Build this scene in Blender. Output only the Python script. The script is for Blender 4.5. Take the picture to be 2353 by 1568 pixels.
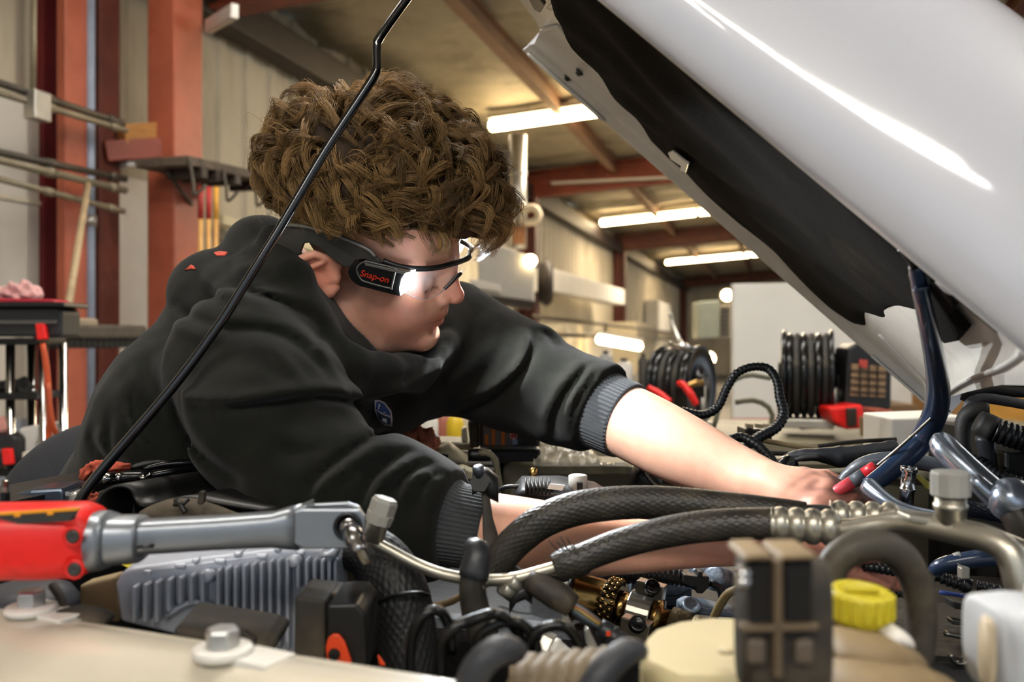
import bpy, bmesh, math, random
import numpy as np
from mathutils import Vector, Matrix, Euler

# ------------------------------------------------------------------ camera, world, light, exposure
FPX, CX, CY, CAMH = 2100.0, 1176.5, 784.0, 1.30
sc = bpy.context.scene
for o in list(bpy.data.objects):
    bpy.data.objects.remove(o)
C = sc.collection
cam_d = bpy.data.cameras.new('camera'); cam = bpy.data.objects.new('camera', cam_d); C.objects.link(cam)
cam.location = (0, 0, CAMH); cam.rotation_euler = (math.pi/2, 0, 0)
cam_d.sensor_width = 36.0; cam_d.lens = FPX/2353.0*36.0
cam_d.clip_start = 0.02; cam_d.clip_end = 120
cam_d.dof.use_dof = True; cam_d.dof.focus_distance = 0.96; cam_d.dof.aperture_fstop = 5.6
sc.camera = cam
sc.view_settings.view_transform = 'Standard'; sc.view_settings.look = 'None'
sc.view_settings.gamma = 1.0; sc.view_settings.exposure = 0.18; sc.view_settings.use_curve_mapping = False
wd = bpy.data.worlds.new('daylight'); sc.world = wd; wd.use_nodes = True
wd.node_tree.nodes['Background'].inputs[0].default_value = (0.80, 0.90, 1.0, 1)
wd.node_tree.nodes['Background'].inputs[1].default_value = 0.75
sc.cycles.max_bounces = 5; sc.cycles.diffuse_bounces = 2; sc.cycles.glossy_bounces = 2; sc.cycles.transmission_bounces = 4; sc.cycles.transparent_max_bounces = 8
sc.cycles.use_adaptive_sampling = True; sc.cycles.adaptive_threshold = 0.05
sc.cycles.sample_clamp_indirect = 3.0
sc.cycles.caustics_reflective = False; sc.cycles.caustics_refractive = False

# wall frame of the garage: WD runs along the wall (away), WN points off the wall into the room
TH = math.atan(604.0/2100.0)
WD = np.array([math.sin(TH), math.cos(TH), 0.0]); WN = np.array([math.cos(TH), -math.sin(TH), 0.0])
WALL_D = 3.4
UP = np.array([0, 0, 1.0])

def P(px, py, d):
    return np.array([(px-CX)/FPX*d, d, CAMH-(py-CY)/FPX*d])
def R(px, d):
    return px/FPX*d
def WP(px, py, off=0.0):
    r = np.array([(px-CX)/FPX, 1.0, -(py-CY)/FPX])
    t = -(WALL_D-off)/float(r@WN)
    return np.array([0, 0, CAMH])+r*t
def W3(s, off, z):
    """point from wall coordinates: s along the wall, off out of the wall, z height"""
    return -WALL_D*WN+s*WD+off*WN+z*UP
def SO(p):
    return float(p@WD), float(p@WN)+WALL_D, float(p[2])

# ------------------------------------------------------------------ materials
def lin(c):
    if isinstance(c, str):
        c = [int(c[i:i+2], 16)/255 for i in (0, 2, 4)]
    return [x/12.92 if x <= 0.04045 else ((x+0.055)/1.055)**2.4 for x in c]
MATS = {}
def M(name, col, rough=0.5, metal=0.0, var=0.12, scale=18.0, col2=None, mix2=0.5, sharp=0.12, bump=0.0, bscale=80.0,
      coat=0.0, trans=0.0, ior=1.45, alpha=1.0, emit=None, estr=0.0, sss=0.0, stretch=None, rvar=0.0, spec=0.5, sheen=0.0, attr=None, wave=None):
    """principled material with noise colour variation, an optional second colour in noise patches, and fine relief"""
    if name in MATS: return MATS[name]
    m = bpy.data.materials.new(name); m.use_nodes = True; nt = m.node_tree; N = nt.nodes; L = nt.links
    b = N['Principled BSDF']
    c = lin(col)
    tc = N.new('ShaderNodeTexCoord'); mp = N.new('ShaderNodeMapping')
    L.new(tc.outputs['Object'], mp.inputs[0])
    if stretch: mp.inputs['Scale'].default_value = stretch
    nz = N.new('ShaderNodeTexNoise'); nz.inputs['Scale'].default_value = scale; nz.inputs['Detail'].default_value = 3.0
    nz.inputs['Roughness'].default_value = 0.62
    L.new(mp.outputs[0], nz.inputs['Vector'])
    rp = N.new('ShaderNodeValToRGB'); rp.color_ramp.elements[0].position = 0.3; rp.color_ramp.elements[1].position = 0.7
    lo = [x*(1-var) for x in c]; hi = [min(1, x*(1+var)) for x in c]
    rp.color_ramp.elements[0].color = (*lo, 1); rp.color_ramp.elements[1].color = (*hi, 1)
    L.new(nz.outputs['Fac'], rp.inputs[0]); out = rp.outputs[0]
    if attr:
        at = N.new('ShaderNodeAttribute'); at.attribute_name = attr
        mx = N.new('ShaderNodeMix'); mx.data_type = 'RGBA'; mx.blend_type = 'MULTIPLY'; mx.inputs[0].default_value = 1.0
        L.new(out, mx.inputs[6]); L.new(at.outputs['Color'], mx.inputs[7]); out = mx.outputs[2]
    if col2 is not None:
        n2 = N.new('ShaderNodeTexNoise'); n2.inputs['Scale'].default_value = scale*0.55; n2.inputs['Detail'].default_value = 4.0
        n2.inputs['Roughness'].default_value = 0.7
        L.new(mp.outputs[0], n2.inputs['Vector'])
        r2 = N.new('ShaderNodeValToRGB'); r2.color_ramp.elements[0].position = max(0, mix2-sharp); r2.color_ramp.elements[1].position = min(1, mix2+sharp)
        L.new(n2.outputs['Fac'], r2.inputs[0])
        mx = N.new('ShaderNodeMix'); mx.data_type = 'RGBA'
        L.new(r2.outputs[0], mx.inputs[0]); L.new(out, mx.inputs[6]); mx.inputs[7].default_value = (*lin(col2), 1)
        out = mx.outputs[2]
    L.new(out, b.inputs['Base Color'])
    b.inputs['Roughness'].default_value = rough; b.inputs['Metallic'].default_value = metal
    b.inputs['Coat Weight'].default_value = coat; b.inputs['Coat Roughness'].default_value = 0.06
    b.inputs['Transmission Weight'].default_value = trans; b.inputs['IOR'].default_value = ior
    b.inputs['Alpha'].default_value = alpha; b.inputs['Specular IOR Level'].default_value = spec
    if sheen: b.inputs['Sheen Weight'].default_value = sheen; b.inputs['Sheen Roughness'].default_value = 0.5
    if sss:
        b.inputs['Subsurface Weight'].default_value = sss; b.inputs['Subsurface Radius'].default_value = (0.012, 0.005, 0.003)
        b.inputs['Subsurface Scale'].default_value = 0.6
    if rvar:
        mr = N.new('ShaderNodeMapRange'); mr.inputs['To Min'].default_value = max(0, rough-rvar); mr.inputs['To Max'].default_value = min(1, rough+rvar)
        mr.inputs['From Min'].default_value = 0.3; mr.inputs['From Max'].default_value = 0.7
        L.new(nz.outputs['Fac'], mr.inputs['Value']); L.new(mr.outputs[0], b.inputs['Roughness'])
    if bump:
        nb = N.new('ShaderNodeTexNoise'); nb.inputs['Scale'].default_value = bscale; nb.inputs['Detail'].default_value = 1.5
        L.new(mp.outputs[0], nb.inputs['Vector'])
        bp = N.new('ShaderNodeBump'); bp.inputs['Strength'].default_value = bump; bp.inputs['Distance'].default_value = 0.002
        L.new(nb.outputs['Fac'], bp.inputs['Height']); L.new(bp.outputs[0], b.inputs['Normal'])
    if emit is not None:
        m.cycles.emission_sampling = 'NONE'      # the lamp objects inside each fixture carry its light
        b.inputs['Emission Color'].default_value = (*lin(emit), 1); b.inputs['Emission Strength'].default_value = estr
    MATS[name] = m
    return m

# ------------------------------------------------------------------ mesh building
WO = {}          # world origin of every object made here
def crom(pts, n=8, closed=False):
    """Catmull-Rom through the points (rows may carry extra columns such as a radius)"""
    p = np.array(pts, float)
    if len(p) < 3: 
        t = np.linspace(0, 1, n+1)[:, None]
        return p[0]*(1-t)+p[-1]*t
    q = np.vstack([p[-1:], p, p[:2]]) if closed else np.vstack([2*p[0]-p[1], p, 2*p[-1]-p[-2]])
    out = []
    m = len(p) if closed else len(p)-1
    for i in range(m):
        a, b, c, d = q[i], q[i+1], q[i+2], q[i+3]
        for k in range(n):
            t = k/n
            out.append(0.5*((2*b)+(-a+c)*t+(2*a-5*b+4*c-d)*t*t+(-a+3*b-3*c+d)*t**3))
    if not closed: out.append(p[-1])
    return np.array(out)
def frames(pts):
    pts = np.array(pts, float); n = len(pts)
    tg = np.gradient(pts, axis=0); tg /= np.linalg.norm(tg, axis=1)[:, None]+1e-12
    ref = np.array([0, 0, 1.0]) if abs(tg[0][2]) < 0.9 else np.array([0, 1.0, 0])
    u = np.cross(tg[0], ref); u /= np.linalg.norm(u)
    U = [u]
    for i in range(1, n):
        u = u-tg[i]*(u@tg[i]); u /= np.linalg.norm(u)+1e-12
        U.append(u)
    U = np.array(U); V = np.cross(tg, U)
    return tg, U, V
class MB:
    def __init__(s): s.v = []; s.f = []; s.n = 0; s.sm = []
    def add(s, verts, faces, smooth=True):
        verts = np.asarray(verts, float).reshape(-1, 3)
        s.v.append(verts); o = s.n
        for f in faces:
            s.f.append([i+o for i in f]); s.sm.append(smooth)
        s.n += len(verts); return s
    def tube(s, pts, r, seg=14, caps=True, ell=None, smooth=True, rib=None, closed=False):
        """swept tube; r scalar or list; ell=(ku,kv) squash; rib=(count,amp) lengthwise ribs"""
        pts = np.array(pts, float); n = len(pts)
        r = np.full(n, r, float) if np.isscalar(r) else np.array(r, float)
        tg, U, V = frames(pts)
        a = np.linspace(0, 2*math.pi, seg, endpoint=False)
        k = np.ones(seg) if rib is None else 1+rib[1]*np.cos(a*rib[0])
        ku, kv = ell or (1, 1)
        vs = pts[:, None, :]+(U[:, None, :]*(ku*k*np.cos(a))[None, :, None]+V[:, None, :]*(kv*k*np.sin(a))[None, :, None])*r[:, None, None]
        fs = []
        for i in range(n-1+(1 if closed else 0)):
            i2 = (i+1) % n
            for j in range(seg):
                j2 = (j+1) % seg
                fs.append([i*seg+j, i*seg+j2, i2*seg+j2, i2*seg+j])
        if caps and not closed:
            fs.append(list(range(seg))[::-1]); fs.append([(n-1)*seg+j for j in range(seg)])
        return s.add(vs.reshape(-1, 3), fs, smooth)
    def box(s, c, size, ax=None, smooth=False):
        ax = np.eye(3) if ax is None else np.array(ax, float)
        c = np.array(c, float); h = np.array(size, float)/2
        vs = [c+ax[0]*h[0]*i+ax[1]*h[1]*j+ax[2]*h[2]*k for k in (-1, 1) for j in (-1, 1) for i in (-1, 1)]
        return s.add(vs, [[0, 2, 3, 1], [4, 5, 7, 6], [0, 1, 5, 4], [2, 6, 7, 3], [0, 4, 6, 2], [1, 3, 7, 5]], smooth)
    def prism(s, poly, ext, smooth=False):
        """polygon of 3D points extruded by a vector"""
        p = np.array(poly, float); n = len(p); q = p+np.array(ext, float)
        fs = [list(range(n))[::-1], [n+i for i in range(n)]]+[[i, (i+1) % n, n+(i+1) % n, n+i] for i in range(n)]
        return s.add(np.vstack([p, q]), fs, smooth)
    def lathe(s, prof, o, ax, seg=24, smooth=True, ref=None, sx=1.0):
        """profile [(distance along axis, radius)...] turned about the axis through o"""
        ax = np.array(ax, float); ax /= np.linalg.norm(ax)
        ref = np.array(ref if ref is not None else ([0, 0, 1] if abs(ax[2]) < 0.9 else [0, 1, 0]), float)
        u = np.cross(ax, ref); u /= np.linalg.norm(u); v = np.cross(ax, u)
        a = np.linspace(0, 2*math.pi, seg, endpoint=False)
        pr = np.array(prof, float); n = len(pr)
        vs = np.array(o)+pr[:, 0][:, None, None]*ax+pr[:, 1][:, None, None]*(u*np.cos(a)[:, None]+v*np.sin(a)[:, None])[None]
        fs = []
        for i in range(n-1):
            for j in range(seg):
                j2 = (j+1) % seg
                fs.append([i*seg+j, i*seg+j2, (i+1)*seg+j2, (i+1)*seg+j])
        if pr[0, 1] > 1e-6: fs.append(list(range(seg))[::-1])
        if pr[-1, 1] > 1e-6: fs.append([(n-1)*seg+j for j in range(seg)])
        return s.add(vs.reshape(-1, 3), fs, smooth)
    def grid(s, G, smooth=True, closed_u=False):
        G = np.array(G, float); a, b = G.shape[:2]
        fs = []
        for i in range(a-1+(1 if closed_u else 0)):
            i2 = (i+1) % a
            for j in range(b-1):
                fs.append([i*b+j, i*b+j+1, i2*b+j+1, i2*b+j])
        return s.add(G.reshape(-1, 3), fs, smooth)
    def build(s, name, mat, parent=None, bevel=0.0, seg=2, sub=0, solid=0.0, angle=0.6, attrs=None, wn=False):
        V = np.vstack(s.v)
        c = (V.min(0)+V.max(0))/2
        c[2] = V[:, 2].min()
        me = bpy.data.meshes.new(name)
        me.from_pydata((V-c).tolist(), [], s.f)
        me.update()
        me.polygons.foreach_set('use_smooth', np.array(s.sm, bool))
        bm = bmesh.new(); bm.from_mesh(me); bmesh.ops.recalc_face_normals(bm, faces=bm.faces); bm.to_mesh(me); bm.free()
        if attrs is not None:
            at = me.attributes.new('Col', 'FLOAT_COLOR', 'POINT')
            at.data.foreach_set('color', np.hstack([attrs, np.ones((len(attrs), 1))]).astype(np.float32).ravel())
        return finish(name, me, c, mat, parent, bevel, seg, sub, solid, angle)
def finish(name, me, c, mat, parent=None, bevel=0.0, seg=2, sub=0, solid=0.0, angle=0.6):
    ob = bpy.data.objects.new(name, me); C.objects.link(ob)
    mm = mat if isinstance(mat, (list, tuple)) else [mat]
    for x in mm: me.materials.append(x)
    if parent is not None:
        ob.parent = parent; ob.location = Vector(c)-Vector(WO[parent.name])
    else: ob.location = Vector(c)
    WO[ob.name] = np.array(c, float)
    if solid: 
        md = ob.modifiers.new('solid', 'SOLIDIFY'); md.thickness = solid; md.offset = 0
    if sub:
        md = ob.modifiers.new('sub', 'SUBSURF'); md.levels = sub; md.render_levels = sub
    if bevel:
        md = ob.modifiers.new('bevel', 'BEVEL'); md.width = bevel; md.segments = seg; md.limit_method = 'ANGLE'; md.angle_limit = angle
        md.harden_normals = False
    return ob
def tag(o, label, cat, group=None, kind=None):
    if label: o['label'] = label
    if cat: o['category'] = cat
    if group: o['group'] = group
    if kind: o['kind'] = kind
    return o
def thing(name, label, cat, base, group=None, kind=None):
    o = bpy.data.objects.new(name, None); C.objects.link(o)
    o.location = Vector(base); o.empty_display_size = 0.05; WO[o.name] = np.array(base, float)
    return tag(o, label, cat, group, kind)
def dup(o, parent, delta):
    """copy of one object shifted by a world vector"""
    c = o.copy(); C.objects.link(c)
    c.parent = parent
    w = WO[o.name]+np.array(delta)
    c.location = Vector(w)-(Vector(WO[parent.name]) if parent is not None else Vector((0, 0, 0)))
    WO[c.name] = w
    return c
def struct(o):
    o['kind'] = 'structure'; return o
def PX(rows):
    """rows of (px,py,d) or (px,py,d,r_px) -> world points (and radii in metres)"""
    a = np.array(rows, float)
    pts = np.array([P(*r[:3]) for r in a])
    if a.shape[1] > 3: return pts, np.array([R(r[3], r[2]) for r in a])
    return pts
def pxtube(rows, n=8, seg=14, **kw):
    a = crom(rows, n)
    pts, rr = PX(a)
    return MB().tube(pts, rr, seg, **kw)
def slab(px_poly, d, thick, tilt=(0, 0, 0)):
    """an outline seen at distance d (or with its own distances), given thickness away from the viewer"""
    pts = [P(q[0], q[1], q[2] if len(q) > 2 else d) for q in px_poly]
    return MB().prism(pts, (tilt[0], thick, tilt[2]))
def rot_ax(fwd, up=(0, 0, 1)):
    f = np.array(fwd, float); f /= np.linalg.norm(f)
    u = np.array(up, float)
    if abs(f@u) > .98*np.linalg.norm(u): u = np.array([WN[0], WN[1], 0.0])
    u -= f*(u@f); u /= np.linalg.norm(u)
    return np.array([f, np.cross(u, f), u])
def hexbolt(o, ax, r, h, mat, parent, name='bolt', washer=0.0):
    mb = MB()
    if washer: mb.lathe([(0, washer), (h*0.22, washer), (h*0.25, washer*0.9)], o, ax, 20, smooth=False)
    mb.lathe([(0, r), (h*0.85, r), (h, r*0.86)], o, ax, 6, smooth=False)
    return mb.build(name, mat, parent, bevel=r*0.06)

# ------------------------------------------------------------------ soft volumes turned into skin (surface nets)
def smin(a, b, k):
    h = np.clip(0.5+0.5*(b-a)/k, 0, 1)
    return b+(a-b)*h-k*h*(1-h)
def smax(a, b, k): return -smin(-a, -b, k)
def s_cone(p, a, b, ra, rb):
    a = np.asarray(a, float); b = np.asarray(b, float); ab = b-a
    t = np.clip(((p-a)@ab)/(ab@ab+1e-12), 0, 1)
    return np.linalg.norm(p-a-t[:, None]*ab, axis=1)-(ra+(rb-ra)*t)
def s_chain(p, pts, rr, k=0.0):
    d = None
    for i in range(len(pts)-1):
        e = s_cone(p, pts[i], pts[i+1], rr[i], rr[i+1])
        d = e if d is None else (smin(d, e, k) if k else np.minimum(d, e))
    return d
def s_ell(p, c, r, ax=None):
    q = p-np.asarray(c, float)
    if ax is not None: q = q@np.asarray(ax, float).T
    r = np.asarray(r, float)
    k0 = np.linalg.norm(q/r, axis=1); k1 = np.linalg.norm(q/(r*r), axis=1)
    return np.where(k1 > 1e-9, k0*(k0-1)/np.maximum(k1, 1e-9), -r.min())
def nets(f, lo, hi, h, refine=1):
    lo = np.array(lo, float); hi = np.array(hi, float)
    B = 4
    nc = np.ceil((hi-lo)/(h*B)).astype(int)+1
    def ev(ix):
        P_ = lo+ix*h
        out = np.empty(len(P_))
        for i in range(0, len(P_), 400000): out[i:i+400000] = f(P_[i:i+400000])
        return out
    gi = np.stack(np.meshgrid(*[np.arange(n) for n in nc], indexing='ij'), -1).reshape(-1, 3)
    cv = ev(gi*B+(B-1)/2.0)
    act = np.abs(cv) < h*B*1.35
    n = nc*B
    F_ = np.repeat(np.repeat(np.repeat(cv.reshape(nc), B, 0), B, 1), B, 2)
    sub = np.stack(np.meshgrid(*[np.arange(B)]*3, indexing='ij'), -1).reshape(-1, 3)
    ids = (gi[act][:, None, :]*B+sub[None]).reshape(-1, 3)
    F_[ids[:, 0], ids[:, 1], ids[:, 2]] = ev(ids.astype(float))
    S = F_ < 0
    cnt = np.zeros(n-1); pos = np.zeros((*(n-1), 3))
    for axn in range(3):
        sl0 = [slice(None)]*3; sl1 = [slice(None)]*3
        sl0[axn] = slice(0, -1); sl1[axn] = slice(1, None)
        a = F_[tuple(sl0)]; b = F_[tuple(sl1)]
        ch = (a < 0) != (b < 0)
        I = np.argwhere(ch)
        if len(I) == 0: continue
        t = a[ch]/(a[ch]-b[ch])
        pt = I.astype(float); pt[:, axn] += t
        o = [q for q in range(3) if q != axn]
        for da in (0, -1):
            for db in (0, -1):
                J = I.copy(); J[:, o[0]] += da; J[:, o[1]] += db
                ok = np.all((J >= 0) & (J < n-1), axis=1)
                J = J[ok]
                np.add.at(cnt, tuple(J.T), 1); np.add.at(pos, tuple(J.T), pt[ok])
    cells = np.argwhere(cnt > 0)
    idx = -np.ones(n-1, int); idx[tuple(cells.T)] = np.arange(len(cells))
    V = lo+(pos[tuple(cells.T)]/cnt[tuple(cells.T)][:, None])*h
    faces = []
    for axn in range(3):
        sl0 = [slice(None)]*3; sl1 = [slice(None)]*3
        sl0[axn] = slice(0, -1); sl1[axn] = slice(1, None)
        a = S[tuple(sl0)]; b = S[tuple(sl1)]
        I = np.argwhere(a != b); fl = a[a != b]
        o = [q for q in range(3) if q != axn]
        ok = np.all(I[:, o] >= 1, axis=1) & np.all(I[:, o] < (n-1)[o], axis=1) & (I[:, axn] < n[axn]-1)
        I = I[ok]; fl = fl[ok]
        def cell(da, db):
            J = I.copy(); J[:, o[0]] += da; J[:, o[1]] += db
            return idx[tuple(J.T)]
        q = np.stack([cell(-1, -1), cell(0, -1), cell(0, 0), cell(-1, 0)], 1)
        if axn == 1: fl = ~fl
        q[~fl] = q[~fl][:, ::-1]
        q = q[np.all(q >= 0, axis=1)]
        faces.append(q)
    Q = np.vstack(faces)
    for _ in range(refine):
        e = h*0.4; v0 = f(V)
        g = np.stack([f(V+np.eye(3)[i]*e)-f(V-np.eye(3)[i]*e) for i in range(3)], 1)/(2*e)
        gl = np.linalg.norm(g, axis=1)[:, None]+1e-6
        step = np.clip(v0[:, None]/gl, -h, h)*g/gl
        V = V-step
    return V, Q
def lap(V, Q, it=4, lam=.5):
    n = len(V)
    a = np.concatenate([Q[:, 0], Q[:, 1], Q[:, 2], Q[:, 3]]); b = np.concatenate([Q[:, 1], Q[:, 2], Q[:, 3], Q[:, 0]])
    cnt = np.bincount(a, minlength=n)+np.bincount(b, minlength=n)
    for _ in range(it):
        S = np.stack([np.bincount(a, V[b, k], n)+np.bincount(b, V[a, k], n) for k in range(3)], 1)/np.maximum(cnt, 1)[:, None]
        V = V+lam*(S-V)
    return V
def mesh_from(V, Q, name, mat, parent=None, attrs=None):
    c = (V.min(0)+V.max(0))/2; c[2] = V[:, 2].min()
    me = bpy.data.meshes.new(name)
    me.vertices.add(len(V)); me.vertices.foreach_set('co', (V-c).astype(np.float32).ravel())
    me.loops.add(Q.size); me.loops.foreach_set('vertex_index', Q.astype(np.int32).ravel())
    me.polygons.add(len(Q)); me.polygons.foreach_set('loop_start', np.arange(0, Q.size, 4, dtype=np.int32))
    me.polygons.foreach_set('use_smooth', np.ones(len(Q), bool))
    me.update(calc_edges=True); me.validate()
    if attrs is not None:
        at = me.attributes.new('Col', 'FLOAT_COLOR', 'POINT')
        at.data.foreach_set('color', np.hstack([attrs, np.ones((len(attrs), 1))]).astype(np.float32).ravel())
    return finish(name, me, c, mat, parent)
def topx(p):
    """world points -> photograph pixels"""
    d = p[:, 1]
    return np.stack([CX+p[:, 0]/d*FPX, CY-(p[:, 2]-CAMH)/d*FPX], 1)
def poly_dist(q, poly):
    """distance (signed by side) from 2D points to a polyline"""
    poly = np.array(poly, float); best = np.full(len(q), 1e9); sg = np.ones(len(q)); tt = np.zeros(len(q)); L = len(poly)-1
    for i in range(L):
        a, b = poly[i], poly[i+1]; ab = b-a
        t = np.clip(((q-a)@ab)/(ab@ab), 0, 1); v = q-a-t[:, None]*ab
        d = np.hypot(v[:, 0], v[:, 1]); m = d < best
        best = np.where(m, d, best); cr = ab[0]*(q[:, 1]-a[1])-ab[1]*(q[:, 0]-a[0])
        sg = np.where(m, np.sign(cr), sg); tt = np.where(m, (i+t)/L, tt)
    return best, sg, tt
# ------------------------------------------------------------------ garage shell
AXW = np.array([WD, WN, UP])            # along wall, off wall, up
m_wall = M('wall_sheet', 'd8d0be', 0.7, var=0.10, scale=3, col2='a39780', mix2=0.66, bump=0.1, stretch=(1, 1, 0.25))
m_wallhi = M('wall_sheet_upper', 'c4b9a0', 0.75, var=0.14, scale=2.5, col2='8b7f68', mix2=0.62, bump=0.15, stretch=(1, 1, 0.25))
m_ceil = M('roof_blanket', 'bfb69f', 0.65, var=0.18, scale=2.2, col2='867c66', mix2=0.60, bump=0.3, bscale=9)
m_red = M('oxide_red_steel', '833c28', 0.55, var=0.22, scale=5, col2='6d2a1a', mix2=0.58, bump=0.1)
m_orangered = M('orange_red_steel', 'a8583f', 0.5, var=0.12, scale=5, col2='8f4028', mix2=0.66)  # orange-red steel colour of the post and one column flange
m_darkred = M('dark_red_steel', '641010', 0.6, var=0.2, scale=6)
m_brown = M('brown_steel', '55261a', 0.55, var=0.3, scale=5, col2='7b4a36', mix2=0.66)
m_purlin = M('tan_purlin', '96745a', 0.6, var=0.15, scale=4)
m_dark = M('dark_steel', '2b211a', 0.6, var=0.3, scale=4)
m_conc = M('concrete_floor', '77726a', 0.75, var=0.2, scale=3, bump=0.2)
m_tube = M('tube_light', 'fff4dc', 0.4, var=0.0, emit='ffdba0', estr=26.0)
m_tubec = M('tube_light_neutral', 'fffaf0', 0.4, var=0.0, emit='fff4e4', estr=22.0)
m_whiteenamel = M('white_enamel', 'd9d5cb', 0.45, var=0.06, scale=4)
m_galv = M('galvanised', 'b9b5aa', 0.38, metal=0.75, var=0.15, scale=8)
m_conduit = M('conduit', '80755f', 0.5, metal=0.2, var=0.2, scale=12)
m_conduitd = M('conduit_dark', '453d32', 0.5, metal=0.2, var=0.25, scale=12)

Z_ROOF, SLOPE = 3.65, 0.07
def zr(off): return Z_ROOF+SLOPE*off
# floor
g = MB(); g.box(W3(14, 6.5, -0.05), (48, 22, 0.1), AXW)
fl = struct(g.build('floor', m_conc))
# left wall: ribbed sheet metal
def ribbed(s0, s1, z0, z1, pitch, depth, off=0.0):
    xs = []
    s = s0
    while s < s1:
        xs += [(s, 0), (s+pitch*0.62, 0), (s+pitch*0.70, depth), (s+pitch*0.90, depth)]
        s += pitch
    front = [[W3(a, off+b, z0), W3(a, off+b, z1)] for a, b in xs]
    g = MB(); g.grid(front, smooth=False)
    back = [[W3(a, off-0.05, z0), W3(a, off-0.05, z1)] for a, b in (xs[0], xs[-1])]
    g.grid(back, smooth=False)
    return g
wl = struct(ribbed(-4, 36, 0, 1.32, 0.305, 0.022).build('wall_left', m_wall))
wu = struct(ribbed(-4, 36, 1.32, Z_ROOF, 0.305, 0.022).build('wall_left', m_wallhi, None))
# far wall
g = MB(); g.box(W3(36.1, 6.5, 2.2), (0.2, 13, 4.6), AXW); struct(g.build('wall_back', m_wallhi))
# roof sheet with shallow corrugation running down the slope
xs = np.arange(-4, 36.2, 0.4)
G = []
for i, s in enumerate(xs):
    dz = 0.03*math.sin(i*2.1)+0.03*(i % 2)
    G.append([W3(s, o, zr(o)+dz+0.02*math.sin(s*1.7+o*2.3)) for o in np.linspace(-0.05, 13, 28)])
g = MB(); g.grid(G)
struct(g.build('ceiling', m_ceil, solid=0.04))
# eave strut and purlins
def beam_box(name, a, b, wdt, hgt, mat, n_=None):
    a = np.array(a); b = np.array(b); L = np.linalg.norm(b-a)
    g = MB()
    ax = rot_ax(b-a)
    c = (a+b)/2
    t = min(wdt, hgt)*0.12
    g.box(c+ax[2]*(hgt/2-t/2), (L, wdt, t), ax); g.box(c-ax[2]*(hgt/2-t/2), (L, wdt, t), ax); g.box(c, (L, t, hgt-2*t), ax)
    return struct(g.build(name, mat, bevel=0.004))
def solid_beam(name, a, b, wdt, hgt, mat):
    a = np.array(a); b = np.array(b)
    g = MB(); g.box((a+b)/2, (np.linalg.norm(b-a), wdt, hgt), rot_ax(b-a))
    return struct(g.build(name, mat, bevel=0.006))
solid_beam('beam_eave', W3(-3, 0.14, 3.33), W3(36, 0.14, 3.33), 0.16, 0.22, m_dark)
for k, o in enumerate((1.35, 2.6, 3.9, 5.2, 6.5, 7.8)):
    beam_box('beam_purlin', W3(-3, o, zr(o)-0.12), W3(36, o, zr(o)-0.12), 0.10, 0.17, m_purlin if k == 0 else m_brown)
def s_of(px, off=0.0): return SO(WP(px, 700, off))[0]
# rafters across and their wall columns
rafters = [(s_of(430), m_red), (s_of(1190), m_red), (s_of(1408), m_brown), (s_of(1560), m_brown), (s_of(1640), m_brown)]
for s, mt in rafters:
    beam_box('beam_rafter', W3(s, 0.05, 3.42), W3(s, 12.8, 3.42+SLOPE*12.8), 0.2, 0.36, mt)
for s, mt in rafters[1:]:
    beam_box('column_steel', W3(s, 0.16, 0.0), W3(s, 0.16, 3.3), 0.26, 0.24, m_brown)
# white bottom flange strip on the second rafter
g = MB(); g.box(W3(rafters[1][0]-0.02, 3.0, 3.22+SLOPE*3.0), (0.24, 5.0, 0.03), AXW); struct(g.build('trim_rafter', m_whiteenamel))
# left bay: pair of wall columns, pipe between
def wall_post(name, px0, px1, off, dep, z0, z1, mat):
    s0 = SO(WP(px0, 700, off))[0]; s1 = SO(WP(px1, 700, off))[0]
    g = MB(); g.box(W3((s0+s1)/2, off-dep/2, (z0+z1)/2), (abs(s1-s0), dep, z1-z0), AXW)
    return struct(g.build(name, mat, bevel=0.006))
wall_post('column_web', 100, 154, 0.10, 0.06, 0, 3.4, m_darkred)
wall_post('column_flange', 150, 203, 0.30, 0.05, 0, 3.4, m_orangered)
wall_post('column_flange', 229, 276, 0.26, 0.10, 0, 3.4, m_brown)
wall_post('column_flange', 214, 230, 0.16, 0.08, 0, 3.4, m_dark)
po = thing('drain_pipe', 'blue-grey vertical pipe between the two red wall columns', 'pipe', WP(207, 1100, 0.3))
a = WP(207, -200, 0.30); b = WP(207, 1150, 0.30)
MB().tube([a, b], 0.022, 14).build('pipe_run', M('bluegrey_pipe', '8d97a6', 0.4, var=0.1), po)
MB().lathe([(0, 0.03), (0.05, 0.03)], WP(207, 520, 0.30), (0, 0, 1)).build('coupling', m_galv, po)
# free standing red post with its cross pieces
s0, s1 = SO(WP(400, 700, 0.5))[0], SO(WP(466, 700, 0.5))[0]
g = MB(); g.box(W3((s0+s1)/2, 0.42, 1.75), (s1-s0, 0.16, 3.5), AXW)
struct(g.build('column_post', m_orangered, bevel=0.008))
solid_beam('beam_cross', WP(238, 350, 0.25), WP(412, 338, 0.45), 0.08, 0.10, m_red)
pk = MB(); a, b = WP(278, 312, 0.30), WP(408, 300, 0.42)
pk.box((a+b)/2, (np.linalg.norm(b-a), 0.07, 0.10), rot_ax(b-a))
tag(pk.build('timber_block', M('raw_timber', 'a06c33', 0.7, var=0.2, scale=8, stretch=(0.3, 1, 4)), bevel=0.006), 'short amber timber lying on the red cross beam', 'timber')
# knee brace at the top of the post
solid_beam('beam_brace', WP(478, 62, 0.55), WP(540, 25, 0.9), 0.04, 0.07, m_whiteenamel)
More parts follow.
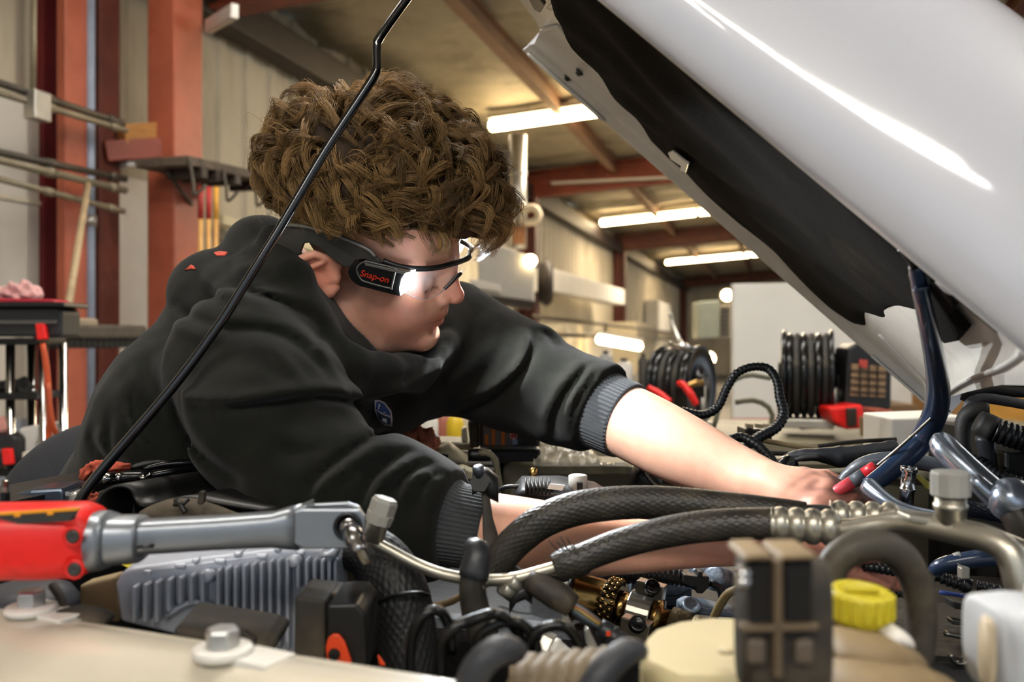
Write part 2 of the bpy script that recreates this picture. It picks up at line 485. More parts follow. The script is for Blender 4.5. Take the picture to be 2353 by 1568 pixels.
# white boxed panel with a sill between the columns
g = MB(); p0, p1 = WP(262, 395, 0.12), WP(402, 395, 0.12)
zt = p0[2]; s0, s1 = SO(p0)[0], SO(p1)[0]
g.box(W3((s0+s1)/2, 0.06, zt/2+0.55), (s1-s0, 0.1, zt-1.1), AXW)
pan = struct(g.build('wall_panel', m_whiteenamel, bevel=0.01))
g = MB(); a, b = WP(262, 376, 0.22), WP(405, 366, 0.30)
g.box((a+b)/2, (np.linalg.norm(b-a), 0.2, 0.05), rot_ax(b-a)); struct(g.build('trim_sill', m_whiteenamel, bevel=0.008))
# white pegboard on the wall at the far end of the bay
s0, s1 = SO(WP(-220, 500, 0.08))[0], SO(WP(150, 500, 0.08))[0]
z0, z1 = WP(60, 690, 0.08)[2], WP(60, 235, 0.08)[2]
m_peg = M('pegboard_white', 'cfc8ba', 0.7, var=0.05, scale=3)
g = MB(); g.box(W3((s0+s1)/2, 0.05, (z0+z1)/2), (s1-s0, 0.05, z1-z0), AXW)
struct(g.build('wall_pegboard', m_peg, bevel=0.004))
g = MB(); g.box(W3((s0+s1)/2, 0.08, WP(60, 462, 0.08)[2]), (s1-s0, 0.012, 0.02), AXW); struct(g.build('trim_pegboard', M('cream_strip', 'c9bfa6', 0.6)))
# blue-grey painted band low on the wall
g = MB(); g.box(W3(s_of(330), 0.026, 0.48), (6.5, 0.012, 0.96), AXW)
wl2 = M('bluegrey_dado', '9aa0a6', 0.65, var=0.1, scale=3, col2='b9b4a6', mix2=0.6)
struct(ribbed(s_of(-200), s_of(560), 0, WP(300, 935, 0)[2], 0.305, 0.022, 0.012).build('wall_dado', wl2))
# cream corrugated strip with chalked marks
m_cream = M('cream_sheet', 'd6c9a4', 0.6, var=0.1, scale=3, col2='c2b184', mix2=0.62, stretch=(1, 1, 0.2))
struct(ribbed(s_of(118), s_of(400), WP(300, 935, 0)[2], WP(300, 786, 0)[2], 0.16, 0.02, 0.014).build('wall_cream', m_cream))
def stroke(pts, off, r, mat, name, lab):
    c = crom([WP(x, y, off) for x, y in pts], 6)
    g = MB(); g.tube(c, r, 6, ell=(1, 1)); return tag(g.build(name, mat), lab, 'writing')
m_chalk = M('red_marker', 'd98a6a', 0.8, var=0.2, scale=20)
stroke([(186, 828), (196, 824), (192, 834), (206, 826), (214, 829)], 0.05, 0.006, m_chalk, 'marker_scrawl', 'upper red marker scrawl on the cream wall sheet')
stroke([(190, 858), (200, 861), (210, 855), (222, 850)], 0.05, 0.006, m_chalk, 'marker_scrawl', 'lower red marker scrawl on the cream wall sheet')

# ------------------------------------------------------------------ ceiling fluorescent lights
def tube_light(px0, py0, px1, d0, label, gap_px=None, depth_n=2.4):
    a = P(px0, py0, d0)
    dirn = WN+np.array([0, 0, SLOPE]); dirn /= np.linalg.norm(dirn)
    th = thing('fluorescent_light', label, 'light', a, 'fluorescent ceiling lights')
    n = 2 if depth_n > 2 else 1
    for k in range(n):
        L = depth_n/n; s = a+dirn*(k*L); e = s+dirn*(L-0.05)
        MB().tube([s, s+dirn*0.02, e-dirn*0.02, e], [0.03, 0.055, 0.055, 0.03], 12).build('tube', m_tube, th)
    c = a+dirn*(depth_n/2)+UP*0.085
    g = MB(); g.box(c, (depth_n, 0.16, 0.05), rot_ax(dirn)); g.build('housing', m_whiteenamel, th, bevel=0.01)
    ld = bpy.data.lights.new('tube_glow', 'AREA'); ld.shape = 'RECTANGLE'; ld.size = depth_n; ld.size_y = 0.14
    ld.energy = 330; ld.color = (1.0, 0.86, 0.66)
    lo = bpy.data.objects.new('tube_glow', ld); C.objects.link(lo); lo.parent = th
    lo.location = Vector(dirn*depth_n/2-UP*0.08); lo.rotation_euler = Euler((0, 0, math.atan2(WN[1], WN[0])))
    for q in (0.12, 0.88):
        p = a+dirn*depth_n*q+UP*0.1
        off = SO(p)[1]
        MB().tube([p, np.array([p[0], p[1], zr(off)])], 0.006, 6).build('hanger', m_conduitd, th)
    return th
tube_light(1125, 291, 1360, 9.3, 'bright ceiling tube light nearest the curly hair, cut off by the hood edge', depth_n=3.4)
tube_light(1380, 513, 1630, 17.0, 'bright ceiling tube light above the second red rafter, middle of the row', depth_n=3.6)
tube_light(1530, 604, 1745, 25.4, 'smallest bright ceiling tube light, above the third rafter', depth_n=4.6)
# unseen tube lights added to light the scene; one follows the hood's reflection
for k, (s, o) in enumerate(((1.2, 1.6), (-2.2, 1.4), (1.2, 5.6), (-1.9, 3.2), (5.0, 5.6), (3.3, 1.2))):
    p = W3(s, o, zr(o)-0.42)
    lab_ = ('added overhead tube light between the first purlins, above the hair', 'added overhead tube light behind the viewer near the wall', 'added overhead tube light above the hood', 'overhead tube light behind the viewer over the open bay', 'added overhead tube light beyond the hood', 'added overhead tube light over the shelf cart')[k]
    th = thing('fluorescent_light', lab_, 'light', p, 'fluorescent lights overhead')
    dirn = WN+np.array([0, 0, SLOPE]); dirn /= np.linalg.norm(dirn)
    for q in range(2):
        s_ = p+dirn*(q*1.2); e_ = s_+dirn*1.15
        MB().tube([s_, s_+dirn*0.02, e_-dirn*0.02, e_], [0.03, 0.05, 0.05, 0.03], 12).build('tube', m_tubec, th)
    g = MB(); g.box(p+dirn*1.2+UP*0.085, (2.4, 0.16, 0.05), rot_ax(dirn)); g.build('housing', m_whiteenamel, th, bevel=0.01)
    ld = bpy.data.lights.new('tube_glow', 'AREA'); ld.shape = 'RECTANGLE'; ld.size = 2.4; ld.size_y = 0.14
    ld.energy = 44; ld.color = (1.0, 0.965, 0.92)
    lo = bpy.data.objects.new('tube_glow', ld); C.objects.link(lo); lo.parent = th
    lo.location = Vector(dirn*1.2-UP*0.07)
    lo.rotation_euler = Euler((0, 0, math.atan2(WN[1], WN[0])))
# task light low on the back wall
t2 = thing('task_light', 'glowing tube light low on the wall above the white bins', 'light', P(1372, 790, 13))
a, b = P(1372, 779, 13), P(1474, 797, 13.3)
MB().tube([a, a*0.96+b*0.04, a*0.04+b*0.96, b], [0.03, 0.062, 0.062, 0.03], 12).build('tube', m_tube, t2)
g = MB(); g.box((a+b)/2+UP*0.09, (np.linalg.norm(b-a), 0.1, 0.05), rot_ax(b-a)); g.build('housing', m_whiteenamel, t2)
for (x, y, d, lab) in ((1669, 679, 14, 'small round glowing lamp beside the white board top'), (1627, 824, 12, 'small glowing lamp behind the hose reel')):
    t3 = thing('bulkhead_lamp', lab, 'lamp', P(x, y, d))
    MB().lathe([(0, 0.02), (0.01, 0.07), (0.05, 0.085), (0.09, 0.06), (0.10, 0.0)], P(x, y, d), (0, -1, 0), 16).build('glass', m_tube, t3)
    MB().lathe([(0, 0.10), (0.03, 0.10), (0.035, 0.085)], P(x, y, d)+np.array([0, 0.03, 0]), (0, -1, 0), 16).build('backplate', m_galv, t3)
# ------------------------------------------------------------------ the truck: hood, fenders, engine bay
m_white = M('white_paint', 'cccdd3', 0.30, var=0.02, scale=3, coat=0.9)
m_whitein = M('white_inner_paint', 'd3d0c8', 0.42, var=0.08, scale=9, col2='a9a294', mix2=0.70, coat=0.2)
m_cream_p = M('fender_dusty_white', 'd0c7b2', 0.30, var=0.06, scale=7, col2='b49c7c', mix2=0.72, coat=0.9)
m_liner = M('hood_liner_felt', '12110f', 0.95, var=0.35, scale=7, col2='2e281c', mix2=0.70, sharp=0.1, bump=0.5, bscale=240, spec=.1)
m_olive = M('bay_primer', '77705a', 0.55, var=0.14, scale=6, col2='504a38', mix2=0.62, bump=0.1)
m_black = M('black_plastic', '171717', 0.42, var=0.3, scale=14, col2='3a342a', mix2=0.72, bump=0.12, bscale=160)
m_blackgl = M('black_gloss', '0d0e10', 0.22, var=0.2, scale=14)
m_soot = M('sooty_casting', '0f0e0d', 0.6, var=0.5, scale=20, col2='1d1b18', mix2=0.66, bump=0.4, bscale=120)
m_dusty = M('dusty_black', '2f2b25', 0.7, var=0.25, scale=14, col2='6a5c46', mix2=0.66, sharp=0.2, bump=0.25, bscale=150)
m_slot = M('slot_dark', '15120f', 0.9, var=0.1)

f0, f1 = P(1200, 115, 1.5), P(2150, 950, 1.35)
n0, n1 = np.array([-.05, .695, .356+CAMH]), np.array([.45, .545, -.127+CAMH])
HQ = np.cross(n0-f0, f1-f0); HQ /= np.linalg.norm(HQ)
if HQ[2] < 0: HQ = -HQ
def HS(t, v, q=0.0): return (f0*(1-t)+f1*t)*(1-v)+(n0*(1-t)+n1*t)*v+HQ*q
def HP(px, py, q=0.0):
    r = P(px, py, 1.0)-np.array([0, 0, CAMH]); o = np.array([0, 0, CAMH]); x = np.array([.5, .5, 1.0])
    for _ in range(12):
        fn = lambda x: HS(x[0], x[1], q)-o-r*x[2]
        J = np.stack([(fn(x+np.eye(3)[k]*1e-5)-fn(x))/1e-5 for k in range(3)], 1)
        x = x-np.linalg.solve(J, fn(x))
    return x
def h_front(v):
    return float(np.interp(v, [0, .06, .16, .28, .45, .6, .8, 1.0], [0.0, .02, .016, -.03, -.09, -.12, -.12, -.1]))
def h_rear(v): return float(np.interp(v, [0, .33, .78, .92, 1.05], [1.0, .92, .83, .81, .80]))
hood = thing('truck_hood', 'raised white truck hood with a black felt liner underneath', 'hood', HS(1, 0.5))
# outer skin with deep rolled sides
prof = [(0.0, 0.0), (-.012, .012), (-.02, .05), (-.015, .10), (.02, .145), (.10, .19), (.3, .225), (.5, .24), (.68, .236), (.80, .222), (.88, .198), (.935, .165), (.972, .128), (.996, .09), (1.010, .055), (1.016, .03), (1.012, .012), (1.006, .003), (1.0, 0.0)]
prof = crom(prof, 4)
h_end = lambda v: h_rear(v)+.02+.45*min(1, max(0, (v-.55)/.3))
G = [[HS(h_front(v)+(h_end(v)-h_front(v))*a, v, q) for v, q in prof] for a in np.linspace(0, 1, 34)]
MB().grid(G).build('outer_skin', m_white, hood)
# inner pressed panel
def q_in(t, v):
    e = min(v, 1.0-v)
    q = float(np.interp(e, [0, .014, .03, .055, .09, .13], [0.0, .001, .013, .014, .03, .034]))
    r = h_rear(v)-t
    q2 = float(np.interp(r, [0, .02, .04, .16, .22], [0.001, .004, .014, .016, .034]))
    return min(q, q2)
vs_ = np.concatenate([np.linspace(0, .14, 15), np.linspace(.16, .84, 24), np.linspace(.86, 1, 15)])
G = []
for a in np.concatenate([np.linspace(0, .7, 30), np.linspace(.715, 1, 26)]):
    row = []
    for v in vs_:
        t = h_front(v)+(h_rear(v)-h_front(v))*a
        row.append(HS(t, v, q_in(t, v)))
    G.append(row)
MB().grid(G).build('inner_panel', m_whitein, hood)
# felt liner: pillowed sheet with a scalloped edge
def l_edge(t):
    return float(np.interp(t, [.10, .135, .18, .228, .27, .313, .36, .395, .45, .528, .60, .68, .74, .80], [.60, .44, .40, .287, .24, .122, .10, .125, .07, .04, .035, .05, .03, .06]))
rnd = np.random.RandomState(4)
G = []
for t0 in np.linspace(0, 1, 70):
    row = []
    for b in np.linspace(0, 1, 60):
        v = .04+(.96-.04)*b
        t1 = .80-.085*v+.012*math.sin(v*19)
        t = .10+(t1-.10)*t0
        ve = l_edge(t)
        v = ve+(.955-ve)*b
        q = .0135+.0026*math.sin(t*17+v*6+1.5*math.sin(v*9))*math.sin(v*13-t*5)+.0016*math.sin(t*29+5*math.sin(v*7))+.001*math.sin(v*31+t*20)
        e = min(b, 1-b, t0, 1-t0)
        q += .014*max(0, 1-e/.05)**2
        row.append(HS(t, v, q))
    G.append(row)
MB().grid(G).build('liner', m_liner, hood, solid=0.004)
# loose liner flap by the washer hose
fl_ = [(2138, 640), (2180, 668), (2196, 700), (2186, 722), (2208, 748), (2222, 760), (2204, 782), (2172, 788), (2152, 760), (2128, 700)]
MB().prism([HS(*HP(x, y, .006)[:2], .004) for x, y in fl_], HQ*0.008).build('liner_flap', m_liner, hood, bevel=0.002)
# pressed beads, slot, hook tab, bumpers
def hstrip(pts, q, r, name, mat, n=6, ell=(1, .5)):
    pp = []
    for x, y in pts:
        t, v, _ = HP(x, y, q)
        v = min(max(v, .014), .985); t = min(max(t, h_front(v)+.012), h_rear(v)-.012)
        pp.append(HS(t, v, q_in(t, v)-.0005))
    c = crom(pp, n)
    return MB().tube(c, r, 8, ell=ell).build(name, mat, hood)
hstrip([(1960, 790), (2050, 868), (2146, 936)], .012, .004, 'bead', m_whitein)
hstrip([(2020, 770), (2090, 838), (2130, 880), (2120, 905)], .014, .004, 'bead', m_whitein)
hstrip([(2160, 940), (2230, 885), (2310, 838), (2353, 818)], .008, .005, 'bead', m_whitein)
hstrip([(2074, 862), (2105, 889)], .012, .0035, 'drain_slot', m_slot)
hstrip([(2240, 640), (2216, 668), (2212, 694), (2234, 724), (2290, 776), (2330, 800), (2380, 812)], .004, .0035, 'bead', m_white, ell=(1, .3))
hstrip([(2213, 735), (2234, 758)], -.001, .0028, 'drain_slot', m_slot)
hstrip([(2226, 668), (2222, 694), (2248, 728), (2296, 772)], -.001, .0016, 'seam', m_slot)
for x, y in ((1317, 183), (1309, 199)):
    t, v, _ = HP(x, y, .012)
    v = max(v, .03)
    MB().lathe([(0, .0075), (.002, .0075), (.003, .005), (.006, .0045), (.007, .002)], HS(t, v, q_in(t, v)+.001), -HQ, 14).build('bumper', m_black, hood)
tb = [(1534, 352), (1544, 348), (1582, 378), (1576, 398), (1560, 392), (1564, 382), (1540, 366)]
MB().prism([HS(*HP(x, y, .004)[:2], .004) for x, y in tb], HQ*0.003).build('hook_tab', m_whitein, hood, bevel=0.001)
gr = [(1215, 0), (1232, -10), (1250, 12), (1240, 30), (1226, 22)]
MB().prism([HS(*HP(x, y, .004)[:2], .004) for x, y in gr], HQ*0.004).build('latch_plate', M('latch_grey', '6e6a64', 0.5, metal=0.5), hood, bevel=0.001)
for pts in ([(1240, 50), (1268, 20), (1290, 60), (1306, 78)], [(1225, 95), (1262, 92), (1290, 118), (1324, 150)], [(1205, 128), (1300, 215), (1400, 300)]):
    hstrip(pts, .012, .006, 'pressing', m_whitein)

# near fender rail
A, B = P(-160, 1378, .66), P(1260, 1604, .43)
dirF = B-A; dirF[2] = 0; dirF /= np.linalg.norm(dirF)
outF = np.array([dirF[1], -dirF[0], 0])
if outF[1] > 0: outF = -outF
prof = [(-.012, -.05), (-.004, -.004), (.004, .001), (.018, .002), (.030, 0), (.040, -.007), (.050, -.018), (.068, -.027), (.10, -.035), (.145, -.050), (.20, -.085), (.24, -.15), (.255, -.30), (.25, -.62)]
prof = crom(prof, 4)
fender = thing('truck_fender', 'dusty white fender rail with two bolts under the red ratchet', 'fender', A+outF*.1-UP*.6)
ts = np.linspace(-.15, 1.1, 40)
G = [[A+(B-A)*t+outF*o+UP*z for o, z in prof] for t in ts]
MB().grid(G).build('rail_skin', m_cream_p, fender)
m_zinc = M('zinc_bolt', 'c3c3c0', 0.33, metal=0.8, var=0.15, scale=40)
def on_rail(px, py):
    r = P(px, py, 1)-np.array([0, 0, CAMH]); o = np.array([0, 0, CAMH])
    nrm = np.cross(B-A, outF); t = ((A-o)@nrm)/(r@nrm)
    return o+r*t+UP*.003
for (x, y) in ((72, 1420), (512, 1520)):
    p = on_rail(x, y)
    g = MB(); g.lathe([(0, .0155), (.003, .0165), (.005, .0155), (.0055, .011)], p, UP, 28)
    w = g.build('washer', m_whiteenamel, fender)
    b_ = MB(); b_.lathe([(0, .0095), (.010, .0095), (.0115, .008)], p+UP*.004, UP, 6, smooth=False); b_.build('bolt', m_zinc, fender, bevel=.0008)
    q = p+dirF*.022-outF*.006
    MB().box(q, (.028, .024, .004), [dirF, outF, UP]).build('clip_nut', m_whiteenamel, fender, bevel=.001)
    MB().box(q+dirF*.012-UP*.006, (.012, .02, .012), [dirF, outF, UP]).build('clip_tongue', m_galv, fender, bevel=.001)

# far fender and bay walls
truck = thing('truck_engine_bay', 'olive and black engine bay of the truck beyond the hoses', 'truck', P(1300, 1560, 1.0)-UP*.3)
zf = lambda py, d: CAMH-(py-784)/FPX*d
def bay_box(name, x0, x1, d, y0, y1, thick, mat, bevel=.008):
    a = P(x0, y0, d); b = P(x1, y1, d)
    return MB().box((a+b)/2+np.array([0, thick/2, 0]), (abs(b[0]-a[0]), thick, abs(a[2]-b[2])), None).build(name, mat, truck, bevel=bevel)
bay_box('inner_fender', 1150, 1462, 1.36, 1066, 1640, .10, m_olive, .015)
bay_box('inner_fender', 1468, 2300, 1.40, 1062, 1640, .10, m_olive, .015)
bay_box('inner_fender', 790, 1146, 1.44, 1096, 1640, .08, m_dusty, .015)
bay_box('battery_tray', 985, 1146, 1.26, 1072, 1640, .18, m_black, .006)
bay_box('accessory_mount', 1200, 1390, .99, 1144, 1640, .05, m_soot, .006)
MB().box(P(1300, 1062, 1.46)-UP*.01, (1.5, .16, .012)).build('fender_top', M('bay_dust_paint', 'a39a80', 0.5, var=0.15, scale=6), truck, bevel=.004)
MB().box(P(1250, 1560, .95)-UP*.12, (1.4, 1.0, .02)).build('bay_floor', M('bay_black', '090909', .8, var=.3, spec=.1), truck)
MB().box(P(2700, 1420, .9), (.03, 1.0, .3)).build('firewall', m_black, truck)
MB().box(P(-40, 1420, .84)-UP*.10, (.08, .46, .42), [WN, WD, UP]).build('radiator_support', m_black, truck)
# prop rod
rod_rows = [(174, 1166, .86, 12), (225, 1092, .862, 12), (395, 893, .875, 11.5), (500, 752, .885, 11), (562, 655, .892, 11), (640, 530, .90, 10.8), (745, 352, .912, 10.5), (835, 214, .92, 10.4), (861, 172, .922, 10.4), (866, 150, .924, 10.4), (866, 110, .928, 10.4), (874, 84, .93, 10.4), (932, 2, .94, 10), (1010, -110, .95, 10), (1120, -290, .97, 10)]
rod = pxtube(rod_rows, 5, 14).build('prop_rod', M('rod_black', '101114', 0.18, var=0.25, scale=25, coat=0.6))
tag(rod, 'long bent black prop rod holding the hood up, crossing the dark hoodie', 'rod')
# ------------------------------------------------------------------ the young mechanic
m_skin = M('skin', 'e8b095', 0.45, var=0.06, scale=60, sss=0.35, attr='Col', bump=0.05, bscale=500, spec=0.4)
m_hoodie = M('hoodie_fleece', '191a17', 0.95, var=0.22, scale=26, col2='26251f', mix2=0.66, sharp=0.2, bump=0.22, bscale=1600, sheen=0.10, spec=0.05)
m_rib = M('rib_knit', '3c3e40', 0.9, var=0.15, scale=40, bump=0.3, bscale=900, sheen=0.3, spec=0.2)
m_hair = M('brown_hair', '9b7b4f', 0.42, var=0.15, scale=30, attr='Col', spec=0.35)
m_hairbase = M('hair_under', '3a2a19', 0.8, var=0.3, scale=60, bump=0.6, bscale=120)
m_trouser = M('work_trousers', '1f2127', 0.9, var=0.2, scale=20, bump=0.3, bscale=400)

# head frame: forward, up, side (towards the viewer)
_p, _y, _r = math.radians(17), math.radians(11), math.radians(20)
HF = np.array([math.cos(_p)*math.cos(_y), -math.cos(_p)*math.sin(_y), -math.sin(_p)])
HU = np.array([math.sin(_p)*math.cos(_y), -math.sin(_p)*math.sin(_y), math.cos(_p)])
HSd = np.cross(HU, HF)
if HSd[1] > 0: HSd = -HSd
HU, HSd = HU*math.cos(_r)+HSd*math.sin(_r), HSd*math.cos(_r)-HU*math.sin(_r)
HO = P(775, 635, 1.05)-HSd*.074
HB = np.array([HF, HU, HSd])
def LW(a, b, c): return HO+HF*a+HU*b+HSd*c
def LP(px, py, c):
    """point on the plane 'side = c' of the head seen at that pixel"""
    r = P(px, py, 1.0)-np.array([0, 0, CAMH]); o = np.array([0, 0, CAMH])
    t = ((HO+HSd*c-o)@HSd)/(r@HSd)
    return o+r*t
def head_sdf(p):
    q = (p-HO)@HB.T
    m = q.copy(); m[:, 2] = np.abs(m[:, 2])
    d = s_ell(m, (.012, .062, 0), (.100, .088, .077))
    d = smin(d, s_ell(m, (.056, -.006, 0), (.056, .080, .064)), .02)
    d = smin(d, s_ell(m, (.078, -.034, 0), (.031, .040, .036)), .015)
    d = smin(d, s_cone(m, (.002, -.052, .050), (.050, -.077, .034), .015, .015), .022)
    d = smin(d, s_cone(m, (.050, -.077, .034), (.088, -.072, .008), .015, .0165), .018)
    d = smin(d, s_ell(m, (.092, -.073, 0), (.0165, .0175, .019)), .010)
    d = smin(d, s_ell(m, (.058, -.026, .036), (.036, .044, .029)), .02)
    d = smin(d, s_cone(m, (.040, .002, .058), (.080, -.002, .046), .012, .014), .02)
    d = smin(d, s_cone(m, (.101, .030, .010), (.082, .033, .044), .0105, .011), .016)
    d = smax(d, -(s_ell(m, (.112, .006, .031), (.018, .0135, .0175))), .014)
    d = smin(d, s_ell(m, (.086, .006, .031), (.0145, .0125, .0165)), .004)            # lids
    d = smin(d, s_cone(m, (.109, .022, 0), (.1195, -.006, 0), .0070, .0088), .010)
    d = smin(d, s_ell(m, (.1205, -.0095, 0), (.0118, .0108, .0110)), .005)
    d = smin(d, s_cone(m, (.104, .012, .004), (.106, -.012, .009), .008, .0085), .008)
    d = smin(d, s_ell(m, (.1035, -.0165, .0130), (.0150, .0088, .0082)), .005)
    d = smax(d, -(s_ell(m, (.110, -.0225, .0075), (.0065, .004, .0035))), .004)
    d = smin(d, s_cone(m, (.104, -.022, 0), (.1050, -.033, 0), .0085, .0085), .008)
    d = smin(d, s_cone(m, (.0865, -.0425, .0250), (.1065, -.0370, .005), .0040, .0064), .0045)
    d = smin(d, s_cone(m, (.0865, -.0440, .0235), (.1040, -.0485, .002), .0044, .0078), .005)
    d = smax(d, -(s_cone(m, (.0840, -.0428, .0290), (.1135, -.0424, 0), .0017, .0015)), .0035)
    d = smax(d, -(s_ell(m, (.1060, -.0590, 0), (.010, .004, .02))), .008)
    # ear
    rim = [(.000, .012, .074), (-.010, .021, .082), (-.024, .024, .090), (-.037, .016, .094), (-.042, .002, .093), (-.036, -.010, .089), (-.022, -.018, .084), (-.008, -.021, .079), (.000, -.014, .074)]
    d = smin(d, s_ell(m, (-.019, .001, .082), (.0235, .0215, .0055), rot_ax((.97, .0, -.26), (0, 1, 0))[[0, 2, 1]]), .004)
    d = smin(d, s_chain(m, np.array(rim), [.0042, .0045, .0048, .0048, .0046, .0046, .0052, .0062, .005]), .004)
    d = smax(d, -(s_ell(m, (-.012, .002, .093), (.0125, .0125, .010))), .004)
    d = smin(d, s_chain(m, np.array([(-.014, .016, .087), (-.027, .006, .089), (-.024, -.008, .086), (-.012, -.014, .082)]), [.003, .0035, .0035, .0035]), .003)
    d = smin(d, s_ell(m, (-.001, -.001, .075), (.006, .008, .005)), .004)
    d = smin(d, s_ell(m, (-.006, -.020, .078), (.008, .0075, .0055)), .004)
    d = smin(d, s_cone(m, (-.012, -.050, 0), (-.075, -.170, 0), .052, .060), .02)
    d = smin(d, s_cone(m, (.030, -.075, 0), (-.010, -.150, 0), .028, .035), .03)
    return d
def head_cols(V):
    q = (V-HO)@HB.T; q[:, 2] = np.abs(q[:, 2])
    col = np.ones((len(V), 3))
    def blend(w, c):
        w = np.clip(w, 0, 1)[:, None]
        col[:] = col*(1-w)+col*np.array(c)*w
    g = lambda c, r: np.exp(-np.sum(((q-np.array(c))/np.array(r))**2, 1))
    blend(g((.062, -.03, .055), (.03, .03, .03))*.75, (1.0, .80, .76))
    blend(g((-.02, .0, .085), (.03, .03, .02))*.9, (1.02, .72, .66))
    blend(g((.125, -.012, 0), (.016, .016, .02))*.7, (1.0, .82, .80))
    lip = np.minimum(g((.107, -.0375, .006), (.013, .0050, .018))+g((.105, -.0480, .006), (.013, .0058, .018)), 1)
    blend(lip*1.0, (.80, .50, .50))
    blend(g((.105, -.0425, .010), (.024, .0013, .02))*.9, (.45, .25, .25))
    brow = np.exp(-((q[:, 1]-.036-.12*(q[:, 0]-.095))/.0042)**2)*(q[:, 0] > .072)*(q[:, 2] > .008)*(q[:, 2] < .05)
    blend(brow*.85, (.34, .24, .16))
    lash = np.exp(-((q[:, 1]-.0005)/.0018)**2)*(q[:, 0] > .085)*(np.abs(q[:, 2]-.031) < .014)
    blend(lash*.9, (.2, .13, .1))
    return col
SKV, SKQ, SKC = [], [], []
def body_piece(f, lo, hi, h, cols, refine=1, sm=1):
    V, Q = nets(f, lo, hi, h, refine)
    V = lap(V, Q, sm)
    off = sum(len(v) for v in SKV)
    SKV.append(V); SKQ.append(Q+off); SKC.append(cols(V))
ctr = HO
body_piece(head_sdf, ctr-np.array([.19, .17, .20]), ctr+np.array([.19, .17, .22]), .0019, head_cols)

# ---- arms and hands
far_arm, far_r = PX([(1200, 885, 1.26, 50), (1330, 930, 1.20, 66), (1435, 966, 1.15, 78), (1560, 1030, 1.10, 78), (1690, 1088, 1.05, 60), (1770, 1118, 1.01, 47)])
def dense(a, r, n=6):
    q = crom(np.hstack([a, r[:, None]]), n); return q[:, :3], q[:, 3]
far_arm, far_r = dense(far_arm, far_r, 4)
far_r = far_r-.002
def far_hand_sdf(p):
    d = s_chain(p, far_arm, far_r, .014)
    W = P(1772, 1120, 1.01)
    kn = PX([(1886, 1112, .985), (1900, 1132, .968), (1893, 1153, .957), (1872, 1172, .952)])
    for i, k in enumerate(kn):
        o = W+np.array([0, -.008+.006*i, .008-.008*i])
        d = smin(d, s_cone(p, o, k, .0165, .0122), .014)
    d = smin(d, s_ell(p, P(1838, 1132, .985), (.030, .020, .021)), .018)
    fing = [[(1886, 1112, .985, 25), (1948, 1128, .968, 20), (1992, 1150, .972, 18), (1998, 1186, .985, 16)],
            [(1900, 1132, .968, 25), (1962, 1148, .950, 21), (1998, 1172, .955, 19), (1992, 1204, .970, 17)],
            [(1893, 1153, .957, 25), (1950, 1172, .938, 21), (1980, 1200, .942, 19), (1968, 1226, .958, 17)],
            [(1872, 1172, .952, 22), (1918, 1194, .932, 18), (1945, 1216, .936, 16), (1935, 1238, .95, 14)]]
    for fg in fing:
        a, r = PX(fg); d = smin(d, s_chain(p, a, r, .004), .006)
    a, r = PX([(1795, 1108, 1.015, 34), (1845, 1102, 1.025, 27), (1900, 1102, 1.02, 21), (1948, 1116, 1.0, 17)])
    d = smin(d, s_chain(p, a, r, .006), .010)
    for k in kn:
        d = smin(d, np.linalg.norm(p-(k+np.array([0, -.004, .006])), axis=1)-.0075, .008)
    return d
def vnoise(p, s):
    x = p*s
    return (np.sin(x[:, 0]*1.0+1.7*np.sin(x[:, 1]*.8+x[:, 2]*.6))+np.sin(x[:, 1]*1.3+1.3*np.sin(x[:, 2]*.9-x[:, 0]*.7))+np.sin(x[:, 2]*1.1+1.5*np.sin(x[:, 0]*.9+x[:, 1]*.5)))/3
def arm_cols(V):
    q = topx(V)
    col = np.ones((len(V), 3))*np.array([1.08, 1.14, 1.16])
    hand = np.clip((q[:, 0]-1780)/90, 0, 1)*(q[:, 1] < 1245)
    col *= 1-hand[:, None]*np.array([.04, .14, .10])
    gr = np.clip(vnoise(V, 260)*.9+.35+np.clip((q[:, 0]-1890)/60, 0, 1)*.6, 0, 1)*hand
    col *= 1-gr[:, None]*np.array([.55, .58, .58])
    tip = np.clip((q[:, 0]-1888)/45, 0, 1)
    col *= 1-tip[:, None]*np.array([.74, .80, .82])
    return col
body_piece(far_hand_sdf, np.minimum(far_arm.min(0), P(2000, 1240, .95))-.05, np.maximum(far_arm.max(0), P(2010, 1080, 1.03))+np.array([.05, .05, .06]), .0024, arm_cols, 1, 7)
near_arm, near_r = PX([(800, 1150, .88, 60), (1000, 1200, .855, 74), (1115, 1222, .838, 81), (1260, 1238, .822, 76), (1430, 1255, .81, 58), (1600, 1252, .803, 46), (1740, 1250, .80, 40)])
near_arm, near_r = dense(near_arm, near_r, 4)
near_r = near_r-.002
def near_hand_sdf(p):
    d = s_chain(p, near_arm, near_r, .014)
    d = smin(d, s_ell(p, P(1830, 1262, .80), (.036, .020, .020)), .02)
    for fg in [[(1900, 1262, .80, 25), (1965, 1272, .82, 20), (2030, 1288, .845, 18), (2066, 1312, .86, 16)],
               [(1895, 1285, .805, 25), (1955, 1318, .83, 20), (2030, 1338, .85, 18), (2080, 1350, .865, 16)],
               [(1880, 1305, .81, 24), (1925, 1345, .835, 20), (1985, 1362, .855, 18), (2030, 1372, .87, 15)],
               [(1860, 1315, .82, 21), (1890, 1360, .845, 17), (1935, 1385, .86, 15), (1970, 1395, .875, 13)],
               [(1810, 1235, .815, 28), (1870, 1225, .84, 22), (1930, 1240, .86, 19), (1965, 1262, .875, 16)]]:
        a, r = PX(fg); d = smin(d, s_chain(p, a, r, .004), .007)
    return d
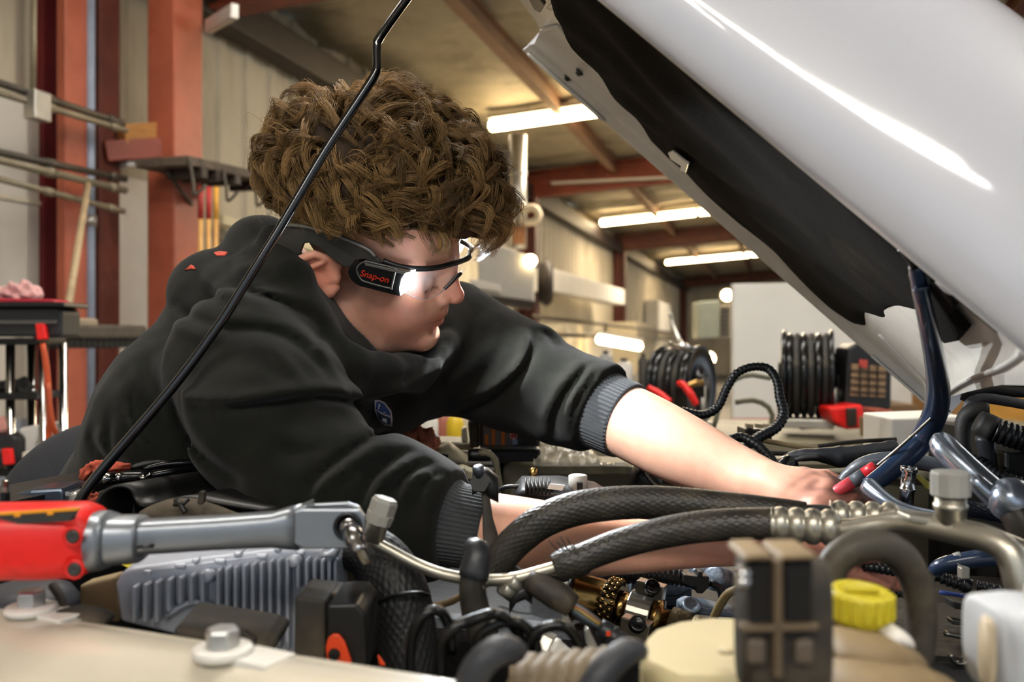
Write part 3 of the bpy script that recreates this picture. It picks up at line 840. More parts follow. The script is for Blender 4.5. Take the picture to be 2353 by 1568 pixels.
def near_cols(V):
    q = topx(V)
    col = np.ones((len(V), 3))*np.array([1.06, 1.05, 1.04])
    h = np.clip((q[:, 0]-1450)/350, 0, 1)
    col *= 1-h[:, None]*np.array([.12, .30, .28])
    gr = np.clip(vnoise(V, 240), 0, 1)*np.clip((q[:, 0]-1800)/80, 0, 1)
    return col*(1-gr[:, None]*.5)
body_piece(near_hand_sdf, np.minimum(near_arm.min(0), P(1990, 1410, .84))-.06, np.maximum(near_arm.max(0), P(2100, 1220, .9))+.06, .0028, near_cols, 1, 7)
# torso and upper arms under the clothes, so the body hangs together
core = PX([(640, 640, 1.16), (690, 860, 1.16), (470, 1010, 1.24), (300, 1200, 1.32)])
def core_sdf(p):
    d = s_chain(p, core, [.05, .085, .09, .10], .04)
    d = smin(d, s_chain(p, [P(690, 840, 1.14), P(590, 850, 1.0), P(730, 1110, .90), P(810, 1150, .87)], [.06, .055, .042, .036], .03), .04)
    d = smin(d, s_chain(p, [P(690, 840, 1.16), P(1000, 830, 1.32), P(1190, 890, 1.265)], [.06, .04, .03], .03), .04)
    return d
body_piece(core_sdf, P(300, 1200, 1.32)+np.array([-.14, -.5, -.14]), np.array([.05, 1.45, CAMH+.16]), .009, lambda V: np.ones((len(V), 3)))

person = thing('person', 'young person in a black hoodie and lamp glasses leaning into the engine bay', 'person', (P(250, 1200, 1.34)[0], 1.34, 0.0))
mesh_from(np.vstack(SKV), np.vstack(SKQ), 'body', m_skin, person, np.vstack(SKC))
# eyes
for c in (.031, -.031):
    o = LW(.0885, .0035, c)
    e = MB(); e.lathe([(-.0115, .0), (-.009, .0075), (-.003, .0112), (.003, .0113), (.008, .0085), (.0105, .005), (.0118, 0)], o, HF, 20)
    e.build('eye', M('eye_white', 'e4ddd4', 0.2, var=0.03, coat=.5), person)

# ---- hoodie
def T(rows, k=.03):
    a, r = PX(rows); return a, r
hp = {
 'torso_n': T([(300, 1215, 1.20, 190), (470, 985, 1.10, 225), (660, 880, 1.08, 200)]),
 'torso_f': T([(300, 1215, 1.42, 190), (500, 960, 1.36, 225), (760, 850, 1.32, 210)]),
 'chest': T([(660, 880, 1.10, 175), (850, 880, 1.17, 120), (960, 850, 1.24, 120)]),
 'sh_n': T([(640, 850, 1.02, 150), (565, 845, .985, 165), (620, 960, .93, 180), (735, 1115, .885, 152), (900, 1165, .862, 142), (985, 1190, .852, 122), (1040, 1204, .846, 100)]),
 'sh_f': T([(860, 800, 1.30, 150), (1030, 800, 1.32, 142), (1180, 862, 1.27, 122), (1300, 915, 1.21, 100), (1372, 935, 1.175, 92), (1395, 950, 1.165, 88)]),
 'bag': T([(486, 672, 1.13, 87), (600, 702, 1.05, 90), (705, 760, 1.00, 62)]),
 'bag2': T([(486, 672, 1.13, 87), (560, 680, 1.25, 90)]),
 'hoodback': T([(600, 575, 1.16, 82), (640, 650, 1.10, 86), (690, 760, 1.03, 78)]),
 'collar': T([(640, 560, 1.08, 46), (672, 640, 1.03, 44), (700, 712, 1.005, 44), (742, 790, .995, 46), (812, 838, 1.0, 44), (880, 858, 1.04, 44), (960, 850, 1.12, 44), (1000, 800, 1.2, 44)]),
 'back_hi': T([(520, 760, 1.12, 130), (640, 760, 1.08, 120)]),
 'hip': T([(262, 1110, 1.30, 120), (250, 1250, 1.33, 175)]),
}
FOLDS = [  # polyline in photograph pixels, width, groove depth, ridge height, ridge side
 ([(525, 597), (536, 639), (567, 668), (633, 691), (713, 724), (740, 752), (732, 776), (705, 802)], 14, .007, .005, -1),
 ([(449, 620), (466, 663), (505, 692), (560, 706)], 16, .007, .005, -1),
 ([(385, 690), (420, 720), (480, 745), (545, 757)], 16, .008, .005, 1),
 ([(492, 767), (548, 757), (643, 767), (704, 809), (761, 870), (790, 925)], 17, .007, .006, -1),
 ([(393, 880), (400, 930), (430, 1003), (492, 1069), (560, 1110)], 15, .013, .006, -1),
 ([(407, 932), (501, 944), (619, 930), (737, 915), (831, 932), (872, 980)], 15, .013, .012, -1),
 ([(640, 790), (700, 850), (735, 920)], 22, .006, .004, 1),
 ([(560, 830), (640, 850), (700, 905)], 26, .005, .003, 1),
 ([(699, 1158), (718, 1111), (770, 1064), (855, 1007), (905, 990)], 15, .015, .012, 1),
 ([(820, 1180), (850, 1110), (900, 1060), (955, 1032)], 13, .013, .010, 1),
 ([(905, 1170), (920, 1110), (962, 1072), (1003, 1070)], 12, .012, .009, 1),
 ([(960, 1190), (968, 1130), (995, 1092), (1020, 1090)], 9, .008, .006, 1),
 ([(600, 1010), (680, 1040), (760, 1030)], 22, .005, .003, -1),
 ([(256, 955), (249, 1017), (270, 1060), (330, 1095)], 12, .010, .006, -1),
 ([(222, 974), (211, 1010), (242, 1055), (300, 1078)], 12, .010, .006, -1),
 ([(300, 880), (300, 940), (330, 1010), (400, 1060)], 14, .008, .005, 1),
 ([(340, 800), (345, 870), (380, 930)], 16, .006, .004, 1),
 ([(1222, 750), (1226, 793), (1209, 843), (1174, 885), (1121, 923), (1050, 945)], 12, .014, .010, 1),
 ([(1235, 760), (1262, 772), (1282, 800)], 10, .006, .004, -1),
 ([(1360, 828), (1331, 866), (1297, 908), (1272, 965), (1276, 1005)], 12, .012, .008, 1),
 ([(1375, 848), (1350, 888), (1322, 938), (1314, 1000)], 9, .009, .006, 1),
 ([(1090, 700), (1080, 780), (1040, 850), (980, 900)], 20, .006, .004, 1),
 ([(1150, 720), (1150, 790), (1110, 860), (1040, 910)], 18, .005, .004, 1),
 ([(1000, 700), (1010, 780), (960, 850)], 16, .006, .004, -1),
 ([(870, 885), (930, 870), (985, 830)], 14, .007, .004, 1),
 ([(760, 830), (800, 880), (820, 930)], 14, .006, .004, 1),
]
def fold_disp(p):
    q = topx(p); out = np.zeros(len(p))
    for poly, w, g, r, side in FOLDS:
        pl = np.array(poly, float); lo = pl.min(0)-4*w; hi = pl.max(0)+4*w
        m = np.all((q > lo) & (q < hi), axis=1)
        if not m.any(): continue
        pl = crom(pl, 4)
        d, sg, tt = poly_dist(q[m], pl)
        tp = np.clip(np.sin(np.pi*tt), 0, 1)**.6
        sd = d*sg*side
        out[m] += tp*(-.8*g*np.exp(-(d/(w*.75))**2)+.9*r*np.exp(-((sd-1.5*w)/(w*1.25))**2))
    return out
def hoodie_raw(p):
    d = s_chain(p, *hp['torso_n'], .05)
    d = smin(d, s_chain(p, *hp['torso_f'], .05), .07)
    d = smin(d, s_chain(p, *hp['hip'], .05), .04)
    d = smin(d, s_chain(p, *hp['chest'], .04), .04)
    d = smin(d, s_chain(p, *hp['back_hi'], .04), .04)
    d = smin(d, s_chain(p, *hp['sh_n'], .03), .030)
    d = smin(d, s_chain(p, *hp['sh_f'], .03), .030)
    d = smin(d, s_chain(p, *hp['bag'], .02), .018)
    d = smin(d, s_chain(p, *hp['bag2'], .02), .02)
    d = smin(d, s_chain(p, *hp['hoodback'], .02), .018)
    return smin(d, s_chain(p, *hp['collar'], .01), .010)
def hoodie_sdf(p):
    d = hoodie_raw(p)
    near = np.abs(d) < .08
    if near.any():
        pn = p[near]
        dd = d[near]-fold_disp(pn)-.0022*vnoise(pn, 42)-.0010*vnoise(pn+3.1, 95)
        d = d.copy(); d[near] = dd
    # room for the head and the jaw
    q = (p-HO)@HB.T; q[:, 2] = np.abs(q[:, 2])
    face = np.minimum(s_ell(q, (.062, -.012, 0), (.066, .092, .074)), s_ell(q, (.0, .055, 0), (.115, .09, .085)))
    face = np.minimum(face, s_cone(q, (.02, -.06, .03), (.090, -.078, 0), .03, .026))
    d = smax(d, -(face-.004), .008)
    # open ends at the cuffs
    for a, b in ((P(1040, 1204, .846), P(1120, 1220, .836)), (P(1384, 940, 1.17), P(1440, 968, 1.15))):
        n = (b-a)/np.linalg.norm(b-a)
        d = np.where(np.linalg.norm(p-a, axis=1) < .14, smax(d, (p-a)@n, .004), d)
    return d
V, Q = nets(hoodie_sdf, (P(120, 1100, 1.3)[0]-.22, .74, CAMH-.50), (.17, 1.56, CAMH+.20), .0046)
V = lap(V, Q, 3)
hoodie = mesh_from(V, Q, 'hoodie', m_hoodie, person)
def hit(px, py, d0=.6, d1=1.6, f=hoodie_sdf):
    ds = np.linspace(d0, d1, 900); pp = np.array([P(px, py, d) for d in ds]); v = f(pp)
    i = np.argmax(v < 0)
    return pp[i] if v[i] < 0 else P(px, py, 1.1)
# ribbed cuffs
def cuff(rows, name, label, nrib):
    a = crom(rows, 8); pts, rr = PX(a)
    g = MB(); g.tube(pts, rr, nrib*6, caps=False, rib=(nrib, .016))
    e = pts[-1]; n = (pts[-1]-pts[-2]); n /= np.linalg.norm(n)
    lip = [pts[-1], pts[-1]+n*.003, pts[-1]+n*.002, pts[-1]-n*.02]
    g.tube(lip, [rr[-1], rr[-1]*.985, rr[-1]*.93, rr[-1]*.93], nrib*6, caps=False, rib=(nrib, .012))
    o = g.build(name, m_rib, person); o['label'] = label
    return o
cuff([(1012, 1196, .849, 116), (1030, 1201, .847, 101), (1052, 1207, .845, 95), (1085, 1213, .841, 93), (1118, 1219, .837, 92)], 'cuff', 'ribbed charcoal knit cuff', 56)
cuff([(1352, 926, 1.185, 97), (1375, 938, 1.175, 92), (1400, 950, 1.165, 90), (1438, 967, 1.15, 89)], 'cuff', 'ribbed charcoal knit cuff', 56)
# chest badge, stitched on
def conform(px_poly, lift, thick, name, mat, n=7):
    """patch lying on the hoodie: outline given in pixels"""
    pl = np.array(px_poly, float); c = pl.mean(0)
    rows = []
    for a in np.linspace(0, 1, n):
        rows.append([hit(*(c+(q-c)*a))-np.array([0, lift, 0]) for q in np.vstack([pl, pl[:1]])])
    return MB().grid(rows).build(name, mat, person, solid=thick)
b0 = [(861, 920), (872, 919), (884, 925), (899, 944), (902, 962), (901, 980), (884, 978), (868, 962), (861, 945)]
conform(b0, .0016, .001, 'badge', M('badge_white', 'b9bcc4', 0.7, var=.05), 6)
conform([(864, 924), (872, 923), (883, 929), (896, 946), (898, 956), (880, 950), (864, 940)], .0028, .001, 'badge_blue', M('badge_blue', '2c4a86', 0.7, var=.08), 6)
conform([(866, 944), (880, 953), (898, 960), (899, 976), (885, 974), (870, 960)], .0028, .001, 'badge_navy', M('badge_navy', '20304f', 0.7, var=.08), 6)
def text(txt, size, o, ax_x, ax_y, mat, parent, name='lettering', ext=.0004, shear=0.0):
    cu = bpy.data.curves.new(name, 'FONT'); cu.body = txt; cu.size = size; cu.extrude = ext; cu.align_x = 'CENTER'; cu.align_y = 'CENTER'; cu.shear = shear
    cu.offset = size*.012
    tmp = bpy.data.objects.new('tmp_text', cu); C.objects.link(tmp)
    bpy.context.view_layer.update()
    me = bpy.data.meshes.new_from_object(tmp.evaluated_get(bpy.context.evaluated_depsgraph_get()))
    bpy.data.objects.remove(tmp); bpy.data.curves.remove(cu)
    me.name = name; me.materials.clear(); me.materials.append(mat)
    ob = bpy.data.objects.new(name, me); C.objects.link(ob)
    x = Vector(ax_x).normalized(); y = Vector(ax_y); y = (y-x*y.dot(x)).normalized(); z = x.cross(y)
    ob.parent = parent
    ob.matrix_local = Matrix.Translation(Vector(o)-Vector(WO[parent.name])) @ Matrix((x, y, z)).transposed().to_4x4()
    return ob
m_badge_w = M('badge_letter', 'd6d8de', 0.7, var=.02)
pA, pB = hit(872, 956), hit(898, 972)
text('TIVE', .0085, (pA+pB)/2-np.array([0, .0065, 0]), pB-pA, UP, m_badge_w, person)
pA, pB = hit(866, 932), hit(880, 938)
text('P', .0095, (pA+pB)/2-np.array([0, .0065, 0]), pB-pA, UP, m_badge_w, person)
# red print showing on the back of the shoulder
m_redprint = M('red_print', 'c24a35', 0.7, var=.1)
conform([(425, 622), (440, 609), (446, 612), (452, 620), (440, 618)], .001, .001, 'back_print', m_redprint, 4)
conform([(492, 581), (505, 578), (524, 580), (518, 588), (498, 588)], .001, .001, 'back_print', m_redprint, 4)
# trousers and boots (the legs go down behind the truck front)
leg_pts = lambda dx, dy: [P(255, 1215, 1.33), P(240, 1330, 1.36)+np.array([dx*.3, dy*.4, 0]), np.array([-.66+dx, 1.40+dy, .52]), np.array([-.68+dx, 1.42+dy, .10])]
def leg_sdf(p):
    d = s_chain(p, leg_pts(0, -.10), [.15, .12, .085, .08], .05)
    return smin(d, s_chain(p, leg_pts(-.03, .14), [.15, .12, .085, .08], .05), .03)
V, Q = nets(leg_sdf, (-1.0, 1.0, .02), (-.3, 1.8, CAMH-.15), .012)
mesh_from(V, Q, 'trousers', m_trouser, person)
for dy in (-.10, .14):
    c = np.array([-.68-(.03 if dy > 0 else 0), 1.42+dy, 0])
    def boot(p): return smax(smin(s_cone(p, c+np.array([0, 0, .07]), c+np.array([.15, 0, .045]), .06, .045), s_cone(p, c+np.array([0, 0, .06]), c+np.array([0, 0, .17]), .06, .062), .03), -p[:, 2], .01)
    V, Q = nets(boot, c-np.array([.1, .1, .03]), c+np.array([.25, .1, .28]), .010)
    mesh_from(V, Q, 'boot', m_black, person)
# ---- hair: dark under-layer plus combed locks of strands
def hair_base_sdf(p):
    q = (p-HO)@HB.T
    d = s_ell(q, (.004, .092, 0), (.136, .098, .093))
    d = smin(d, s_ell(q, (.108, .092, 0), (.036, .030, .052)), .03)
    nz = .006*vnoise(q, 150)+.004*vnoise(q+2.0, 320)
    d = d-nz
    m = q.copy(); m[:, 2] = np.abs(m[:, 2])
    lim = np.interp(q[:, 0], [-.14, -.08, -.045, .0, .055, .085, .11, .15], [.022, .040, .056, .062, .070, .080, .078, .072])
    return smax(d, lim-q[:, 1], .006)
V, Q = nets(hair_base_sdf, HO-np.array([.22, .18, .12]), HO+np.array([.26, .20, .28]), .004, 0)
mesh_from(V, Q, 'hair_under', m_hairbase, person)
rs = np.random.RandomState(11)
def make_hair(nl, ns, npnt, seed, fly=False):
    rs = np.random.RandomState(seed)
    D = rs.normal(size=(nl*3, 3)); D /= np.linalg.norm(D, axis=1)[:, None]
    sk_c = np.array([.008, .080, 0]); sk_r = np.array([.104, .082, .080])
    sh_c = np.array([.004, .104, 0]); sh_r = np.array([.150, .116, .106])
    root = sk_c+D*sk_r
    ok = (root[:, 1] > np.interp(root[:, 0], [-.1, -.05, 0, .05, .08, .115], [.035, .05, .055, .066, .075, .085])) & (root[:, 2] > -.07)
    D = D[ok][:nl]; root = root[ok][:nl]; nl = len(D)
    shell = sh_c+D*sh_r*rs.uniform(.86, 1.03, (nl, 1))
    # the mop stands higher on top and towards the forehead
    shell[:, 0] += .018*np.clip((D[:, 0]-.3)/.6, 0, 1)
    crown = np.array([-.06, .21, .0])
    nrm = D/sh_r; nrm /= np.linalg.norm(nrm, axis=1)[:, None]
    fl = shell-crown; fl -= nrm*np.sum(fl*nrm, 1)[:, None]; fl /= np.linalg.norm(fl, axis=1)[:, None]+1e-6
    ang = 1.5*vnoise(shell+.7, 38)+.8*vnoise(shell+5.2, 80)+rs.normal(0, .22, nl)
    bi = np.cross(nrm, fl)
    fl = fl*np.cos(ang)[:, None]+bi*np.sin(ang)[:, None]; bi = np.cross(nrm, fl)
    L = rs.uniform(.045, .085, nl)*np.where(D[:, 1] < .0, .7, 1.0)
    turns = rs.uniform(.35, 1.1, nl)*rs.choice([-1, 1], nl); ph = rs.uniform(0, 6.28, nl)
    hr = rs.uniform(.004, .0105, nl)
    tau = np.linspace(0, 1, npnt)
    g = np.zeros((nl, npnt, 3))
    for i, t in enumerate(tau):
        k = np.clip(t/.55, 0, 1); k = k*k*(3-2*k)
        base = root*(1-k)+shell*k
        tt = max(0, t-.22)/.78
        base = base+fl*(L*tt)[:, None]
        # follow the roundness of the head
        qv = (base-sh_c)/sh_r; rr = np.linalg.norm(qv, axis=1)[:, None]
        lim = np.linalg.norm((shell-sh_c)/sh_r, axis=1)[:, None]
        base = np.where(rr > lim, sh_c+qv/rr*lim*sh_r, base)
        a = ph+turns*6.283*t
        amp = hr*np.clip((t-.15)/.4, 0, 1)
        g[:, i] = base+bi*(np.cos(a)*amp)[:, None]+nrm*(np.sin(a)*amp)[:, None]
    for _ in range(3):
        g[:, 1:-1] = .25*g[:, :-2]+.5*g[:, 1:-1]+.25*g[:, 2:]
    # strands inside each lock
    rad = rs.uniform(.0045, .0095, nl)
    a = rs.uniform(0, 6.283, (nl, ns)); rr = np.sqrt(rs.uniform(0, 1, (nl, ns)))*rad[:, None]
    taper = np.interp(tau, [0, .35, .8, 1], [.8, 1.0, .7, .38 if not fly else 1.6])
    off = bi[:, None, None, :]*(np.cos(a)*rr)[:, :, None, None]+nrm[:, None, None, :]*(np.sin(a)*rr)[:, :, None, None]
    S = g[:, None]+off*taper[None, None, :, None]
    wob = rs.normal(0, 1, (nl, ns, 3)); fr = rs.uniform(4, 9, (nl, ns)); p2 = rs.uniform(0, 6.28, (nl, ns))
    w = np.sin(fr[:, :, None]*tau[None, None]+p2[:, :, None])*(tau**1.1)[None, None]*(.0014 if not fly else .009)
    S = S+wob[:, :, None, :]*w[..., None]
    S = S.reshape(-1, npnt, 3)
    # keep strands off the face
    lim = np.interp(S[:, :, 0], [-.14, -.08, -.045, .0, .055, .085, .11, .15], [.012, .026, .040, .044, .050, .052, .046, .040])
    S[:, :, 1] = np.maximum(S[:, :, 1], lim+rs.uniform(-.004, .012, (len(S), 1)))
    lc = rs.uniform(.38, 1.15, nl); cc = np.repeat(lc, ns)[:, None]*rs.uniform(.85, 1.15, (nl*ns, 1))
    warm = np.array([[1.0, .97, .90]])
    return S, cc*warm
def hair_mesh(S, cols, r, name):
    n, k, _ = S.shape
    Wp = HO+S.reshape(-1, 3)@HB
    Wp = Wp.reshape(n, k, 3)
    tg = np.gradient(Wp, axis=1); tg /= np.linalg.norm(tg, axis=2)[..., None]+1e-9
    u = np.cross(tg, np.array([.3, .8, .52])); u /= np.linalg.norm(u, axis=2)[..., None]+1e-9
    v = np.cross(tg, u)
    rad = r*np.interp(np.linspace(0, 1, k), [0, .6, 1], [1, .9, .35])
    ring = [Wp+(u*math.cos(a)+v*math.sin(a))*rad[None, :, None] for a in (0, 2.094, 4.189)]
    V = np.stack(ring, 2).reshape(-1, 3)
    b = (np.arange(n)[:, None]*k+np.arange(k-1)[None]).reshape(-1)*3
    Q = np.concatenate([np.stack([b+j, b+(j+1) % 3, b+3+(j+1) % 3, b+3+j], 1) for j in range(3)])
    cv = np.repeat(cols, k*3, axis=0)
    return V, Q, cv
S1, c1 = make_hair(820, 30, 13, 3)
S2, c2 = make_hair(260, 5, 13, 8, True)
V1, Q1, k1 = hair_mesh(S1, c1, .00030, 'hair'); V2, Q2, k2 = hair_mesh(S2, c2*1.1, .00024, 'hair')
ho_ = mesh_from(np.vstack([V1, V2]), np.vstack([Q1, Q2+len(V1)]), 'hair', m_hair, person, np.vstack([k1, k2]))
ho_['label'] = 'short curly brown hair'; ho_['kind'] = 'stuff'

# ------------------------------------------------------------------ lamp glasses
m_frame = M('frame_grey', '33322f', 0.5, var=0.1, scale=30, bump=.05)
m_frameb = M('frame_black', '0f1011', 0.35, var=0.1, scale=30)
m_trim = M('lamp_silver', '6d6b66', 0.45, metal=.4, var=0.08)
m_lens = M('clear_lens', 'f4f7fa', 0.03, var=0, alpha=0.14, spec=1.0, coat=1.0)
m_led = M('led_white', 'ffffff', 0.3, var=0, emit='eef6ff', estr=60)
m_redtxt = M('lamp_red_letter', 'c0341f', 0.5, var=.05)
gl = thing('lamp_glasses', 'clear safety glasses with a lit lamp on each temple, worn by the person', 'glasses', LW(.05, .0, .09))
TMP = [(636, 524), (662, 513), (700, 519), (745, 531), (800, 551), (850, 576), (880, 600), (868, 607), (842, 594), (822, 596), (808, 612), (796, 613), (764, 590), (738, 567), (714, 556), (702, 558), (692, 584), (672, 580), (650, 566), (634, 552)]
for sg in (1, -1):
    def M_(p):      # mirror to the other side of the head
        q = (p-HO)@HB.T; return LW(q[0], q[1], q[2]*sg)
    cs = lambda x: float(np.interp(x, [630, 700, 800, 880], [.082, .091, .088, .083]))
    g = MB(); g.prism([M_(LP(x, y, cs(x))) for x, y in TMP], HSd*sg*.004); g.build('temple', m_frame, gl, bevel=.001)
    TT = [(640, 520), (700, 523), (770, 543), (840, 573), (862, 592)]
    g = MB(); g.tube(crom([M_(LP(x, y-2, cs(x)+.003)) for x, y in TT], 6), .0026, 8); g.build('temple_edge', m_trim, gl)
    # lamp housing
    HSG = [(816, 606), (828, 597), (846, 596), (880, 604), (940, 618), (951, 623), (947, 636), (930, 668), (922, 672), (860, 656), (836, 650), (818, 636), (811, 620)]
    hz = .082
    g = MB(); g.prism([M_(LP(x, y, hz)) for x, y in crom(HSG, 4, closed=True)], HSd*sg*.013); hs = g.build('lamp_housing', m_frameb, gl, bevel=.002)
    TR = [(818, 616), (826, 602), (842, 599), (880, 608), (908, 615), (905, 622), (880, 616), (844, 607), (830, 612), (822, 626), (836, 641), (866, 651), (897, 660), (905, 622), (910, 622), (901, 665), (864, 656), (834, 646), (818, 628)]
    rim = [(820, 622), (824, 610), (838, 602), (846, 602), (908, 617), (908, 626), (900, 660), (896, 663), (840, 648), (828, 640)]
    g = MB(); g.tube(crom([M_(LP(x, y, hz+.0135)) for x, y in rim], 3, closed=True), .0011, 6, closed=True); g.build('lamp_rim', m_trim, hs)
    g = MB(); g.prism([M_(LP(x, y, hz+.006)) for x, y in ((845, 600), (905, 613), (948, 622), (950, 628), (905, 620), (845, 606))], HSd*sg*.0085); g.build('lamp_top_trim', m_trim, hs, bevel=.0006)
    led = [(955, 620), (950, 642), (936, 668), (929, 673), (926, 658), (931, 636), (940, 622)]
    g = MB(); g.prism([M_(LP(x, y, hz+.004)) for x, y in led], HSd*sg*.0105); g.build('led_strip', m_led, hs)
    g = MB(); g.prism([M_(LP(x, y, hz+.004)) for x, y in ((872, 658), (886, 662), (886, 668), (872, 665))], HSd*sg*.006); g.build('switch', m_frameb, hs, bevel=.0005)
    if sg == 1:
        a, b = LP(822, 626, hz+.0142), LP(896, 645, hz+.0142)
        text('Snap-on', .0106, (a+b)/2+HSd*.0004+(b-a)*.02, b-a, HU, m_redtxt, hs, shear=.25)
    # spot from the lamp towards the work
    ld = bpy.data.lights.new('lamp_beam', 'SPOT'); ld.energy = 8.5; ld.spot_size = math.radians(128); ld.spot_blend = .85; ld.shadow_soft_size = .006; ld.color = (.93, .97, 1.0)
    lo = bpy.data.objects.new('lamp_beam', ld); C.objects.link(lo); lo.parent = gl
    wp = M_(LP(950, 646, hz+.012))+HF*.008
    lo.location = Vector(wp-WO[gl.name])
    tgt = Vector(P(1560, 1150, .92)-wp)
    lo.rotation_euler = tgt.to_track_quat('-Z', 'Y').to_euler()
# brow bar and lenses
TOPB = [LP(880, 600, .084), LP(915, 612, .080), LP(960, 618, .070), LP(1005, 615, .054), LP(1040, 606, .034), LP(1062, 599, .014)]
loc_ = lambda p: (p-HO)@HB.T
tb_ = [loc_(p) for p in TOPB]; mid = [np.array([tb_[-1][0]+.003, tb_[-1][1]+.001, 0])]
full = tb_+mid+[np.array([q[0], q[1], -q[2]]) for q in tb_[::-1]]
bar = crom([LW(*q) for q in full], 6)
MB().tube(bar, .0034, 10, ell=(1.0, 1.0)).build('brow_bar', m_frameb, gl)
BOT = [LP(926, 672, .078), LP(955, 684, .068), (LP(982, 688, .050)), LP(1008, 676, .034), LP(1034, 651, .018), LP(1050, 632, .006)]
TOP = [LP(920, 613, .080), LP(960, 618, .070), LP(1005, 615, .054), LP(1035, 607, .036), LP(1054, 602, .020), LP(1062, 599, .008)]
for sg in (1, -1):
    t_ = crom([loc_(p)*np.array([1, 1, sg]) for p in TOP], 5); b_ = crom([loc_(p)*np.array([1, 1, sg]) for p in BOT], 5)
    G = [[LW(*(t_[i]*(1-k)+b_[i]*k+np.array([.004*math.sin(math.pi*k), 0, .004*sg*math.sin(math.pi*k)]))) for k in np.linspace(0, 1, 7)] for i in range(len(t_))]
    MB().grid(G).build('lens', m_lens, gl)
    MB().tube([LW(*q) for q in b_], .0005, 6).build('lens_edge', M('lens_edge', 'c9d2d6', .1, alpha=.5), gl)
np_ = [LW(.1105, .000, .014), LW(.116, .009, .0095), LW(.1205, .0165, .006), LW(.1225, .0195, 0), LW(.1205, .0165, -.006), LW(.116, .009, -.0095), LW(.1105, .000, -.014)]
MB().tube(crom(np_, 5), .0022, 8).build('nose_bridge', m_frameb, gl)
# ------------------------------------------------------------------ engine bay: near side
m_rubber = M('black_rubber', '232220', 0.6, var=0.25, scale=20, col2='5b5140', mix2=0.68, bump=0.15, bscale=200)
m_braid = M('braided_sleeve', '2f2c27', 0.42, var=0.25, scale=25, col2='5d5444', mix2=0.68, sharp=.2, rvar=.1)
m_braidk = M('braided_black', '1f1f1f', 0.5, var=0.25, scale=25, col2='4b463a', mix2=0.72)
m_alu = M('aluminium', 'b9b3a4', 0.36, metal=0.85, var=0.15, scale=20, bump=.06, bscale=150)
m_alublue = M('cast_module', 'c6ccd8', 0.42, metal=0.3, var=0.10, scale=22, col2='c4b8a2', mix2=0.74, bump=.12, bscale=220)
m_chrome = M('chrome_steel', 'c4c4c4', 0.14, metal=1.0, var=0.08, scale=30)
m_gun = M('gunmetal', '8d9298', 0.36, metal=0.75, var=0.06, scale=14)
m_bluehose = M('coolant_hose', '26364f', 0.24, var=0.2, scale=18, coat=.4)
m_silver = M('silver_pipe', 'aab4c2', 0.25, metal=0.85, var=0.1, scale=14)
m_conv = M('convoluted_black', '141618', 0.32, var=0.2, scale=20)
m_toolred = M('tool_red', 'e0211b', 0.38, var=0.06, scale=20, col2='b31712', mix2=0.7)
m_greycap = M('grey_cap', '9c9a92', 0.55, var=0.08, scale=20, bump=.05)
m_gold = M('oiled_bronze', '9a7a48', 0.22, metal=1.0, var=0.2, scale=25)
m_steelcap = M('oiled_steel', '8d8a80', 0.25, metal=0.95, var=0.15, scale=25)
m_yellow = M('yellow_plastic', 'c8b82a', 0.45, var=0.1, scale=20, col2='b79f18', mix2=.68)
m_tank = M('translucent_tank', 'bdb189', 0.5, var=0.06, scale=12, sss=.3)
m_orange = M('orange_lever', 'e0481e', 0.45, var=0.1)
m_tan = M('tan_dust_metal', '8f7a58', 0.6, metal=.1, var=0.2, scale=16, col2='4a3b28', mix2=.6, sharp=.2, bump=.15)
m_tape = M('cloth_tape', '26282c', 0.4, var=0.25, scale=24, col2='484b50', mix2=.66, bump=.4, bscale=90)

def resample(pts, step):
    pts = np.array(pts, float); seg = np.linalg.norm(np.diff(pts[:, :3], axis=0), axis=1); s = np.concatenate([[0], np.cumsum(seg)])
    n = max(4, int(s[-1]/step)); t = np.linspace(0, s[-1], n)
    return np.stack([np.interp(t, s, pts[:, k]) for k in range(pts.shape[1])], 1), t
def hose(rows, mat, name, parent=None, weave=None, corr=None, step=.004, seg=18, caps=True, wrap=None):
    a = crom(rows, 10); pts, rr = PX(a)
    q, s = resample(np.hstack([pts, rr[:, None]]), step)
    pts, r = q[:, :3], q[:, 3]
    if corr: r = r*(1+corr[1]*np.clip(np.sin(2*math.pi*s/corr[0])*2.2, -1, 1))
    if wrap: r = r*(1+wrap[1]*np.abs(((s/wrap[0]) % 1)-.5)+.02*np.sin(s*310))
    if not weave:
        g = MB(); g.tube(pts, r, seg, caps=caps)
    else:
        nt, pitch, amp = weave; seg = nt*5
        tg, U, V = frames(pts); th = np.linspace(0, 2*math.pi, seg, endpoint=False)
        k = 1-amp*.5+amp*np.maximum(np.cos(nt*th[None]+2*math.pi*s[:, None]/pitch), np.cos(nt*th[None]-2*math.pi*s[:, None]/pitch))
        vs = pts[:, None]+(U[:, None]*np.cos(th)[None, :, None]+V[:, None]*np.sin(th)[None, :, None])*(r[:, None]*k)[..., None]
        n = len(pts); fs = [[i*seg+j, i*seg+(j+1) % seg, (i+1)*seg+(j+1) % seg, (i+1)*seg+j] for i in range(n-1) for j in range(seg)]
        fs += [list(range(seg))[::-1], [(n-1)*seg+j for j in range(seg)]]
        g = MB(); g.add(vs.reshape(-1, 3), fs)
    return g.build(name, mat, parent)
def bead_tube(p0, p1, prof, mat, name, parent, seg=24):
    """turned piece between two points; prof rows (fraction, radius m)"""
    p0, p1 = np.array(p0), np.array(p1); L = np.linalg.norm(p1-p0)
    return MB().lathe([(f*L, r) for f, r in prof], p0, p1-p0, seg).build(name, mat, parent)
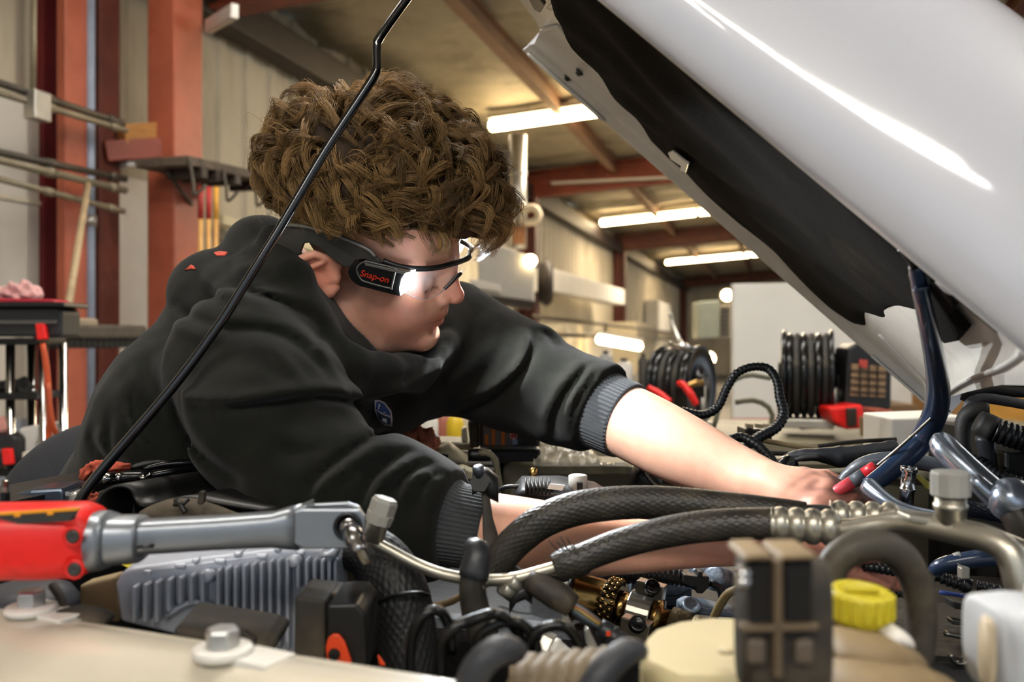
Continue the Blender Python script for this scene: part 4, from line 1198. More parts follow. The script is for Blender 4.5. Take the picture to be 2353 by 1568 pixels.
def sect(rows, e, mat, name, parent, seg=32, bevel=0):
    """boxy sections along x: (px, py, d, half height px, half depth m)"""
    G = []
    for x, y, d, hh, hd in rows:
        c = P(x, y, d); h = R(hh, d); ring = []
        for a in np.linspace(0, 2*math.pi, seg, endpoint=False):
            ca, sa = math.cos(a), math.sin(a); k = (abs(ca)**e+abs(sa)**e)**(-1/e)
            ring.append(c+np.array([0, ca*k*hd, sa*k*h]))
        G.append(ring)
    G = np.array(G); n = len(rows)
    fs = [[i*seg+j, i*seg+(j+1) % seg, (i+1)*seg+(j+1) % seg, (i+1)*seg+j] for i in range(n-1) for j in range(seg)]
    fs += [list(range(seg))[::-1], [(n-1)*seg+j for j in range(seg)]]
    return MB().add(G.reshape(-1, 3), fs).build(name, mat, parent, bevel=bevel, angle=.9)

# cordless ratchet ---------------------------------------------------------------
rt = thing('cordless_ratchet', 'red and grey cordless ratchet lying across the finned module', 'power tool', P(150, 1330, .6))
body = sect([(-140, 1242, .585, 80, .026), (0, 1242, .59, 83, .027), (120, 1241, .595, 84, .027), (185, 1239, .598, 82, .027), (214, 1240, .60, 72, .024), (236, 1243, .601, 56, .019)], 3.2, m_toolred, 'body', rt)
sect([(204, 1243, .60, 64, .0205), (216, 1243, .60, 68, .022), (240, 1242, .601, 66, .0215), (258, 1241, .602, 60, .020)], 2.6, m_gun, 'collar', rt)
sect([(258, 1241, .602, 57, .0185), (266, 1241, .602, 55, .018), (324, 1238, .606, 53, .0175), (330, 1238, .606, 48, .0165)], 2.8, m_gun, 'collar', rt)
sect([(326, 1236, .606, 42, .0135), (340, 1233, .607, 39, .0125), (500, 1224, .618, 38, .0122), (630, 1216, .63, 40, .0125), (662, 1213, .634, 47, .0135), (690, 1211, .637, 51, .014)], 3.4, m_gun, 'shaft', rt)
sect([(318, 1257, .588, 4, .003), (352, 1255, .590, 4, .003)], 2.5, m_frameb, 'lock_pin', rt)
hd = [(676, 1176), (692, 1160), (798, 1155), (824, 1164), (839, 1188), (838, 1224), (824, 1250), (802, 1262), (700, 1263), (676, 1252)]
hn = [(x, max(y, 1171)) for x, y in hd]
slab(hn, .622, .005).build('head_plate', m_gun, rt, bevel=.0012)
slab(hd, .650, .005).build('head_plate', m_gun, rt, bevel=.0012)
slab([(680, 1192), (700, 1186), (796, 1184), (818, 1192), (828, 1208), (824, 1236), (800, 1254), (700, 1256), (680, 1248)], .627, .023).build('head_core', m_frameb, rt)
slab([(676, 1172), (704, 1160), (712, 1262), (690, 1262), (676, 1252)], .626, .025).build('head_web', m_gun, rt, bevel=.001)
MB().lathe([(0, .0098), (.003, .0098), (.004, .0088), (.002, .0075)], P(800, 1210, .6225), (0, -1, 0), 28).build('drive_ring', m_blackgl, rt)
o = P(800, 1206, .622); ax_ = P(843, 1298, .590)-o; LL = np.linalg.norm(ax_)
MB().lathe([(0, .0064), (LL*.05, .0070), (LL*.14, .0070), (LL*.15, .0066), (LL*.18, .0066), (LL*.19, .0070), (LL*.40, .0070), (LL*.46, .0058), (LL*.50, .0050), (LL*.66, .0050), (LL*.70, .0036)], o, ax_, 28).build('bit_socket', M('socket_chrome', '9a9b9e', .22, metal=1.0, var=.08), rt)
MB().lathe([(LL*.68, .0030), (LL*.92, .0027), (LL*1.0, .0014)], o, ax_, 6, smooth=False).build('torx_bit', m_steelcap, rt)
# vents, screws and label strip on the red body
VT = [(-60, 1188), (0, 1184), (176, 1173), (166, 1197), (0, 1208), (-60, 1210)]
vt = slab(VT, .5695, .004).build('vent_panel', m_frameb, rt, bevel=.0006)
for k in range(5):
    y = 1186+4.4*k
    a = [(-50, y+4), (172-3*k, y-7), (172-3*k, y-5.2), (-50, y+6)]
    slab(a, .5688, .0015).build('vent_slat', M('vent_grey', '4a4844', .6), vt)
m_amber = M('amber_strip', 'e89a1c', .45, var=.1)
slab([(-60, 1184), (0, 1179), (180, 1168), (178, 1174), (0, 1185), (-60, 1190)], .5692, .003).build('amber_strip', m_amber, rt)
for x in (32, 108):
    slab([(x, 1183-x*.06), (x+14, 1182-x*.06), (x+14, 1190-x*.06), (x, 1191-x*.06)], .5685, .002).build('amber_tab', m_amber, rt)
for x, y in ((168, 1233), (172, 1309)):
    MB().lathe([(0, .0062), (.0012, .0062), (.0014, .0048), (.0006, .0042)], P(x, y, .5715), (0, -1, 0), 24).build('screw_recess', m_toolred, rt)
    MB().lathe([(0, .0042), (.0012, .0042), (.0016, .003), (.001, .0016), (.001, 0)], P(x, y, .5703), (0, -1, 0), 12).build('screw', m_frame, rt)

# finned module -----------------------------------------------------------------
md = thing('control_module', 'pale grey finned control module under the ratchet', 'module', P(500, 1510, .7))
dm = lambda x: float(np.interp(x, [262, 780], [.665, .715]))
face = [(264, 1344), (276, 1318), (300, 1308), (470, 1283), (640, 1264), (700, 1260), (772, 1268), (780, 1290), (782, 1400), (690, 1505), (560, 1500), (276, 1430)]
MB().prism([P(x, y, dm(x)) for x, y in face], (0, .035, .004)).build('case', m_alublue, md, bevel=.003, seg=3)
fin_top = lambda x: float(np.interp(x, [300, 400, 520, 660, 775], [1348, 1328, 1306, 1284, 1288]))
def fin_bot(x):
    if 385 < x < 515: return 1432-30*math.sqrt(max(0, 1-((x-450)/66)**2))-18
    if x < 385: return 1432
    if x > 668: return float(np.interp(x, [668, 690, 775], [1360, 1350, 1338]))
    return float(np.interp(x, [515, 668], [1462, 1500]))
fins = [306, 332, 358, 386, 412, 438, 464, 500, 520, 540, 560, 580, 600, 620, 640, 660, 684, 704, 722, 740, 756, 770]
for x in fins:
    w = 4.6 if x < 480 else 3.9; t, b = fin_top(x), fin_bot(x)
    pl = [(x-w, t+6), (x-w*.5, t+1), (x+w*.5, t+1), (x+w, t+6), (x+w, b), (x-w, b)]
    MB().prism([P(a, c, dm(x)-.011) for a, c in pl], (0, .0125, 0)).build('fin', m_alublue, md, bevel=.0008)
arc = [(382+(516-382)*k/10, 1418-34*math.sin(math.pi*k/10)) for k in range(11)]
MB().tube([P(x, y, dm(x)-.004) for x, y in arc], .0028, 8).build('arch_rib', m_alublue, md)
for x, y in ((484, 1322), (682, 1288)):
    MB().lathe([(0, .0055), (.010, .0050), (.0115, .004)], P(x, y, dm(x)), (0, -1, .15), 16).build('standoff', m_alublue, md)
for x, y, w in ((336, 1318, 18), (412, 1303, 24), (448, 1290, 16), (504, 1292, 26), (545, 1275, 18), (600, 1280, 26), (636, 1264, 16), (690, 1272, 20)):
    MB().box(P(x, y, dm(x)-.002)+np.array([0, .01, 0]), (R(w, .69), .02, .0042)).build('boss', m_alublue, md, bevel=.0015)
sect([(744, 1270, .70, 9, .012), (776, 1268, .705, 9, .012)], 2.4, m_alublue, 'corner_lug', md)
# black connectors plugged into it
c1 = thing('flat_connector', 'low dusty black connector plugged into the finned module', 'connector', P(510, 1510, .62))
slab([(398, 1444), (520, 1462), (602, 1476), (628, 1492), (612, 1525), (500, 1515), (398, 1478)], .60, .050, (0, .05, .004)).build('shell', m_dusty, c1, bevel=.0025)
MB().tube(crom([P(498, 1470, .598), P(502, 1452, .605), P(520, 1440, .62), P(552, 1424, .64)], 4), .0014, 8).build('latch_wire', m_black, c1)
slab([(512, 1446), (560, 1452), (588, 1474), (560, 1480), (512, 1474)], .598, .006).build('latch', m_dusty, c1, bevel=.001)
c2 = thing('tall_connector', 'tall black connector with an orange-red lever beside the module', 'connector', P(760, 1530, .63))
slab([(678, 1372), (748, 1380), (748, 1540), (674, 1520)], .622, .05).build('shell', m_dusty, c2, bevel=.002)
slab([(752, 1390), (818, 1388), (838, 1412), (842, 1548), (750, 1548)], .612, .06).build('shell', m_black, c2, bevel=.002)
slab([(700, 1366), (760, 1362), (790, 1366), (786, 1376), (700, 1374)], .645, .03).build('latch_bar', m_dusty, c2, bevel=.001)
lv = slab([(748, 1490), (752, 1470), (764, 1459), (778, 1460), (792, 1478), (808, 1526), (790, 1530), (752, 1520)], .606, .004).build('lever', m_orange, c2, bevel=.001)
MB().lathe([(0, .004), (.002, .0038)], P(768, 1504, .606), (0, -1, 0), 16).build('lever_hole', m_slot, c2)
slab([(868, 1508), (884, 1530), (872, 1528)], .60, .003).build('lever_tip', m_orange, c2)
tag(slab([(278, 1298, .70), (300, 1284, .71), (342, 1272, .73), (400, 1268, .74), (452, 1263, .75), (455, 1280, .75), (400, 1288, .74), (340, 1300, .72), (300, 1308, .70)], .72, .004).build('yellow_wrap', m_yellow, bevel=.001), 'strip of yellow plastic film between the ratchet and the module', 'film')
dmb = thing('rubber_boot', 'dark rounded rubber boot beside the fender bolt, under the red tool', 'boot', P(70, 1400, .64))
MB().lathe([(0, .036), (.008, .035), (.015, .030), (.019, .018), (.020, 0)], P(60, 1404, .655), UP, 32, sx=1).build('dome', M('boot_rubber', '3a3d44', .5, var=.15), dmb)
MB().tube(crom([P(120, 1345, .62), P(138, 1372, .615), P(150, 1404, .61)], 4), .003, 8).build('ridge', m_dusty, dmb)
tag(sect([(130, 1418, .60, 14, .012), (170, 1412, .605, 17, .014), (225, 1416, .60, 15, .012), (250, 1424, .60, 8, .01)], 2.2, m_dusty, 'rubber_plug', None), 'small dusty rubber plug on the fender beside the dark boot', 'plug')
tag(slab([(180, 1420), (182, 1346), (262, 1326), (272, 1432)], .69, .02).build('tan_bracket', M('tan_plate', '9d8b6c', .6, var=.12, col2='7b6748', mix2=.6), bevel=.002), 'tan sheet bracket between the rubber boot and the finned module', 'bracket')

# thin metal line with the grey capped port, running into a woven sleeve ----------------
ac = thing('refrigerant_line', 'thin aluminium line with a grey capped port, running into a woven hose', 'hose', P(1060, 1340, .70))
o = P(858, 1232, .70); ax_ = P(892, 1130, .70)-o
MB().lathe([(-.004, .0085), (.016, .0085), (.017, .0095)], o, ax_, 24).build('port_neck', m_alu, ac)
cp = MB().lathe([(.016, .0105), (.028, .0105), (.029, .0094), (.0305, .0094)], o, ax_, 6, smooth=False).build('port_cap', m_greycap, ac, bevel=.0006)
MB().lathe([(.010, .0102), (.017, .0108), (.0185, .0108)], o, ax_, 8, smooth=False).build('cap_skirt', m_greycap, cp, bevel=.0005)
hose([(852, 1242, .70, 13), (890, 1262, .698, 13.5), (950, 1294, .695, 14), (1010, 1318, .69, 14), (1070, 1330, .69, 14), (1130, 1334, .69, 14), (1190, 1328, .69, 14), (1250, 1312, .69, 14.5), (1300, 1298, .69, 15)], m_alu, 'line', ac)
bead_tube(P(1108, 1334, .69), P(1122, 1333, .69), [(0, .005), (.2, .0058), (.8, .0058), (1, .005)], m_alu, 'ferrule', ac)
hs = hose([(1275, 1306, .69, 30), (1300, 1296, .69, 36), (1330, 1288, .69, 37), (1350, 1278, .69, 33), (1420, 1252, .69, 34), (1500, 1230, .685, 35), (1600, 1212, .68, 36), (1700, 1205, .675, 36), (1780, 1204, .67, 36)], m_braid, 'woven_hose', ac, weave=(18, .0080, .028), step=.0013)
for k in range(7):
    rs = np.random.RandomState(k); a = P(1282+6*k, 1270-6*rs.rand(), .68)
    MB().tube([a, a+np.array([-.004-.004*rs.rand(), -.004, .006+.005*rs.rand()])], .0004, 5).build('frayed_strand', m_braid, ac)
g = MB(); pr = []
for k in range(4):
    f = .08+k*.235; pr += [(f-.05, .0112), (f, .0128), (f+.08, .0132), (f+.14, .0124), (f+.17, .0108)]
bead_tube(P(1772, 1205, .67), P(1930, 1214, .655), [(0, .0124)]+pr+[(1, .009)], m_alu, 'crimp_collar', ac)
pipe = hose([(1920, 1218, .655, 22), (1980, 1212, .645, 23), (2050, 1202, .635, 25), (2120, 1206, .62, 28), (2200, 1222, .605, 30), (2270, 1240, .59, 32), (2318, 1272, .58, 32), (2338, 1340, .575, 30), (2346, 1390, .575, 26)], m_alu, 'metal_line', ac)
slab([(2090, 1186), (2240, 1206), (2246, 1222), (2090, 1200)], .61, .02).build('weld_strap', m_alu, ac, bevel=.001)
# service port on the manifold
pt = thing('service_port', 'upright metal service port with a ribbed cap on the aluminium pipe', 'fitting', P(2185, 1215, .61))
o = P(2184, 1212, .61)
MB().lathe([(0, .0098), (.012, .0098), (.0125, .0108), (.0155, .0108), (.016, .0098), (.022, .0098)], o, UP, 24).build('stem', m_alu, pt)
MB().lathe([(.021, .0125), (.036, .0125), (.0375, .0115), (.038, 0)], o, UP, 12, smooth=False).build('cap', m_greycap, pt, bevel=.0006)
# upper woven hose
h2 = thing('braided_hose', 'thick braided hose arching over the bare forearm', 'hose', P(1400, 1200, .74))
hose([(1128, 1330, .75, 36), (1150, 1286, .748, 37), (1190, 1240, .746, 38), (1250, 1196, .744, 39), (1330, 1168, .742, 39), (1430, 1156, .74, 38), (1540, 1156, .738, 37), (1660, 1166, .735, 36), (1780, 1178, .73, 34), (1850, 1186, .726, 32)], m_braid, 'woven_hose', h2, weave=(20, .0080, .028), step=.0013)
hose([(1845, 1185, .727, 24), (1880, 1186, .724, 26), (1920, 1190, .72, 26)], m_rubber, 'end_sleeve', h2)
pr = []
for k in range(4):
    f = .08+k*.235; pr += [(f-.05, .0098), (f, .0122), (f+.08, .0126), (f+.14, .0116), (f+.17, .0094)]
bead_tube(P(1908, 1186, .72), P(2070, 1192, .71), [(0, .0125)]+pr+[(1, .008)], m_alu, 'crimp_collar', h2)
hose([(2060, 1192, .71, 20), (2120, 1198, .70, 22), (2200, 1214, .69, 24), (2300, 1246, .68, 26), (2400, 1290, .67, 26)], m_alu, 'metal_line', h2)

# big braided sleeve on the left, with zip tie
h3 = thing('braided_sleeve_hose', 'wide black braided sleeve hose bending down beside the tall connector', 'hose', P(930, 1560, .70))
hose([(812, 1262, .74, 50), (850, 1272, .735, 62), (886, 1310, .73, 70), (912, 1370, .72, 74), (926, 1440, .715, 74), (934, 1520, .71, 74), (938, 1620, .71, 74)], m_braidk, 'sleeve', h3, weave=(28, .0095, .026), step=.0016)
MB().tube(crom([P(858, 1392, .70), P(880, 1378, .694), P(920, 1366, .690), P(960, 1362, .692), P(982, 1368, .705)], 5), .0035, 8, ell=(1, .4)).build('zip_tie', m_black, h3)
hose([(968, 1384, .74, 7), (1000, 1392, .74, 7.5), (1040, 1382, .735, 8), (1070, 1362, .73, 8)], m_tan, 'thin_pipe', h3)
h4 = thing('upright_hose', 'upright rubber hose with a wrapped top in front of the metal line', 'hose', P(1110, 1480, .66))
hose([(1082, 1268, .672, 20), (1092, 1264, .668, 28), (1098, 1272, .665, 30), (1092, 1310, .662, 31), (1086, 1350, .66, 31), (1092, 1400, .66, 33), (1108, 1450, .658, 36), (1128, 1520, .655, 38)], m_braid, 'hose_run', h4, weave=(14, .009, .015), step=.002)
hose([(1078, 1272, .670, 18), (1090, 1262, .666, 30), (1098, 1274, .663, 33), (1093, 1300, .660, 34), (1087, 1330, .658, 34)], m_tape, 'wrap', h4, wrap=(.012, .05))
bead_tube(P(1066, 1352, .656), P(1112, 1350, .656), [(0, .002), (.5, .0025), (1, .002)], m_galv, 'clamp_wire', h4)
# strap and clamp
st = thing('harness_strap', 'thin dark strap hanging from a black clamp in front of the near cuff', 'strap', P(1130, 1330, .77))
g = MB(); c = crom([P(1114, 1128, .78), P(1118, 1160, .775), P(1122, 1200, .77), P(1132, 1250, .76), P(1150, 1288, .755), P(1190, 1316, .75), P(1250, 1342, .745), P(1300, 1362, .74)], 5)
w = np.interp(np.linspace(0, 1, len(c)), [0, .25, .45, .6, 1], [.003, .0045, .008, .005, .004])
g.tube(c, w, 10, ell=(1, .35)); g.build('strap_band', m_dusty, st)
sect([(1086, 1112, .79, 26, .012), (1100, 1100, .788, 30, .013), (1122, 1110, .786, 34, .013), (1146, 1126, .784, 30, .011)], 2.3, m_black, 'clamp', st)
MB().lathe([(0, .005), (.009, .005), (.010, .004)], P(1102, 1096, .778), (-.15, -.3, 1), 16).build('clamp_bolt', M('dark_steel_bolt', '5a6068', .35, metal=.8), st)
MB().lathe([(0, .009), (.004, .009)], P(1104, 1110, .776), (-.15, -.9, .3), 6, smooth=False).build('clamp_nut', m_rubber, st)
# taped wire harness
wh = thing('wire_harness', 'taped wire harness with bare coloured wires below the metal line', 'harness', P(1360, 1470, .68))
hose([(1216, 1330, .69, 24), (1250, 1352, .685, 31), (1288, 1374, .68, 32), (1316, 1394, .678, 27)], M('sleeve_dust', '35302a', .6, var=.3, scale=30, col2='5f533e', mix2=.62, bump=.4, bscale=120), 'tape_sleeve', wh, wrap=(.011, .06))
for k, (cc, dy, dz) in enumerate((('2a2a2a', -14, 0), ('8a4526', -6, -.004), ('8d7a42', -2, -.005), ('5d6a72', 5, -.004), ('3d4348', 11, -.002), ('22242a', 16, 0), ('6d6f72', -10, -.003))):
    hose([(1310, 1392+dy*.8, .676, 4.5), (1340, 1412+dy*1.1, .674+dz, 4.5), (1370, 1432+dy*.8, .672+dz, 4.5), (1400, 1452+dy*.4, .67, 4)], M('wire_'+cc, cc, .4, var=.1), 'wire', wh, seg=8)
hose([(1378, 1440, .67, 19), (1396, 1452, .668, 22), (1408, 1462, .666, 20)], m_tape, 'tape_band', wh)
MB().box(P(1398, 1457, .655), (.003, .002, .003)).build('orange_dot', m_orange, wh)
hose([(1404, 1460, .666, 21), (1440, 1486, .66, 24), (1480, 1514, .655, 26), (1530, 1548, .65, 26), (1580, 1600, .645, 26)], m_tape, 'loom_tube', wh, corr=(.006, .035), step=.0012)
sect([(1170, 1384, .70, 24, .014), (1186, 1362, .70, 20, .014), (1206, 1352, .70, 22, .014), (1222, 1366, .70, 20, .012)], 2.6, m_black, 'sensor_plug', wh)
for x, y in ((1180, 1368), (1196, 1352)):
    MB().lathe([(0, .006), (.014, .006), (.015, .004)], P(x, y, .695), (-.5, -.5, .5), 14).build('plug_lug', m_galv, wh)
# looped black retaining clips along the front
for i, (rows, lab) in enumerate((
    ([(942, 1568, .56, 11), (945, 1480, .555, 12), (965, 1424, .55, 13), (992, 1404, .55, 13), (1018, 1412, .555, 13), (1034, 1450, .56, 13), (1040, 1500, .565, 12)], 'glossy black looped pipe beside the braided sleeve, leftmost of four loops'),
    ([(1012, 1568, .54, 13), (1014, 1490, .535, 14), (1040, 1446, .53, 14), (1090, 1424, .535, 14), (1140, 1412, .54, 13), (1180, 1440, .55, 13), (1206, 1490, .56, 12)], 'glossy black looped pipe arching below the upright hose'),
    ([(1086, 1500, .55, 12), (1110, 1452, .545, 13), (1160, 1430, .545, 13), (1200, 1436, .55, 13), (1228, 1470, .555, 12), (1240, 1520, .56, 12)], 'short black looped pipe between the two larger loops'),
    ([(1208, 1520, .56, 12), (1222, 1466, .552, 13), (1256, 1442, .55, 13), (1296, 1440, .55, 13), (1324, 1470, .555, 12), (1350, 1530, .56, 12)], 'black looped pipe in front of the pale spark plug, rightmost loop'))):
    o = hose(rows, m_blackgl, 'looped_pipe'); tag(o, lab, 'pipe', 'looped black pipes')
for i, (rows, lab) in enumerate((
    ([(1070, 1640, .44, 34), (1085, 1560, .44, 36), (1120, 1510, .44, 36), (1165, 1492, .445, 32), (1196, 1500, .45, 22)], 'thick dark rubber handle blurred at the bottom, beside the looped pipes'),
    ([(1340, 1640, .43, 34), (1370, 1570, .43, 36), (1410, 1520, .435, 34), (1448, 1496, .44, 30), (1474, 1500, .445, 20)], 'thick dark rubber handle blurred at the bottom, beside the cream tank'))):
    o = hose(rows, M('dull_rubber', '2b2d32', .5, var=.15), 'rubber_grip'); tag(o, lab, 'handle')
m_ribc = M('rib_cover', '6a5c46', .6, var=.2)
rb = thing('ribbed_cover', 'tan ribbed cover at the bottom between the two rubber handles', 'cover', P(1280, 1600, .47))
for k in range(6):
    a = P(1180+34*k, 1600-4*k, .46); b = P(1224+34*k, 1524-3*k, .49)
    MB().tube([a, (a+b)/2+np.array([0, 0, .002]), b], .0062, 10).build('rib', m_ribc, rb)
slab([(1170, 1560), (1400, 1528), (1400, 1640), (1170, 1640)], .495, .02).build('plate', m_ribc, rb)

# camshaft, chain and bearing cap ------------------------------------------------
cs_ = thing('camshaft', 'oily bronze camshaft with its phaser drum in the open engine', 'camshaft', P(1500, 1480, .86))
c0, c1_ = P(1322, 1368, .86), P(1700, 1478, .80); axc = c1_-c0; Lc = np.linalg.norm(axc); axc /= Lc
MB().lathe([(0, .014), (.001, .0225), (.003, .0235), (.006, .0225), (.007, .0215), (.030, .0215), (.031, .018)], c0-axc*.002, axc, 40).build('phaser_drum', m_gold, cs_)
MB().lathe([(-.003, .026), (.0, .027), (.001, .026)], c0, axc, 40).build('phaser_flange', m_black, cs_)
MB().lathe([(.03, .011), (.040, .011), (.041, .016), (.050, .016), (.051, .013), (.075, .013), (.076, .018), (.083, .018), (.084, .011), (.16, .011)], c0, axc, 32).build('shaft', m_gold, cs_)
m_lobe = M('rough_iron', '5d5138', .55, metal=.6, var=.4, scale=60, bump=.8, bscale=260)
for f, r in ((.091, .0165), (.111, .0150)):
    MB().lathe([(f, r*.9), (f+.001, r), (f+.017, r*.96), (f+.018, r*.85)], c0+np.array([0, 0, -.002]), axc, 20).build('cam_lobe', m_lobe, cs_)
MB().lathe([(.130, .0118), (.148, .0118), (.149, .009)], c0, axc, 28).build('journal', m_chrome, cs_)
ch = thing('timing_chain', 'oily timing chain of gold links wrapped round the phaser drum', 'chain', P(1400, 1430, .85))
u_ = np.cross(axc, UP); u_ /= np.linalg.norm(u_); v_ = np.cross(u_, axc)
if u_[1] > 0: u_ = -u_
m_link = M('chain_link', '3a2f1c', .3, metal=.9, var=.3, scale=50)
lk = None
for k in range(13):
    a = math.radians(-70+16*k); rad = u_*math.cos(a)+v_*math.sin(a)
    for j, off in enumerate((.0315, .0355, .0395)):
        p = c0+axc*(off+.001)+rad*.0235
        tn = np.cross(axc, rad)
        p2 = p+tn*(.0032 if j % 2 else 0)
        MB().lathe([(-.0016, .0011), (-.0012, .0016), (.0012, .0016), (.0016, .0011)], p2+rad*.001, rad, 8).build('pin', m_gold, ch)
    q = c0+axc*.036+rad*.0222
    MB().box(q, (.014, .0052, .0035), [axc, np.cross(axc, rad), rad]).build('link', m_link, ch, bevel=.0006)
bc = thing('bearing_cap', 'steel bearing cap with two dark bolts bridging the camshaft', 'bearing cap', P(1480, 1480, .80))
bx = c0+axc*.064
cap = []
for a in np.linspace(-.35, math.pi+.35, 18): cap.append(u_*math.cos(a)*.0205+v_*math.sin(a)*.0205)
g = MB(); n = len(cap)
vs = []
for s in (-.011, .011):
    vs += [bx+axc*s+c for c in cap]+[bx+axc*s+c*.66 for c in cap]
fs = []
for i in range(n-1):
    fs += [[i, i+1, 2*n+i+1, 2*n+i], [n+i, 3*n+i, 3*n+i+1, n+i+1], [i, n+i, n+i+1, i+1], [2*n+i, 2*n+i+1, 3*n+i+1, 3*n+i]]
fs += [[0, 2*n, 3*n, n], [n-1, 2*n-1, 4*n-1, 3*n-1]]
g.add(vs, fs, False); g.build('saddle', m_steelcap, bc, bevel=.0008, angle=.9)
for (x, y, d) in ((1462, 1448, .775), (1496, 1362, .83)):
    MB().box(P(x, y, d)+np.array([0, .006, -.004]), (.026, .014, .024), rot_ax(axc)).build('foot', m_steelcap, bc, bevel=.001)
    MB().lathe([(0, .0072), (.005, .0072), (.006, .006), (.0045, .0042), (.0045, 0)], P(x, y, d)+np.array([0, -.002, .004]), (.1, -.75, .65), 20).build('bolt', m_blackgl, bc)
# castings of the cylinder head
m_cast = M('head_casting', '6f7a86', .42, metal=.5, var=.2, scale=25, col2='2a2e33', mix2=.6, bump=.25, bscale=200)
cg = thing('cylinder_head', 'grey cast cylinder head ribs behind the camshaft', 'engine part', P(1600, 1420, .92))
for poly, d, t in (([(1452, 1336), (1470, 1322), (1560, 1330), (1596, 1352), (1560, 1372), (1500, 1372), (1460, 1386), (1448, 1362)], .91, .03),
                   ([(1592, 1310), (1604, 1302), (1680, 1322), (1704, 1330), (1704, 1360), (1660, 1342), (1640, 1356), (1600, 1350)], .90, .03),
                   ([(1566, 1398), (1586, 1388), (1640, 1398), (1700, 1410), (1700, 1424), (1600, 1414), (1586, 1424), (1566, 1420)], .86, .03),
                   ([(1500, 1372), (1590, 1352), (1590, 1388), (1540, 1420), (1510, 1400)], .93, .02)):
    slab(poly, d, t).build('casting_rib', m_cast, cg, bevel=.002)
MB().lathe([(0, .009), (.004, .009), (.005, .007), (.002, .005)], P(1588, 1396, .855), (.1, -.6, .8), 20).build('boss', m_cast, cg)
MB().lathe([(0, .012), (.02, .012), (.021, .009)], P(1665, 1336, .885), (-.6, -.6, .3), 20).build('boss', m_cast, cg)
slab([(1288, 1352), (1330, 1342), (1344, 1356), (1320, 1380), (1296, 1370)], .89, .02).build('casting_rib', m_alu, cg, bevel=.002)
ij = thing('injector_clip', 'black connector and loom lying along the cylinder head', 'connector', P(1600, 1360, .86))
hose([(1380, 1330, .89, 16), (1440, 1322, .885, 20), (1500, 1320, .88, 22), (1560, 1328, .875, 20), (1600, 1344, .87, 13)], m_conv, 'loom', ij, corr=(.005, .05), step=.001)
slab([(1572, 1322), (1602, 1326), (1606, 1314), (1616, 1316), (1614, 1326), (1630, 1326), (1630, 1350), (1614, 1366), (1600, 1364), (1600, 1350), (1572, 1342)], .855, .015).build('plug', m_black, ij, bevel=.001)
hose([(1630, 1340, .865, 9), (1654, 1352, .862, 9), (1660, 1390, .86, 9)], m_black, 'lead', ij)
tag(hose([(1700, 1352, .80, 9), (1672, 1366, .81, 10), (1650, 1400, .82, 10), (1634, 1436, .83, 9), (1624, 1462, .84, 8)], M('ochre_hose', '6a5935', .6, var=.2), 'tan_hose'), 'thin tan hose curving down to the camshaft end', 'hose')
sp = thing('spark_plug', 'pale spark plug cone lying under the black looped pipe', 'spark plug', P(1290, 1500, .70))
o = P(1244, 1478, .70); ax_ = P(1326, 1520, .69)-o; LL = np.linalg.norm(ax_)
MB().lathe([(0, .0105), (LL*.28, .0105), (LL*.30, .0095)], o, ax_, 6, smooth=False).build('hex', m_galv, sp, bevel=.0006)
MB().lathe([(LL*.3, .0088), (LL*.42, .0088), (LL*.45, .0078), (LL*.9, .0045), (LL*.95, .004), (LL*.96, .002), (LL*1.06, .002)], o, ax_, 20).build('insulator', m_whiteenamel, sp)
for i, (x, y) in enumerate(((1300, 1432), (1352, 1470))):
    tag(slab([(x-8, y-18), (x, y-26), (x+10, y-4), (x+26, y+26), (x+14, y+34), (x-6, y+10)], .71, .012).build('foil_scrap', m_galv, bevel=.001), ('crumpled bright metal scrap above the pale spark plug', 'bright metal scrap under the bare wires')[i], 'scrap')

# tanks, regulator and loop hose on the right ---------------------------------------
tk = thing('washer_tank', 'cream translucent tank top blurred at the bottom, beside the dark regulator', 'tank', P(1580, 1600, .46))
G = []
for k, (f, z) in enumerate(((.90, 0), (.97, .003), (1.0, .008), (1.0, .04), (.97, .075))):
    pl = [(1478, 1500), (1500, 1484), (1560, 1468), (1640, 1460), (1730, 1462), (1740, 1500), (1735, 1540), (1700, 1560), (1560, 1560), (1482, 1540), (1470, 1520)]
    top = np.array([P(x, y, .44+.0010*(1560-y)) for x, y in pl]); top[:, 2] = P(1560, 1510, .47)[2]
    ring = top.mean(0)+(top-top.mean(0))*f-UP*z
    G.append(ring)
g = MB(); g.grid(np.array([np.vstack([r, r[:1]]) for r in G])); g.add(G[0], [list(range(len(G[0])))]); g.build('shell', m_tank, tk, sub=0)
MB().lathe([(0, .004), (.0015, .0035)], P(1668, 1500, .452), UP, 12).build('nub', m_tank, tk)
m_ribd = M('rib_brown', '5f4f3a', .55, var=.2)
rg = thing('pressure_regulator', 'tall dusty black regulator block blurred between the tank and the loop hose', 'regulator', P(1790, 1560, .40))
sect([(1704, 1430, .405, 150, .014), (1716, 1428, .405, 152, .018), (1876, 1428, .405, 150, .018), (1890, 1430, .405, 146, .014)], 4, m_dusty, 'block', rg)
for x0, x1, y0 in ((1722, 1776, 1296), (1806, 1868, 1290)):
    slab([(x0, y0), (x1, y0-2), (x1, 1440), (x0, 1446)], .385, .006).build('recess', m_slot, rg, bevel=.001)
for x0, x1 in ((1706, 1782), (1790, 1886)):
    slab([(x0, 1290), (x0+12, 1276), (x1-10, 1274), (x1, 1288)], .381, .03).build('top_rim', m_tan, rg, bevel=.002)
slab([(1780, 1290), (1800, 1288), (1800, 1560), (1780, 1560)], .381, .008).build('mid_rib', m_ribd, rg, bevel=.001)
slab([(1704, 1440), (1886, 1436), (1886, 1452), (1704, 1456)], .381, .008).build('cross_rib', m_ribd, rg, bevel=.001)
